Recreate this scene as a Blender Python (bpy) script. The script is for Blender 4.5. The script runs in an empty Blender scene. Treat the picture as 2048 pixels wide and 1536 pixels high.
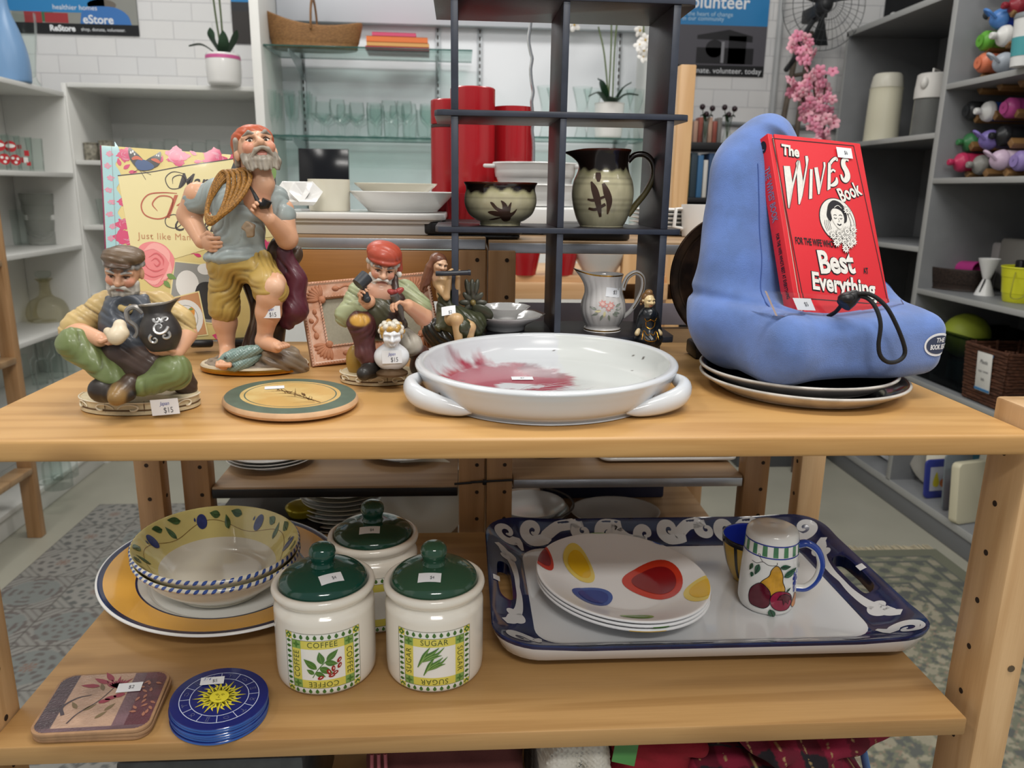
import bpy, bmesh, math, random
import numpy as np
from mathutils import Vector, Matrix, noise
from mathutils.geometry import tessellate_polygon

# ---------------------------------------------------------------- camera
SC = bpy.context.scene
COL = SC.collection
R = math.radians
rng = random.Random(7)
CAM = np.array([0.0, 0.0, 1.25])
FPX = 1538.0
def cam_axes(yaw, pitch, roll):
    f = np.array([math.sin(yaw)*math.cos(pitch), math.cos(yaw)*math.cos(pitch), -math.sin(pitch)])
    r = np.array([math.cos(yaw), -math.sin(yaw), 0.0]); u = np.cross(r, f)
    return r*math.cos(roll)+u*math.sin(roll), -r*math.sin(roll)+u*math.cos(roll), f
AX = cam_axes(R(3.9), R(14.15), R(0.9))
cd = bpy.data.cameras.new('camera'); cam = bpy.data.objects.new('camera', cd); COL.objects.link(cam)
cd.sensor_width = 36.0; cd.lens = 36.0*FPX/2048; cd.clip_start = 0.02; cd.clip_end = 60
cam.matrix_world = Matrix(((AX[0][0], AX[1][0], -AX[2][0], CAM[0]), (AX[0][1], AX[1][1], -AX[2][1], CAM[1]),
                           (AX[0][2], AX[1][2], -AX[2][2], CAM[2]), (0, 0, 0, 1)))
cd.dof.use_dof = True; cd.dof.focus_distance = 0.95; cd.dof.aperture_fstop = 8.0
SC.camera = cam
SC.view_settings.view_transform = 'Standard'; SC.view_settings.look = 'None'
SC.cycles.transparent_max_bounces = 40
SC.view_settings.exposure = 0.0; SC.view_settings.gamma = 1.0; SC.view_settings.use_curve_mapping = False
# ---------------------------------------------------------------- light
W = bpy.data.worlds.new('World'); SC.world = W; W.use_nodes = True
W.node_tree.nodes['Background'].inputs[0].default_value = (0.93, 0.96, 1.0, 1)
W.node_tree.nodes['Background'].inputs[1].default_value = 0.34
def ceiling_lamp(x, y, z, sx, sy, power, rz=0, col=(1, 0.97, 0.92)):
    l = bpy.data.lights.new('ceiling_lamp', 'AREA'); l.shape = 'RECTANGLE'; l.size = sx; l.size_y = sy
    l.energy = power; l.color = col
    o = bpy.data.objects.new('ceiling_lamp', l); COL.objects.link(o); o.location = (x, y, z); o.rotation_euler = (0, 0, rz)
    return o
ceiling_lamp(0.5, 0.30, 3.1, 1.2, 0.30, 28.3)
ceiling_lamp(-1.4, 0.5, 3.1, 0.30, 1.2, 16.5)
ceiling_lamp(0.3, -1.6, 3.1, 1.2, 0.30, 58)
ceiling_lamp(-0.9, 2.5, 3.1, 1.2, 0.30, 22.8)
ceiling_lamp(0.9, 2.3, 3.1, 1.2, 0.30, 15.8)
ceiling_lamp(2.2, 0.6, 3.1, 0.30, 1.2, 8.4)

def ray(px, py):
    return AX[2] + AX[0]*((px-1024)/FPX) - AX[1]*((py-768)/FPX)
def at(px, py, Y):
    d = ray(px, py); return CAM + d*(Y/d[1])
def atz(px, py, Z):
    d = ray(px, py); return CAM + d*((Z-CAM[2])/d[2])
def atx(px, py, X):
    d = ray(px, py); return CAM + d*(X/d[0])

# ---------------------------------------------------------------- colours and materials
def lin(c):
    if isinstance(c, str):
        c = c.lstrip('#'); c = [int(c[i:i+2], 16)/255 for i in (0, 2, 4)]
    return tuple((v/12.92 if v <= 0.04045 else ((v+0.055)/1.055)**2.4) for v in c[:3])
MATS = {}
def _node(nt, t, **kw):
    n = nt.nodes.new(t)
    for k, v in kw.items(): setattr(n, k, v)
    return n
def mat(name, col=None, rough=0.5, metal=0.0, spec=0.5, var=0.0, vscale=30, bump=0.0, bscale=200, coat=0.0, trans=0.0,
        ior=1.45, alpha=1.0, emit=None, estr=0.0, col2=None, sheen=0.0, stretch=(1, 1, 1), rng2=(0.4, 0.6), sss=0.0, detail=4):
    """procedural principled material; col=None reads the mesh's own paint ('Col')"""
    if name in MATS: return MATS[name]
    m = bpy.data.materials.new(name); m.use_nodes = True; nt = m.node_tree; b = nt.nodes['Principled BSDF']
    b.inputs['Roughness'].default_value = rough; b.inputs['Metallic'].default_value = metal
    b.inputs['Specular IOR Level'].default_value = spec; b.inputs['IOR'].default_value = ior
    b.inputs['Transmission Weight'].default_value = trans; b.inputs['Alpha'].default_value = alpha
    b.inputs['Coat Weight'].default_value = coat; b.inputs['Coat Roughness'].default_value = 0.05
    if sheen: b.inputs['Sheen Weight'].default_value = sheen
    if sss:
        b.inputs['Subsurface Weight'].default_value = sss; b.inputs['Subsurface Scale'].default_value = 0.003
    if emit: b.inputs['Emission Color'].default_value = (*lin(emit), 1); b.inputs['Emission Strength'].default_value = estr
    tc = _node(nt, 'ShaderNodeTexCoord'); mp = _node(nt, 'ShaderNodeMapping'); mp.inputs['Scale'].default_value = stretch
    nt.links.new(tc.outputs['Object'], mp.inputs['Vector'])
    src = None
    if col is None:
        a = _node(nt, 'ShaderNodeVertexColor', layer_name='Col'); src = a.outputs['Color']
    else:
        b.inputs['Base Color'].default_value = (*lin(col), 1)
    if var or col2:
        n = _node(nt, 'ShaderNodeTexNoise'); n.inputs['Scale'].default_value = vscale; n.inputs['Detail'].default_value = detail
        nt.links.new(mp.outputs[0], n.inputs['Vector'])
        mx = _node(nt, 'ShaderNodeMix', data_type='RGBA')
        mr = _node(nt, 'ShaderNodeMapRange'); mr.inputs[1].default_value = rng2[0]; mr.inputs[2].default_value = rng2[1]
        nt.links.new(n.outputs['Fac'], mr.inputs[0]); nt.links.new(mr.outputs[0], mx.inputs[0])
        if col is None:
            mx.blend_type = 'MULTIPLY'; nt.links.new(src, mx.inputs[6]); v = 1-var; mx.inputs[7].default_value = (v, v*0.97, v*0.92, 1)
        else:
            c1 = lin(col); c2 = lin(col2) if col2 else tuple(x*(1-var) for x in c1)
            mx.inputs[6].default_value = (*c1, 1); mx.inputs[7].default_value = (*c2, 1)
        nt.links.new(mx.outputs[2], b.inputs['Base Color'])
    elif src is not None:
        nt.links.new(src, b.inputs['Base Color'])
    if bump:
        n = _node(nt, 'ShaderNodeTexNoise'); n.inputs['Scale'].default_value = bscale; n.inputs['Detail'].default_value = 3
        nt.links.new(mp.outputs[0], n.inputs['Vector'])
        bp = _node(nt, 'ShaderNodeBump'); bp.inputs['Strength'].default_value = bump; bp.inputs['Distance'].default_value = 0.002
        nt.links.new(n.outputs['Fac'], bp.inputs['Height']); nt.links.new(bp.outputs[0], b.inputs['Normal'])
    MATS[name] = m; return m

def wood(name, light, dark, axis=0, scale=1.0, rough=0.42, knots=0.35, seed=0.0):
    """pine: growth bands stretched along one axis, fine fibres, a few knots"""
    if name in MATS: return MATS[name]
    m = bpy.data.materials.new(name); m.use_nodes = True; nt = m.node_tree; b = nt.nodes['Principled BSDF']
    b.inputs['Roughness'].default_value = rough; b.inputs['Coat Weight'].default_value = 0.12; b.inputs['Coat Roughness'].default_value = 0.3
    tc = _node(nt, 'ShaderNodeTexCoord')
    def mapped(sl, sc, off=0):
        mp = _node(nt, 'ShaderNodeMapping'); s = [sc, sc, sc]; s[axis] = sl; mp.inputs['Scale'].default_value = s
        mp.inputs['Location'].default_value = (seed+off, seed*0.7+off, seed*1.3)
        nt.links.new(tc.outputs['Object'], mp.inputs['Vector']); return mp.outputs[0]
    n1 = _node(nt, 'ShaderNodeTexNoise'); n1.inputs['Scale'].default_value = 1; n1.inputs['Detail'].default_value = 2; n1.inputs['Distortion'].default_value = 0.6
    nt.links.new(mapped(0.9*scale, 11*scale), n1.inputs['Vector'])
    ml = _node(nt, 'ShaderNodeMath', operation='MULTIPLY'); ml.inputs[1].default_value = 34; nt.links.new(n1.outputs['Fac'], ml.inputs[0])
    sn = _node(nt, 'ShaderNodeMath', operation='SINE'); nt.links.new(ml.outputs[0], sn.inputs[0])
    mr = _node(nt, 'ShaderNodeMapRange'); mr.inputs[1].default_value = -0.2; mr.inputs[2].default_value = 1.0; mr.inputs[4].default_value = 0.5
    nt.links.new(sn.outputs[0], mr.inputs[0])
    n2 = _node(nt, 'ShaderNodeTexNoise'); n2.inputs['Scale'].default_value = 1; n2.inputs['Detail'].default_value = 5
    nt.links.new(mapped(14*scale, 420*scale), n2.inputs['Vector'])
    n3 = _node(nt, 'ShaderNodeTexNoise'); n3.inputs['Scale'].default_value = 1; n3.inputs['Detail'].default_value = 2
    nt.links.new(mapped(3.0*scale, 9*scale, 5), n3.inputs['Vector'])
    ad = _node(nt, 'ShaderNodeMath', operation='MULTIPLY_ADD'); ad.inputs[1].default_value = 0.55
    nt.links.new(n2.outputs['Fac'], ad.inputs[0]); nt.links.new(mr.outputs[0], ad.inputs[2])
    ad2 = _node(nt, 'ShaderNodeMath', operation='MULTIPLY_ADD'); ad2.inputs[1].default_value = 0.8
    nt.links.new(n3.outputs['Fac'], ad2.inputs[0]); nt.links.new(ad.outputs[0], ad2.inputs[2])
    mr2 = _node(nt, 'ShaderNodeMapRange'); mr2.inputs[1].default_value = 0.45; mr2.inputs[2].default_value = 1.75
    nt.links.new(ad2.outputs[0], mr2.inputs[0])
    mx = _node(nt, 'ShaderNodeMix', data_type='RGBA'); mx.inputs[6].default_value = (*lin(light), 1); mx.inputs[7].default_value = (*lin(dark), 1)
    nt.links.new(mr2.outputs[0], mx.inputs[0])
    out = mx.outputs[2]
    if knots:
        vo = _node(nt, 'ShaderNodeTexVoronoi'); vo.inputs['Scale'].default_value = 1
        nt.links.new(mapped(4.2*scale, 8.0*scale, 2.2), vo.inputs['Vector'])
        kr = _node(nt, 'ShaderNodeMapRange'); kr.inputs[1].default_value = 0.07; kr.inputs[2].default_value = 0.17; kr.inputs[3].default_value = 1*knots; kr.inputs[4].default_value = 0
        nt.links.new(vo.outputs['Distance'], kr.inputs[0])
        mk = _node(nt, 'ShaderNodeMix', data_type='RGBA'); dk = lin(dark); mk.inputs[7].default_value = (dk[0]*0.28, dk[1]*0.22, dk[2]*0.2, 1)
        nt.links.new(kr.outputs[0], mk.inputs[0]); nt.links.new(out, mk.inputs[6]); out = mk.outputs[2]
    nt.links.new(out, b.inputs['Base Color'])
    bp = _node(nt, 'ShaderNodeBump'); bp.inputs['Strength'].default_value = 0.12; bp.inputs['Distance'].default_value = 0.001
    nt.links.new(ad.outputs[0], bp.inputs['Height']); nt.links.new(bp.outputs[0], b.inputs['Normal'])
    MATS[name] = m; return m

# ---------------------------------------------------------------- mesh builder
def rotm(rx=0, ry=0, rz=0):
    return np.array((Matrix.Rotation(rz, 3, 'Z') @ Matrix.Rotation(ry, 3, 'Y') @ Matrix.Rotation(rx, 3, 'X')))
class M:
    def __init__(s): s.v = []; s.f = []; s.mi = []; s.c = {}; s.n = 0
    def add(s, verts, faces, mat=0, col=None, T=None):
        verts = np.asarray(verts, float).reshape(-1, 3)
        if T is not None:
            Rm, t = T; verts = verts @ np.asarray(Rm).T + np.asarray(t, float)
        o = s.n; s.v.append(verts); s.n += len(verts)
        s.f += [tuple(int(i)+o for i in f) for f in faces]
        s.mi += (list(mat) if isinstance(mat, (list, tuple, np.ndarray)) else [mat]*len(faces))
        if col is not None: s.c[o] = (len(verts), np.asarray(col, float))
        return s
    def box(s, c, size, bev=0.0, rot=None, mat=0, seg=2, col=None):
        bm = bmesh.new(); bmesh.ops.create_cube(bm, size=1)
        for v in bm.verts: v.co = Vector((v.co.x*size[0], v.co.y*size[1], v.co.z*size[2]))
        if bev: bmesh.ops.bevel(bm, geom=bm.edges[:], offset=min(bev, 0.49*min(size)), segments=seg, profile=0.5, affect='EDGES')
        return s._bm(bm, (np.eye(3) if rot is None else rot, c), mat, col)
    def _bm(s, bm, T, mat, col=None):
        bm.verts.index_update()
        s.add([tuple(v.co) for v in bm.verts], [[v.index for v in f.verts] for f in bm.faces], mat, col, T); bm.free(); return s
    def lathe(s, prof, n=64, sx=1.0, sy=1.0, mat=0, T=None, col=None, fn=None, mats=None):
        prof = np.asarray(prof, float); k = len(prof); a = np.arange(n)*2*math.pi/n
        V = np.empty((k, n, 3)); V[..., 0] = prof[:, :1]*np.cos(a)*sx; V[..., 1] = prof[:, :1]*np.sin(a)*sy; V[..., 2] = prof[:, 1:2]
        if fn is not None: V = fn(V, a)
        F = []; MI = []
        for i in range(k-1):
            for j in range(n):
                q = [i*n+j, i*n+(j+1) % n, (i+1)*n+(j+1) % n, (i+1)*n+j]
                F.append(q); MI.append(mats[i] if mats else mat)
        c = None
        if col is not None: c = np.repeat(np.asarray([lin(x) if isinstance(x, str) else x for x in col], float), n, 0) if len(col) == k else col
        return s.add(V.reshape(-1, 3), F, MI, c, T)
    def grid(s, P, cu=False, cv=False, mat=0, col=None, T=None, flip=False):
        P = np.asarray(P, float); a, b = P.shape[:2]; F = []
        for i in range(a if cu else a-1):
            for j in range(b if cv else b-1):
                q = [i*b+j, ((i+1) % a)*b+j, ((i+1) % a)*b+(j+1) % b, i*b+(j+1) % b]
                F.append(q[::-1] if flip else q)
        return s.add(P.reshape(-1, 3), F, mat, None if col is None else np.asarray(col).reshape(-1, 3), T)
    def tube(s, pts, r, n=12, closed=False, mat=0, caps=True, flat=1.0, col=None, T=None, up=None):
        P = np.asarray(pts, float); k = len(P); r = np.broadcast_to(np.asarray(r, float), (k,))
        tg = np.gradient(P, axis=0) if not closed else np.roll(P, -1, 0)-np.roll(P, 1, 0)
        tg /= np.linalg.norm(tg, axis=1)[:, None]+1e-12
        nv = np.array(up if up is not None else ((0, 0, 1) if abs(tg[0][2]) < 0.9 else (1, 0, 0)), float)
        V = []; a = np.arange(n)*2*math.pi/n
        for i in range(k):
            if up is not None: nv = np.array(up, float)
            nv = nv - tg[i]*np.dot(nv, tg[i]); nv /= np.linalg.norm(nv)+1e-12; bv = np.cross(tg[i], nv)
            V.append(P[i]+r[i]*(np.cos(a)[:, None]*nv*flat+np.sin(a)[:, None]*bv))
        F = []
        for i in range(k if closed else k-1):
            for j in range(n):
                F.append([i*n+j, i*n+(j+1) % n, ((i+1) % k)*n+(j+1) % n, ((i+1) % k)*n+j])
        if caps and not closed: F += [list(range(n))[::-1], [(k-1)*n+j for j in range(n)]]
        c = None if col is None else np.repeat(np.asarray(col, float), n, 0)
        return s.add(np.concatenate(V), F, mat, c, T)
    def ball(s, c, r, n=16, mat=0, rot=None, col=None):
        r = (r, r, r) if np.isscalar(r) else r
        th = np.linspace(0, math.pi, n//2+1); a = np.arange(n)*2*math.pi/n
        V = np.stack([np.outer(np.sin(th), np.cos(a))*r[0], np.outer(np.sin(th), np.sin(a))*r[1], np.outer(np.cos(th), np.ones(n))*r[2]], -1)
        return s.grid(V, cv=True, mat=mat, T=(np.eye(3) if rot is None else rot, c), flip=False,
                      col=None if col is None else np.tile(col, (V.shape[0]*n, 1)))
    def prism(s, poly, z0, z1, bev=0.0, mat=0, T=None, seg=2):
        bm = bmesh.new(); vs = [bm.verts.new((p[0], p[1], z0)) for p in poly]; f = bm.faces.new(vs)
        r = bmesh.ops.extrude_face_region(bm, geom=[f]); up = [e for e in r['geom'] if isinstance(e, bmesh.types.BMVert)]
        for v in up: v.co.z = z1
        bmesh.ops.recalc_face_normals(bm, faces=bm.faces[:])
        if bev:
            ed = [e for e in bm.edges if abs(e.verts[0].co.z-e.verts[1].co.z) < 1e-9]
            bmesh.ops.bevel(bm, geom=ed, offset=bev, segments=seg, profile=0.5, affect='EDGES')
        return s._bm(bm, T, mat)
    def flat(s, polys, fn, mat=0, h=0.0, maxlen=None):
        """paint: 2D polygons laid on a surface through fn(u, v, height)"""
        for poly in polys:
            if isinstance(poly, tuple) and len(poly) == 2 and isinstance(poly[1], list): vs, fs = poly
            else:
                poly = [tuple(p) for p in poly]
                vs = poly; fs = [tuple(t) for t in tessellate_polygon([[Vector((p[0], p[1], 0)) for p in poly]])]
            if maxlen:
                bm = bmesh.new(); bv = [bm.verts.new((p[0], p[1], 0)) for p in vs]
                for f in fs:
                    try: bm.faces.new([bv[i] for i in f])
                    except ValueError: pass
                for _ in range(6):
                    ed = [e for e in bm.edges if e.calc_length() > maxlen]
                    if not ed: break
                    bmesh.ops.subdivide_edges(bm, edges=ed, cuts=1); bmesh.ops.triangulate(bm, faces=bm.faces[:])
                bm.verts.index_update(); vs = [(v.co.x, v.co.y) for v in bm.verts]; fs = [[v.index for v in f.verts] for f in bm.faces]; bm.free()
            V = [fn(p[0], p[1], h) for p in vs]
            s.add(V, fs, mat)
        return s
def orient_up(faces, vs):
    out = []
    for f in faces:
        a, b, c = [vs[i] for i in f[:3]]
        cr = (b[0]-a[0])*(c[1]-a[1])-(b[1]-a[1])*(c[0]-a[0])
        out.append(tuple(f) if cr > 0 else tuple(f[::-1]))
    return out
def make(name, m, mats, parent=None, loc=None, rot=None, sharp=38, recalc=False):
    me = bpy.data.meshes.new(name)
    V = np.concatenate(m.v) if m.v else np.zeros((0, 3))
    me.from_pydata(V.tolist(), [], m.f); me.update()
    if not isinstance(mats, (list, tuple)): mats = [mats]
    for x in mats: me.materials.append(x)
    me.polygons.foreach_set('material_index', np.asarray(m.mi, dtype=np.int32))
    me.polygons.foreach_set('use_smooth', np.ones(len(me.polygons), dtype=bool))
    if recalc:
        bm = bmesh.new(); bm.from_mesh(me); bmesh.ops.recalc_face_normals(bm, faces=bm.faces[:]); bm.to_mesh(me); bm.free()
    if sharp: me.set_sharp_from_angle(angle=R(sharp))
    if m.c:
        C = np.ones((m.n, 4), dtype=np.float32)
        for o, (k, c) in m.c.items(): C[o:o+k, :3] = c
        at_ = me.color_attributes.new('Col', 'FLOAT_COLOR', 'POINT'); at_.data.foreach_set('color', C.ravel())
    o = bpy.data.objects.new(name, me); COL.objects.link(o)
    if parent is not None: o.parent = parent
    if loc is not None: o.location = loc
    if rot is not None: o.rotation_euler = rot
    return o
def tag(o, label=None, cat=None, group=None, kind=None):
    if label: o['label'] = label
    if cat: o['category'] = cat
    if group: o['group'] = group
    if kind: o['kind'] = kind
    return o
def thing(name, label, cat, loc=(0, 0, 0), rz=0.0, group=None):
    o = bpy.data.objects.new(name, None); COL.objects.link(o); o.empty_display_size = 0.02
    o.location = loc; o.rotation_euler = (0, 0, rz); return tag(o, label, cat, group)
def struct(name, m, mats, **k): return tag(make(name, m, mats, **k), kind='structure')
def dup(o, loc=None, rz=None, label=None, group=None, parent=None):
    c = o.copy(); COL.objects.link(c)
    if parent is not None: c.parent = parent
    if loc is not None: c.location = loc
    if rz is not None: c.rotation_euler = (o.rotation_euler[0], o.rotation_euler[1], rz)
    if label: c['label'] = label
    if group: c['group'] = group
    for ch in list(o.children): dup(ch, parent=c)
    return c

# ---------------------------------------------------------------- 2D drawing helpers
def cr(pts, n=8, closed=False):
    """Catmull-Rom through the points"""
    P = np.asarray(pts, float); k = len(P); out = []
    for i in range(k if closed else k-1):
        p1 = P[i]; p2 = P[(i+1) % k]
        p0 = P[i-1] if (closed or i > 0) else 2*p1-p2
        p3 = P[(i+2) % k] if (closed or i < k-2) else 2*p2-p1
        for t in np.arange(n)/n:
            out.append(0.5*((2*p1)+(p2-p0)*t+(2*p0-5*p1+4*p2-p3)*t*t+(3*p1-p0-3*p2+p3)*t**3))
    if not closed: out.append(P[-1])
    return np.array(out)
def stroke(pts, w, n=8, closed=False, ends=True):
    """a ribbon along a smooth line; w may be one width or one per control point -> (verts, faces)"""
    w = np.broadcast_to(np.asarray(w, float), (len(pts),))
    Q = cr(np.column_stack([np.asarray(pts, float), w]), n, closed); P = Q[:, :2]; h = np.maximum(Q[:, 2], 0)/2
    t = np.gradient(P, axis=0) if not closed else np.roll(P, -1, 0)-np.roll(P, 1, 0)
    t /= np.linalg.norm(t, axis=1)[:, None]+1e-12; nn = np.column_stack([-t[:, 1], t[:, 0]])
    A = P+nn*h[:, None]; B = P-nn*h[:, None]; k = len(P); vs = []
    for a, b in zip(A, B): vs += [tuple(a), tuple(b)]
    fs = [(2*i, 2*i+1, 2*((i+1) % k)+1, 2*((i+1) % k)) for i in range(k if closed else k-1)]
    return (vs, fs)
def xf(shape, sx=1.0, sy=None, rot=0.0, dx=0.0, dy=0.0, shear=0.0):
    sy = sx if sy is None else sy; c, s_ = math.cos(rot), math.sin(rot)
    def g(p):
        x, y = p[0]*sx+p[1]*shear, p[1]*sy
        return (x*c-y*s_+dx, x*s_+y*c+dy)
    if isinstance(shape, tuple) and len(shape) == 2 and isinstance(shape[1], list): return ([g(p) for p in shape[0]], shape[1])
    return [g(p) for p in shape]
def ell(cx, cy, rx, ry=None, n=24, rot=0.0):
    ry = rx if ry is None else ry
    return [(cx+rx*math.cos(a)*math.cos(rot)-ry*math.sin(a)*math.sin(rot), cy+rx*math.cos(a)*math.sin(rot)+ry*math.sin(a)*math.cos(rot)) for a in np.arange(n)*2*math.pi/n]
def rect(x0, y0, x1, y1): return [(x0, y0), (x1, y0), (x1, y1), (x0, y1)]
def rrect(w, h, r, n=6):
    out = []
    for cx, cy, a0 in ((w/2-r, h/2-r, 0), (-w/2+r, h/2-r, 90), (-w/2+r, -h/2+r, 180), (w/2-r, -h/2+r, 270)):
        for i in range(n+1):
            a = R(a0+90*i/n); out.append((cx+r*math.cos(a), cy+r*math.sin(a)))
    return out
def leaf(cx, cy, L, w, rot, n=8):
    t = np.linspace(0, 1, n+1); x = t*L; y = w/2*np.sin(np.pi*t**0.8)*(1-0.15*t)
    P = [(a, b) for a, b in zip(x, y)]+[(a, -b) for a, b in list(zip(x, y))[-2:0:-1]]
    return xf(P, 1, 1, rot, cx, cy)
_TX = {}
def text(s_, size, x=0.0, y=0.0, rot=0.0, align='CENTER', bold=0.0, shear=0.0, sx=1.0, sy=1.0, space=1.0):
    """lettering in Blender's own typeface as 2D (verts, faces)"""
    key = (s_, size, align, bold, shear, space)
    if key not in _TX:
        cu = bpy.data.curves.new('lettering', 'FONT'); cu.body = s_; cu.size = size; cu.align_x = align; cu.align_y = 'CENTER'
        cu.offset = bold; cu.shear = shear; cu.space_character = space; cu.resolution_u = 3
        ob = bpy.data.objects.new('lettering', cu); COL.objects.link(ob); dg = bpy.context.evaluated_depsgraph_get()
        me = bpy.data.meshes.new_from_object(ob.evaluated_get(dg))
        _TX[key] = ([(v.co.x, v.co.y) for v in me.vertices], [tuple(p.vertices) for p in me.polygons])
        bpy.data.objects.remove(ob); bpy.data.curves.remove(cu); bpy.data.meshes.remove(me)
    return xf(_TX[key], sx, sy, rot, x, y)
def plane_map(o, ex, ey):
    o, ex, ey = (np.asarray(q, float) for q in (o, ex, ey)); nn = np.cross(ex, ey); nn /= np.linalg.norm(nn)
    return lambda u, v, h=0.0: o+ex*u+ey*v+nn*h
def cyl_map(rad, a0=-math.pi/2, z0=0.0):
    """wrap a flat drawing round a vertical cylinder; rad may be a function of height"""
    def f(u, v, h=0.0):
        r = rad(v+z0) if callable(rad) else rad
        a = a0+u/(rad if not callable(rad) else rad(z0))
        return np.array([(r+h)*math.cos(a), (r+h)*math.sin(a), v+z0])
    return f
def price_tag(parent, fn, w, h, lines, name='price_tag', lift=0.0004):
    """a small printed white sticker; lines = (string, size, u, v, slant)"""
    m = M(); m.flat([rect(-w/2, -h/2, w/2, h/2)], fn, 0, lift, maxlen=w/3)
    for ln in lines:
        t = text(ln[0], ln[1], ln[2], ln[3], shear=ln[4] if len(ln) > 4 else 0, sx=0.75)
        m.flat([t], fn, 2 if len(ln) > 5 else 1, lift+0.00025)
    return make(name, m, [mat('sticker paper', '#e9ebee', 0.55), mat('sticker print', '#55565c', 0.6), mat('biro ink', '#39449a', 0.6)], parent)

# ---------------------------------------------------------------- clay: blended distance fields meshed by surface nets
class Clay:
    def __init__(s): s.p = []
    def cap(s, a, b, r0, r1=None, col='#ccaa99', k=0.006, sq=None):
        s.p.append(('c', np.array(a, float), np.array(b, float), r0, r0 if r1 is None else r1, lin(col), k)); return s
    def ch(s, pts, r, col, k=0.004):
        r = np.broadcast_to(np.asarray(r, float), (len(pts),))
        for i in range(len(pts)-1): s.cap(pts[i], pts[i+1], r[i], r[i+1], col, k)
        return s
    def el(s, c, r, col='#ccaa99', k=0.006, rot=None):
        s.p.append(('e', np.array(c, float), np.broadcast_to(np.asarray(r, float), (3,)), np.eye(3) if rot is None else np.asarray(rot), 0, lin(col), k)); return s
    def bx(s, c, r, rd, col, k=0.004, rot=None):
        s.p.append(('b', np.array(c, float), np.asarray(r, float), np.eye(3) if rot is None else np.asarray(rot), rd, lin(col), k)); return s
    def sub(s, c, r, k=0.004, rot=None):
        s.p.append(('s', np.array(c, float), np.broadcast_to(np.asarray(r, float), (3,)), np.eye(3) if rot is None else np.asarray(rot), 0, None, k)); return s
    def paint(s, c, r, col, rot=None):
        """colour only"""
        s.p.append(('p', np.array(c, float), np.broadcast_to(np.asarray(r, float), (3,)), np.eye(3) if rot is None else np.asarray(rot), 0, lin(col), 0)); return s
    @staticmethod
    def dist(q, X):
        t = q[0]
        if t == 'c':
            a, b = q[1], q[2]; ab = b-a; L = float(ab@ab)+1e-12
            h = np.clip(((X-a)@ab)/L, 0, 1); d = X-a-h[..., None]*ab
            return np.sqrt((d*d).sum(-1))-(q[3]+(q[4]-q[3])*h)
        l = (X-q[1])@q[3]
        if t == 'b':
            d = np.abs(l)-(q[2]-q[4]); o = np.maximum(d, 0)
            return np.sqrt((o*o).sum(-1))+np.minimum(d.max(-1), 0)-q[4]
        u = l/q[2]; k0 = np.sqrt((u*u).sum(-1)); w = u/q[2]; k1 = np.sqrt((w*w).sum(-1))+1e-9
        return k0*(k0-1)/k1
    def box_of(s, q):
        if q[0] == 'c':
            rr = max(q[3], q[4]); return np.minimum(q[1], q[2])-rr, np.maximum(q[1], q[2])+rr
        rr = np.abs(q[3])@q[2] if q[0] != 'c' else 0
        return q[1]-rr, q[1]+rr
    def mesh(s, vox=0.0015, disp=None, grain=0.0, wash=None, wscale=120):
        solid = [q for q in s.p if q[0] in 'ceb']; bb = [s.box_of(q) for q in solid]
        lo = np.min([b[0] for b in bb], 0)-vox*4; hi = np.max([b[1] for b in bb], 0)+vox*4
        n = np.ceil((hi-lo)/vox).astype(int)+1; D = np.full(n, 0.05, dtype=np.float32)
        axs = [lo[i]+vox*np.arange(n[i]) for i in range(3)]
        for q in s.p:
            if q[0] == 'p': continue
            a, b = s.box_of(q); mg = q[6]+vox*4
            i0 = np.maximum(((a-mg-lo)/vox).astype(int), 0); i1 = np.minimum(((b+mg-lo)/vox).astype(int)+2, n)
            if (i1 <= i0).any(): continue
            X = np.stack(np.meshgrid(*[axs[i][i0[i]:i1[i]] for i in range(3)], indexing='ij'), -1)
            d = s.dist(q, X); sl = tuple(slice(i0[i], i1[i]) for i in range(3)); o = D[sl]; k = q[6]+1e-9
            if q[0] == 's': d = -d; h = np.maximum(k-np.abs(o-d), 0)/k; D[sl] = np.maximum(o, d)+h*h*k/4
            else: h = np.maximum(k-np.abs(o-d), 0)/k; D[sl] = np.minimum(o, d)-h*h*k/4
        if disp is not None:
            X = np.stack(np.meshgrid(*axs, indexing='ij'), -1); near = np.abs(D) < vox*5; D[near] -= disp(X[near]).astype(np.float32)
        V, F = nets(D); V = lo+V*vox
        # paint
        P = [q for q in s.p if q[0] in 'cebp']; Wt = np.zeros(len(V)); C = np.zeros((len(V), 3))
        best = np.full(len(V), 1e9)
        for q in P:
            d = s.dist(q, V)
            if q[0] == 'p': continue
            w = np.exp(-np.clip(d, -0.004, 0.03)/0.00055); Wt += w; C += w[:, None]*np.array(q[5])
        C /= Wt[:, None]+1e-12
        for q in P:
            if q[0] == 'p':
                d = s.dist(q, V); w = 1/(1+np.exp(np.clip(d/0.00035, -30, 30))); C = C*(1-w[:, None])+w[:, None]*np.array(q[5])
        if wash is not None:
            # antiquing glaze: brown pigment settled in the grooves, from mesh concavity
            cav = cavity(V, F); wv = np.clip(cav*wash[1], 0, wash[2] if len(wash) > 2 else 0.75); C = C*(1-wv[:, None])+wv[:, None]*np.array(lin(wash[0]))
        m = M(); m.add(V, F, 0, C); return m
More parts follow.
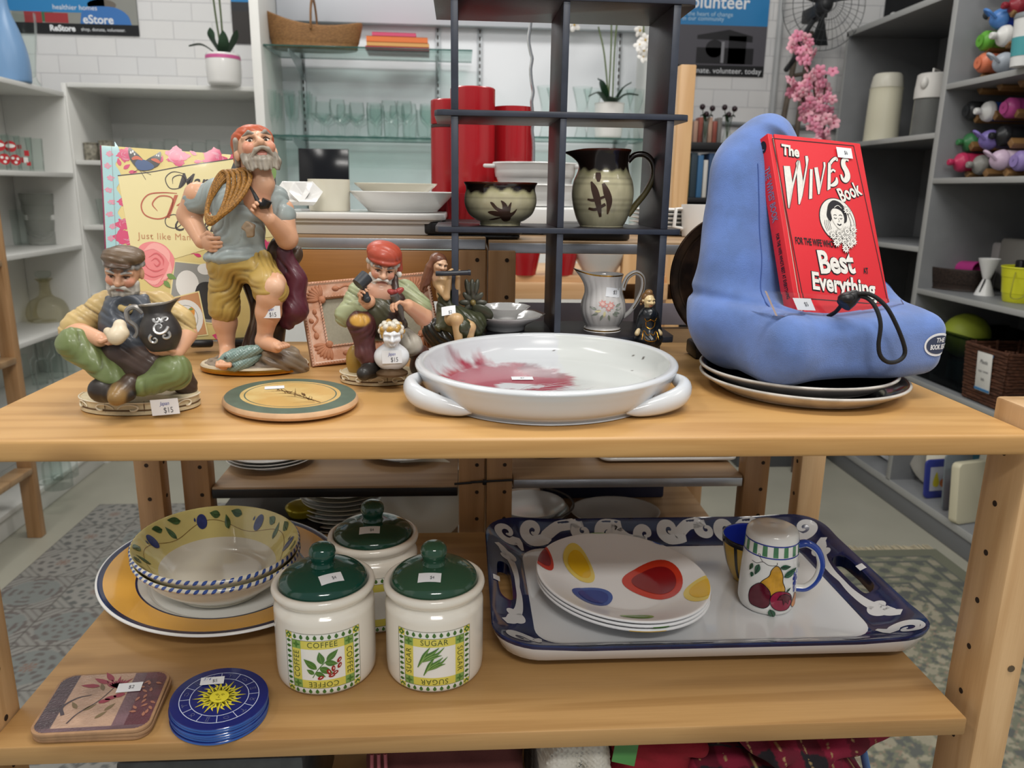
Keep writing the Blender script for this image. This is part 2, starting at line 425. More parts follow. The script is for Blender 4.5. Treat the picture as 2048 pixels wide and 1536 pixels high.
def nets(D):
    s = D < 0; nx, ny, nz = D.shape
    c = np.zeros((nx-1, ny-1, nz-1), dtype=np.int8)
    for dx in (0, 1):
        for dy in (0, 1):
            for dz in (0, 1): c += s[dx:nx-1+dx, dy:ny-1+dy, dz:nz-1+dz]
    act = (c > 0) & (c < 8); idx = np.full(act.shape, -1, dtype=np.int64); I = np.argwhere(act); idx[act] = np.arange(len(I))
    acc = np.zeros((len(I), 3)); cnt = np.zeros(len(I))
    cor = [(a, b, g) for a in (0, 1) for b in (0, 1) for g in (0, 1)]
    for i, p in enumerate(cor):
        for q in cor[i+1:]:
            if sum(abs(p[t]-q[t]) for t in range(3)) != 1: continue
            d0 = D[I[:, 0]+p[0], I[:, 1]+p[1], I[:, 2]+p[2]].astype(float); d1 = D[I[:, 0]+q[0], I[:, 1]+q[1], I[:, 2]+q[2]].astype(float)
            m_ = (d0 < 0) != (d1 < 0); t = np.where(m_, d0/(d0-d1+1e-20), 0)
            pt = np.array(p)+t[:, None]*(np.array(q)-np.array(p)); acc[m_] += pt[m_]; cnt[m_] += 1
    V = I+acc/np.maximum(cnt, 1)[:, None]; F = []
    for ax in range(3):
        o1, o2 = (ax+1) % 3, (ax+2) % 3; sl0 = [slice(1, -1)]*3; sl1 = [slice(1, -1)]*3
        sl0[ax] = slice(0, -1); sl1[ax] = slice(1, None)
        a = s[tuple(sl0)]; b = s[tuple(sl1)]; E = np.argwhere(a != b); st = a[a != b]
        base = E.copy(); base[:, o1] += 1; base[:, o2] += 1
        def g(u, v):
            t = base.copy(); t[:, o1] += u; t[:, o2] += v; return idx[t[:, 0], t[:, 1], t[:, 2]]
        q = np.stack([g(-1, -1), g(0, -1), g(0, 0), g(-1, 0)], 1); q[~st] = q[~st][:, ::-1]
        F.append(q)
    F = np.concatenate(F); F = F[(F >= 0).all(1)]
    return V, F
def cavity(V, F):
    nb = np.zeros_like(V); ct = np.zeros(len(V)); a = V[F[:, 0]]; N = np.zeros_like(V)
    fn = np.cross(V[F[:, 2]]-V[F[:, 0]], V[F[:, 3]]-V[F[:, 1]])
    for i in range(4):
        np.add.at(nb, F[:, i], V[F[:, (i+1) % 4]]+V[F[:, (i+3) % 4]]); np.add.at(ct, F[:, i], 2); np.add.at(N, F[:, i], fn)
    N /= np.linalg.norm(N, axis=1)[:, None]+1e-12; dl = nb/np.maximum(ct, 1)[:, None]-V; cv = (dl*N).sum(1)
    for _ in range(3):
        t = np.zeros(len(V)); 
        for i in range(4): np.add.at(t, F[:, i], cv[F[:, (i+1) % 4]]+cv[F[:, (i+3) % 4]])
        cv = 0.5*cv+0.5*t/np.maximum(ct, 1)
    return np.maximum(cv, 0)*1e4
# ================================================================ the room
PINE = wood('pine', '#c99d62', '#a87a40', 0, 1.0, seed=1.3)
PINE_EDGE = wood('pine edge', '#d0a878', '#b08048', 0, 1.1, seed=3.1, knots=0.1)
PINE_UP = wood('pine upright', '#cfab7e', '#ab8253', 2, 1.2, seed=5.0, knots=0.15)
PINE_OLD = wood('pine aged', '#b28a60', '#8a6238', 2, 1.3, seed=8.0, knots=0.2)
PINE_OLDX = wood('pine aged board', '#a98a66', '#7d5c3c', 0, 0.9, seed=11.0, knots=0.3)
GREYLAM = mat('grey laminate', '#7f8183', 0.45, var=0.06, vscale=12)
GREYEDGE = mat('grey laminate edge', '#a5a6a4', 0.45)
WHITELAM = mat('white laminate', '#dcdcd8', 0.4, var=0.03, vscale=8)
BLACKLAM = mat('black laminate', '#26242a', 0.38, var=0.25, vscale=30, bump=0.08, bscale=300)
BLACKEDGE = mat('black laminate edge', '#3a3f4b', 0.42, var=0.2, vscale=40)
ALU = mat('aluminium strip', '#b9bcc2', 0.32, metal=0.75, var=0.15, vscale=18)
HOLE = mat('drilled hole', '#2b1c10', 0.8)
STEEL = mat('bright steel', '#c6c8ca', 0.22, metal=1.0)
BLACKPL = mat('black plastic', '#141416', 0.38)

def wall_paint(name, axis):
    m = bpy.data.materials.new(name); m.use_nodes = True; nt = m.node_tree; b = nt.nodes['Principled BSDF']; b.inputs['Roughness'].default_value = 0.6
    tc = _node(nt, 'ShaderNodeTexCoord'); sp = _node(nt, 'ShaderNodeSeparateXYZ'); cb = _node(nt, 'ShaderNodeCombineXYZ')
    nt.links.new(tc.outputs['Object'], sp.inputs[0]); nt.links.new(sp.outputs[axis], cb.inputs[0]); nt.links.new(sp.outputs[2], cb.inputs[1])
    br = _node(nt, 'ShaderNodeTexBrick'); br.inputs['Scale'].default_value = 1.0
    br.inputs['Brick Width'].default_value = 0.175; br.inputs['Row Height'].default_value = 0.079; br.inputs['Mortar Size'].default_value = 0.0022; br.inputs['Mortar Smooth'].default_value = 0.4
    br.inputs['Color1'].default_value = (*lin('#dedede'), 1); br.inputs['Color2'].default_value = (*lin('#e3e2e0'), 1); br.inputs['Mortar'].default_value = (*lin('#cfcfd0'), 1)
    nt.links.new(cb.outputs[0], br.inputs['Vector']); nt.links.new(br.outputs['Color'], b.inputs['Base Color'])
    bp = _node(nt, 'ShaderNodeBump'); bp.inputs['Strength'].default_value = 0.6; bp.inputs['Distance'].default_value = 0.004; bp.invert = True
    nt.links.new(br.outputs['Fac'], bp.inputs['Height']); nt.links.new(bp.outputs[0], b.inputs['Normal']); return m
m = M(); m.box((0.1, 3.95, 1.6), (4.8, 0.1, 3.2)); struct('wall_back', m, wall_paint('painted block wall', 0))
m = M(); m.box((-2.17, 1.6, 1.6), (0.1, 4.8, 3.2)); struct('wall_left', m, wall_paint('painted block wall side', 1))
m = M(); m.box((2.42, 1.6, 1.6), (0.1, 4.8, 3.2)); struct('wall_right', m, mat('painted wall', '#cfcfcc', 0.6))
m = M(); m.box((0.1, 1.2, -0.05), (4.8, 5.4, 0.1)); struct('floor', m, mat('polished concrete', '#a3a193', 0.4, var=0.14, vscale=3.5, detail=8, rng2=(0.3, 0.7)))

# patterned vinyl on the left aisle: tiles with rosettes of several kinds
def tile_paint(X, Y, size=0.2):
    u = X/size; v = Y/size; iu = np.floor(u); iv = np.floor(v); fu = u-iu-0.5; fv = v-iv-0.5
    h = (np.sin(iu*12.9+iv*78.2)*43758.5) % 1.0; h2 = (np.sin(iu*39.3+iv*11.1)*23421.6) % 1.0
    r = np.hypot(fu, fv); a = np.arctan2(fv, fu); n = np.where(h < 0.33, 4, np.where(h < 0.66, 8, 12))
    pet = np.cos(a*n)*0.5+0.5; ring = (np.sin(r*(34+20*h2))*0.5+0.5); dia = np.abs(fu)+np.abs(fv)
    pat = (pet*ring > 0.42).astype(float)*(r < 0.44); pat += ((np.sin(dia*44) > 0.5)*(r > 0.44)); line = (np.maximum(abs(fu), abs(fv)) > 0.482)
    base = np.stack([0.36+0.05*h, 0.37+0.03*h, 0.34+0.02*h], -1); dark = np.stack([0.16+0.06*h2, 0.17+0.02*h, 0.165+0.02*h], -1)
    teal = np.array([0.27, 0.33, 0.32]); rust = np.array([0.38, 0.2, 0.14])
    c = base*(1-pat[..., None])+dark*pat[..., None]
    c = np.where((h2 > 0.5)[..., None] & (r < 0.40)[..., None] & (pat < 0.5)[..., None], teal, c)
    c = np.where((r < 0.11)[..., None] & (h > 0.4)[..., None] & (pet > 0.35)[..., None], rust, c)
    c = np.where(line[..., None], [0.17, 0.16, 0.145], c); g = c.mean(-1, keepdims=True); return (0.5*c+0.5*g*np.array([1.04, 1.0, 0.93]))*0.62
def painted_sheet(x0, x1, y0, y1, z, step, fn, th=0.003):
    xs = np.arange(x0, x1+step/2, step); ys = np.arange(y0, y1+step/2, step); X, Y = np.meshgrid(xs, ys, indexing='ij')
    m = M(); m.grid(np.stack([X, Y, np.full_like(X, z)], -1), col=fn(X, Y)); m.box(((x0+x1)/2, (y0+y1)/2, z-th/2-0.0003), (x1-x0, y1-y0, th), col=np.tile([0.2, 0.19, 0.17], (8, 1))); return m
o = make('vinyl_floor_mat', painted_sheet(-1.446, 0.0, 1.2, 2.97, 0.004, 0.005, lambda x, y: tile_paint(x+1.446, y-2.97)), mat('printed vinyl', None, 0.4), sharp=None)
tag(o, 'grey patterned tile-print vinyl sheet on the floor at the left', 'floor mat')
def rug_paint(X, Y):
    e = np.minimum(np.minimum(X-0.45, 1.72-X), np.minimum(Y-0.6, 2.46-Y))
    f = sum(np.sin(X*a+np.sin(Y*b)*2+c)*np.sin(Y*d+np.sin(X*e_)*2+c) for a, b, c, d, e_ in [(70, 40, 1, 85, 33), (120, 60, 2, 100, 55), (45, 90, 0.5, 52, 77)])
    cream = np.array([0.50, 0.45, 0.33]); olive = np.array([0.20, 0.215, 0.15]); navy = np.array([0.07, 0.085, 0.10]); rose = np.array([0.38, 0.26, 0.19])
    c = np.where((f > 0.55)[..., None], cream, olive); c = np.where((f < -0.75)[..., None], navy, c); c = np.where((abs(f) < 0.09)[..., None], rose, c)
    dm = (np.sin((X+Y)*36) * np.sin((X-Y)*36)); c = np.where((dm > 0.72)[..., None], cream*0.9, c)
    b1 = (e < 0.24) & (e > 0.05); z = np.sin(X*62)*np.sin(Y*62)
    cb = np.where((z > 0.3)[..., None], cream*0.95, np.where((z < -0.45)[..., None], navy, olive*1.15)); c = np.where(b1[..., None], cb, c)
    for d0 in (0.05, 0.09, 0.2, 0.24): c = np.where((abs(e-d0) < 0.006)[..., None], navy, c)
    c = np.where((e < 0.05)[..., None], olive*0.9, c); return (0.62*c+0.38*np.array([0.24, 0.235, 0.175]))*0.7
rug = thing('oriental_rug', 'green and cream oriental rug with fringed end on the floor at the right', 'rug', (0, 0, 0))
make('pile', painted_sheet(0.45, 1.72, 0.6, 2.46, 0.008, 0.006, rug_paint, 0.007), mat('rug wool', None, 0.95, bump=0.3, bscale=500), rug, sharp=None)
m = M()
for i in range(230):
    x = 0.455+i*0.0055; m.tube([(x, 2.455, 0.006), (x+rng.uniform(-.006, .006), 2.49+rng.uniform(0, .02), 0.003)], 0.0016, n=4)
make('fringe', m, mat('rug fringe', '#b9ae93', 0.9), rug)

# ================================================================ pine rack in front
ZU, ZL, ZB = 1.02, 0.687, 0.40
rack = thing('pine_shelf_rack', 'honey pine shelf rack in the foreground holding figurines and crockery', 'shelf rack', (0, 0, 0))
m = M(); m.box((0.046, 0.94, ZU-0.011), (1.062, 0.48, 0.022), 0.004, seg=3); make('shelf', m, PINE, rack)
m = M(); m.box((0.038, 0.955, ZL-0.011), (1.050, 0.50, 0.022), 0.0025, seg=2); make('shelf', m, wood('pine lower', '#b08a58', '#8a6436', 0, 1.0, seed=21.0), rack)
m = M(); m.box((0.046, 0.95, ZB-0.011), (1.06, 0.48, 0.022), 0.004); make('shelf', m, PINE, rack)
def post(x, y, z0, z1, sx, sy, holes, side, name='post', parent=None, material=None, lean=0.0):
    m = M(); m.box((0, 0, (z0+z1)/2), (sx, sy, z1-z0), 0.003)
    for z, u in holes:
        for sgn in side:
            if sgn in (-1, 1): m.tube([(sgn*(sx/2-0.004), u, z), (sgn*(sx/2+0.0004), u, z)], 0.0034, n=12, mat=1)
            else: m.tube([(u, -sy/2+0.004, z), (u, -sy/2-0.0004, z)], 0.0034, n=12, mat=1)
    return make(name, m, [material or PINE_UP, HOLE], parent, (x, y, 0), (0, lean, 0))
HZ = [0.985-i*0.0585 for i in range(12)]
post(0.601, 0.742, 0.0, 1.041, 0.040, 0.062, [(z, 0.004) for z in HZ], [-1], parent=rack, lean=0.0)
post(-0.508, 0.742, 0.0, 1.041, 0.040, 0.062, [(z, 0.004) for z in HZ], [1], parent=rack)
post(0.593, 1.205, 0.0, 1.009, 0.042, 0.034, [(z, 0.0) for z in HZ], [-1], parent=rack)
post(-0.508, 1.225, 0.0, 1.009, 0.042, 0.034, [(z, 0.0) for z in HZ], [1, 0], parent=rack, material=PINE_OLD)
m = M(); m.tube([(0.601+0.006, 0.7108, 0.745), (0.607, 0.7100, 0.745)], 0.004, n=10); make('screw', m, mat('old screw', '#6a5a48', 0.4, metal=0.6), rack)

# ================================================================ the racks standing back to back behind it
def rear_rack(name, label, x0, x1, strip, zs, zt):
    t = thing(name, label, 'shelf rack', (0, 0, 0))
    for x in (x0+0.022, x1-0.022):
        post(x, 1.268, 0.0, 1.156, 0.045, 0.034, [(0.79-0.05*i, 0.009) for i in range(3)]+[(1.14, 0.008), (1.08, 0.008)], [0], parent=t, material=PINE_OLD)
        post(x, 1.62, 0.0, 1.156, 0.045, 0.034, [], [], parent=t, material=PINE_OLD)
    for z, sm in ((zt, ALU), (zs, strip)):
        w = x1-x0-(0.0 if z == zt else 0.092)
        m = M(); m.box(((x0+x1)/2, 1.445, z-0.010), (w, 0.38, 0.020), 0.002); make('shelf', m, PINE_OLDX, t)
        m = M(); m.box(((x0+x1)/2, 1.2535, z-0.0115), (w-0.002, 0.002, 0.0155), 0.0005); make('edge_strip', m, sm, t)
    m = M(); m.box(((x0+x1)/2, 1.445, 0.61), (x1-x0-0.092, 0.38, 0.018), 0.002); make('shelf', m, PINE_OLDX, t)
    return t
rl = rear_rack('pine_shelf_rack', 'pine rack behind the potter and fisherman, topped with white crockery', -0.47, 0.040, BLACKPL, 0.752, 1.176)
m = M(); m.box((-0.215, 1.262, 1.113), (0.42, 0.018, 0.082), 0.002); make('front_rail', m, wood('pine rail', '#b07b42', '#7c4a20', 0, 0.8, seed=31, knots=0.25), rl)
rr = rear_rack('pine_shelf_rack', 'pine rack behind the black display unit, with silver edged shelves', 0.044, 0.545, ALU, 0.765, 1.171)
m = M(); m.box((0.3, 1.262, 1.052), (0.41, 0.006, 0.036), 0.001)
make('tape_strip', m, mat('lilac grey laminate', '#8d8791', 0.4, var=0.1, vscale=25), rr)
m = M(); m.box((0.3, 1.272, 1.012), (0.41, 0.02, 0.030), 0.001); make('back_rail', m, PINE_OLDX, rr)
m = M(); m.tube([(0.018, 1.246, 0.759), (-0.012, 1.2445, 0.7575)], 0.0022, n=8); m.tube([(0.016, 1.2455, 0.760), (0.089, 1.2445, 0.764)], 0.0022, n=8); m.box((0.040, 1.2445, 0.7605), (0.007, 0.006, 0.009), 0.001)
tag(make('cable_tie', m, BLACKPL), 'black cable tie binding the two rear pine posts together', 'cable tie')

# third rack further back, seen through the gaps
t = thing('pine_shelf_rack', 'pale pine rack further back, seen through gaps behind the floral jug', 'shelf rack', (0, 0, 0))
PALE = wood('pine pale', '#dbb183', '#c08f5e', 0, 0.9, seed=41, knots=0.1); PALEUP = wood('pine pale upright', '#dcb27f', '#c4935c', 2, 1.0, seed=43, knots=0.1)
for x, z1 in ((0.06, 1.04), (0.503, 1.09), (0.64, 1.60)):
    m = M(); m.box((x, 2.3, z1/2), (0.045, 0.04, z1), 0.003); make('post', m, PALEUP, t)
for x in (0.06, 0.64):
    m = M(); m.box((x, 2.70, 0.52), (0.045, 0.04, 1.03), 0.003); make('post', m, PALEUP, t)
for z in (1.005, 0.86, 0.45):
    m = M(); m.box((0.35, 2.5, z-0.012), (0.58, 0.40, 0.024), 0.003); make('shelf', m, PALE, t)
m = M(); m.box((0.28, 2.312, 1.085), (0.40, 0.02, 0.035), 0.002); make('rail', m, PALE, t)
m = M(); m.box((0.35, 2.29, 0.96), (0.58, 0.02, 0.05), 0.002); make('rail', m, PALE, t)

# ================================================================ black display shelf standing on the front rack
disp = thing('display_shelf', 'black open display shelf with pottery standing on the back of the pine rack', 'display shelf', (0, 0, 0))
def rshelf(z, th=0.0075):
    p = [(-0.034+0.012, 1.03), (0.297-0.012, 1.03), (0.297-0.004, 1.034), (0.297, 1.046), (0.297, 1.165), (-0.034, 1.165), (-0.034, 1.046), (-0.030, 1.034)]
    m = M(); m.prism(p, z-th, z, 0.0006, T=(np.eye(3), (0, 0, 0)))
    f = [i for i in range(len(m.f))]; V = np.concatenate(m.v)
    for i, fc in enumerate(m.f):
        n = np.cross(V[fc[1]]-V[fc[0]], V[fc[2]]-V[fc[0]]); 
        if abs(n[2]) < 0.3*np.linalg.norm(n): m.mi[i] = 1
    return m
for z in (1.485, 1.3475, 1.202, 1.0555): make('shelf', rshelf(z), [BLACKLAM, BLACKEDGE], disp)
for x0, x1 in ((-0.0125, -0.0035), (0.127, 0.1355), (0.266, 0.2755)):
    for z0, z1 in ((1.02, 1.048), (1.0555, 1.1945), (1.202, 1.340), (1.3475, 1.4775)):
        m = M(); m.box(((x0+x1)/2, 1.0985, (z0+z1)/2), (x1-x0, 0.133, z1-z0), 0.0005)
        V = np.concatenate(m.v)
        for i, fc in enumerate(m.f):
            if abs(V[list(fc)][:, 1].mean()-(1.0985-0.0665)) < 0.0005: m.mi[i] = 1
        make('panel', m, [BLACKLAM, BLACKEDGE], disp)

# ================================================================ white corner shelving at the left
t = thing('white_shelving', 'white shelving along the left wall holding glassware', 'shelving', (0, 0, 0))
XF = -1.62
def slab(parent, name, c, s, m_=WHITELAM, bev=0.001):
    m = M(); m.box(c, s, bev); return make(name, m, m_, parent)
for z in (1.612, 1.292, 0.994, 0.672, 0.10): slab(t, 'shelf', (XF-0.13, 2.71, z-0.009), (0.25, 1.50, 0.018))
slab(t, 'back_panel', (XF-0.262, 2.71, 0.80), (0.012, 1.53, 1.6)); slab(t, 'side_panel', (XF-0.13, 1.95, 0.80), (0.25, 0.018, 1.60)); slab(t, 'side_panel', (XF-0.13, 3.468, 0.80), (0.25, 0.012, 1.60))
slab(t, 'plinth', (XF-0.03, 2.72, 0.045), (0.016, 1.5, 0.088))
t = thing('white_shelving', 'low white shelving against the back wall beside the glass cabinet', 'shelving', (0, 0, 0))
YB = 3.475
for x in (XF-0.010, -0.845): slab(t, 'side_panel', (x, YB+0.2, 0.825), (0.018, 0.40, 1.65))
for z in (1.652, 1.345, 1.075, 0.78, 0.10): slab(t, 'shelf', (-1.236, YB+0.2, z-0.009), (0.762, 0.395, 0.018))
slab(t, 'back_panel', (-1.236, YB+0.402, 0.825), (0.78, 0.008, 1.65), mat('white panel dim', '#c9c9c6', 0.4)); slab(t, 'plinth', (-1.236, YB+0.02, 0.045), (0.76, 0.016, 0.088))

# ================================================================ glass cabinet at the back
cab = thing('glass_cabinet', 'tall white cabinet with glass shelves and slotted standards at the back', 'cabinet', (0, 0, 0))
def thin_glass(name, tint, gl=0.12):
    m = bpy.data.materials.new(name); m.use_nodes = True; nt = m.node_tree; nt.nodes.remove(nt.nodes['Principled BSDF']); o = nt.nodes['Material Output']
    tr = _node(nt, 'ShaderNodeBsdfTransparent'); tr.inputs[0].default_value = (*lin(tint), 1); g = _node(nt, 'ShaderNodeBsdfGlossy'); g.inputs['Roughness'].default_value = 0.04
    lw = _node(nt, 'ShaderNodeLayerWeight'); lw.inputs['Blend'].default_value = gl; mx = _node(nt, 'ShaderNodeMixShader')
    ml = _node(nt, 'ShaderNodeMath', operation='MULTIPLY'); ml.inputs[1].default_value = 0.4; nt.links.new(lw.outputs['Fresnel'], ml.inputs[0]); nt.links.new(ml.outputs[0], mx.inputs[0]); nt.links.new(tr.outputs[0], mx.inputs[1]); nt.links.new(g.outputs[0], mx.inputs[2]); nt.links.new(mx.outputs[0], o.inputs['Surface']); return m
GLASS = thin_glass('clear glass', '#f8fbfa', 0.16); GLASSG = thin_glass('shelf glass', '#e9f4f1', 0.12)
GLASSE = mat('shelf glass edge', '#2f5f58', 0.1, trans=0.4, ior=1.4)
BRIGHT = mat('cabinet white lit', '#e9ecf1', 0.35)  # back panel paler and bluer, the brighter light there put into its colour
slab(cab, 'side_panel', (-0.793, 3.45, 1.15), (0.036, 0.36, 2.3), WHITELAM); slab(cab, 'side_panel', (0.80, 3.45, 1.15), (0.036, 0.36, 2.3), WHITELAM)
slab(cab, 'back_panel', (0.0035, 3.635, 1.15), (1.59, 0.012, 2.3), BRIGHT)
slab(cab, 'top_rail', (0.0035, 3.60, 2.06), (1.553, 0.05, 0.26), mat('cabinet rail', '#c7cbd2', 0.4))
slab(cab, 'base', (0.0035, 3.46, 0.50), (1.553, 0.33, 1.0), WHITELAM)
def gshelf(x0, x1, z, y0=3.30, y1=3.60):
    m = M(); m.box(((x0+x1)/2, (y0+y1)/2, z), (x1-x0, y1-y0, 0.006), 0.0008); V = np.concatenate(m.v)
    for i, fc in enumerate(m.f):
        n = np.cross(V[fc[1]]-V[fc[0]], V[fc[2]]-V[fc[0]])
        if abs(n[2]) < 0.5*np.linalg.norm(n): m.mi[i] = 1
    make('glass_shelf', m, [GLASSG, GLASSE], cab)
gshelf(-0.773, 0.046, 1.787); gshelf(-0.773, 0.02, 1.449); gshelf(0.06, 0.78, 1.463); gshelf(-0.773, 0.78, 1.02)
def standard(x):
    m = M(); m.box((x, 3.624, 1.46), (0.020, 0.010, 0.93), 0.001)
    for z in np.arange(1.02, 1.92, 0.028):
        m.box((x, 3.6185, z), (0.006, 0.002, 0.016), 0, mat=1)
    make('slotted_standard', m, [mat('zinc', '#9fa3a6', 0.35, metal=0.6), HOLE], cab)
for x in (-0.685, -0.10, 0.083, 0.70): standard(x)
def bracket(x, z):
    m = M(); m.prism([(0, 0), (0.27, 0), (0.27, 0.012), (0, 0.075)], -0.0015, 0.0015, T=(np.array([[0, 0, 1], [-1, 0, 0], [0, -1, 0]]), (x, 3.615, z-0.004))); make('bracket', m, mat('bracket zinc', '#aeb6b8', 0.35, metal=0.5), cab)
for x in (-0.685, -0.10): bracket(x, 1.787); bracket(x, 1.449)
bracket(0.70, 1.463)

# ================================================================ grey shelving at the right
t = thing('grey_shelving', 'tall grey shelving along the right wall holding bottles and baskets', 'shelving', (0, 0, 0))
XR = 1.78; DR = 0.44
for y, th, z1 in ((3.725, 0.018, 1.975), (2.915, 0.030, 2.5), (1.60, 0.018, 2.5)):
    m = M(); m.box((XR+DR/2, y, z1/2+0.05), (DR, th, z1-0.1), 0.001); V = np.concatenate(m.v)
    for i, fc in enumerate(m.f):
        if V[list(fc)][:, 0].max() < XR+0.002: m.mi[i] = 1
    make('side_panel', m, [GREYLAM, GREYEDGE], t)
def gsh(y0, y1, z, th=0.020):
    m = M(); m.box((XR+DR/2, (y0+y1)/2, z-th/2), (DR, y1-y0, th), 0.001); V = np.concatenate(m.v)
    for i, fc in enumerate(m.f):
        if V[list(fc)][:, 0].max() < XR+0.002: m.mi[i] = 1
    make('shelf', m, [GREYLAM, GREYEDGE], t)
gsh(2.93, 3.734, 1.982, 0.024)
for z in (1.484, 1.06, 0.62): gsh(2.93, 3.716, z)
for z in (1.652, 1.318, 0.903, 0.555): gsh(1.61, 2.90, z)
gsh(1.61, 3.716, 0.105, 0.03)
slab(t, 'plinth', (XR+0.015, 2.67, 0.04), (0.02, 2.12, 0.076), mat('plinth grey', '#6f7174', 0.4))
slab(t, 'back_panel', (XR+DR+0.006, 3.32, 1.04), (0.012, 0.81, 1.87), GREYLAM, 0); slab(t, 'back_panel', (XR+DR+0.006, 2.26, 1.3), (0.012, 1.30, 2.4), GREYLAM, 0)
# pine rack post at the far left
t = thing('pine_shelf_rack', 'pine shelf rack cut off by the left edge, in front of the white shelving', 'shelf rack', (0, 0, 0))
for x, y, z1 in ((-1.545, 2.69, 1.21), (-1.545, 2.36, 1.21)):
    m = M(); m.box((x, y, z1/2), (0.05, 0.036, z1), 0.003); make('post', m, PINE_OLD, t)
for z in (0.99, 0.66, 0.26):
    m = M(); m.box((-1.545, 2.52, z), (0.06, 0.30, 0.022), 0.003); make('shelf', m, PINE_OLDX, t)
# ================================================================ crockery on the pine rack
from mathutils.bvhtree import BVHTree
def hsh(i, j, s=0):
    return (np.sin(i*127.1+j*311.7+s*74.7)*43758.5453) % 1.0
def vnoise(x, y, s=0):
    i = np.floor(x); j = np.floor(y); u = x-i; v = y-j; u = u*u*(3-2*u); v = v*v*(3-2*v)
    return (hsh(i, j, s)*(1-u)+hsh(i+1, j, s)*u)*(1-v)+(hsh(i, j+1, s)*(1-u)+hsh(i+1, j+1, s)*u)*v
def fbm(x, y, o=4, s=0):
    t = 0; a = 0.5
    for k in range(o): t = t+a*vnoise(x*2**k, y*2**k, s+k); a *= 0.5
    return t/(1-0.5**o)
def drape(m, axis=2, start=1.0, sub=None):
    """lay a drawing on a finished surface: (u, v) seen along an axis"""
    V = np.concatenate(m.v); T = BVHTree.FromPolygons([tuple(p) for p in V], m.f)
    def f(u, v, h=0.0):
        if axis == 2: o, d = Vector((u, v, start)), Vector((0, 0, -1))
        else: o, d = Vector((u, -start, v)), Vector((0, 1, 0))
        l, n, i, ds = T.ray_cast(o, d)
        if l is None: l, n, i, ds = T.find_nearest(o+d*start)
        if n.dot(d) > 0: n = -n
        return np.array(l+n*h)
    return f
GLZ = dict(rough=0.12, coat=0.35)
WHITEG = mat('white glaze', '#e9e9e6', **GLZ); CREAMG = mat('cream glaze', '#e4dccb', **GLZ)
NAVY = mat('navy glaze', '#12204f', **GLZ, var=0.35, vscale=35); BLUEG = mat('cobalt glaze', '#2a48a0', **GLZ); BLACKG = mat('black glaze', '#15151a', **GLZ)
def spline_prof(pts, n=6): return cr(pts, n)

# --- big white stoneware dish with a red splash
def dish_prof():
    return spline_prof([(0.0, 0.0), (0.128, 0.0), (0.138, 0.003), (0.150, 0.012), (0.1575, 0.0265), (0.1605, 0.033), (0.162, 0.0375), (0.1585, 0.0405), (0.152, 0.0395), (0.1485, 0.034), (0.141, 0.021), (0.128, 0.012), (0.112, 0.0095), (0.06, 0.009), (0.0, 0.009)], 8)
dish = thing('serving_dish', 'large round white stoneware dish with a crimson splash inside', 'dish', (0.1005, 0.876, ZU), R(67))
SX, SY = 1.02, 0.93
P_ = dish_prof(); m = M(); m.lathe(P_, 256, SX, SY); V = np.concatenate(m.v)
ca, sa = math.cos(R(67)), math.sin(R(67)); wx = V[:, 0]*ca-V[:, 1]*sa; wy = V[:, 0]*sa+V[:, 1]*ca
top = np.repeat(np.arange(len(P_)) > 64, 256)
dx, dy = (wx+0.048)/0.080, (wy-0.020)/0.082
rr = np.hypot(dx, dy)+0.55*(fbm(wx*38, wy*38, 5)-0.5)+0.35*(fbm(np.arctan2(dy, dx)*9, np.hypot(dx, dy)*1.4, 3, 9)-0.5)
sp = np.clip((1.08-rr)*5.0, 0, 1)*top
gl = np.array(lin('#d2d5d8')); red = np.array(lin('#a02840')); plum = np.array(lin('#6b2b3b')); grn = np.array(lin('#d5d9cd'))
k = np.clip((fbm(wx*22+3, wy*22, 3, 5)-0.42)*6, 0, 1)
C = gl*(1-0.05*fbm(wx*15, wy*15, 3)[:, None]); C = np.where((top & (wx > 0.03))[:, None], C*0.6+grn*0.4, C)
mark = red*(1-k[:, None]*0.75)+plum*k[:, None]*0.75
C = C*(1-sp[:, None]*0.93)+mark*sp[:, None]*0.93
fl = (np.hypot((wx+0.035)/0.030, (wy+0.012)/0.017)+0.9*(fbm(wx*60, wy*60, 4, 2)-0.5) < 0.85) & top
C = np.where(fl[:, None], gl*0.92, C)
speck = (hsh(np.round(wx*700), np.round(wy*700)) > 0.9985); C = np.where(speck[:, None], np.array(lin('#4a4038')), C)
m.c = {0: (len(C), C)}
for sgn in (-1, 1):       # lug handles: pulled strips pinched to the wall
    a0 = R(-103) if sgn > 0 else R(-217)
    def pt(rad, da, z): return np.array([rad*SX*math.cos(a0+da), rad*SY*math.sin(a0+da), z])
    path = cr([pt(0.143, -0.36*sgn, 0.008), pt(0.150, -0.27*sgn, 0.009), pt(0.163, -0.13*sgn, 0.013), pt(0.174, 0.02*sgn, 0.018), pt(0.173, 0.16*sgn, 0.023), pt(0.161, 0.25*sgn, 0.027), pt(0.150, 0.30*sgn, 0.029)], 8)
    w = 0.0022+0.0070*np.sin(np.linspace(0, math.pi, len(path)))
    m.tube(path, w, n=14, up=(0, 0, 1), flat=1.25, col=np.tile(gl*0.98, (len(path), 1)))
make('bowl', m, mat('stoneware glaze', None, 0.2, coat=0.3), dish, sharp=60)
dm = drape(m); strokes = []
for i in range(9):
    y0 = -0.028+rng.uniform(-.012, .02); strokes.append(stroke([(-0.040+i*0.004, y0-0.018+i*0.002), (-0.020+i*0.006, y0+rng.uniform(-.01, .012)), (0.006+i*0.006, y0+0.014+rng.uniform(-.006, .01))], (0.0004, 0.0011, 0.0003), 5))
rot_ = R(-67); strokes = [xf(s_, 1, 1, rot_) for s_ in strokes]
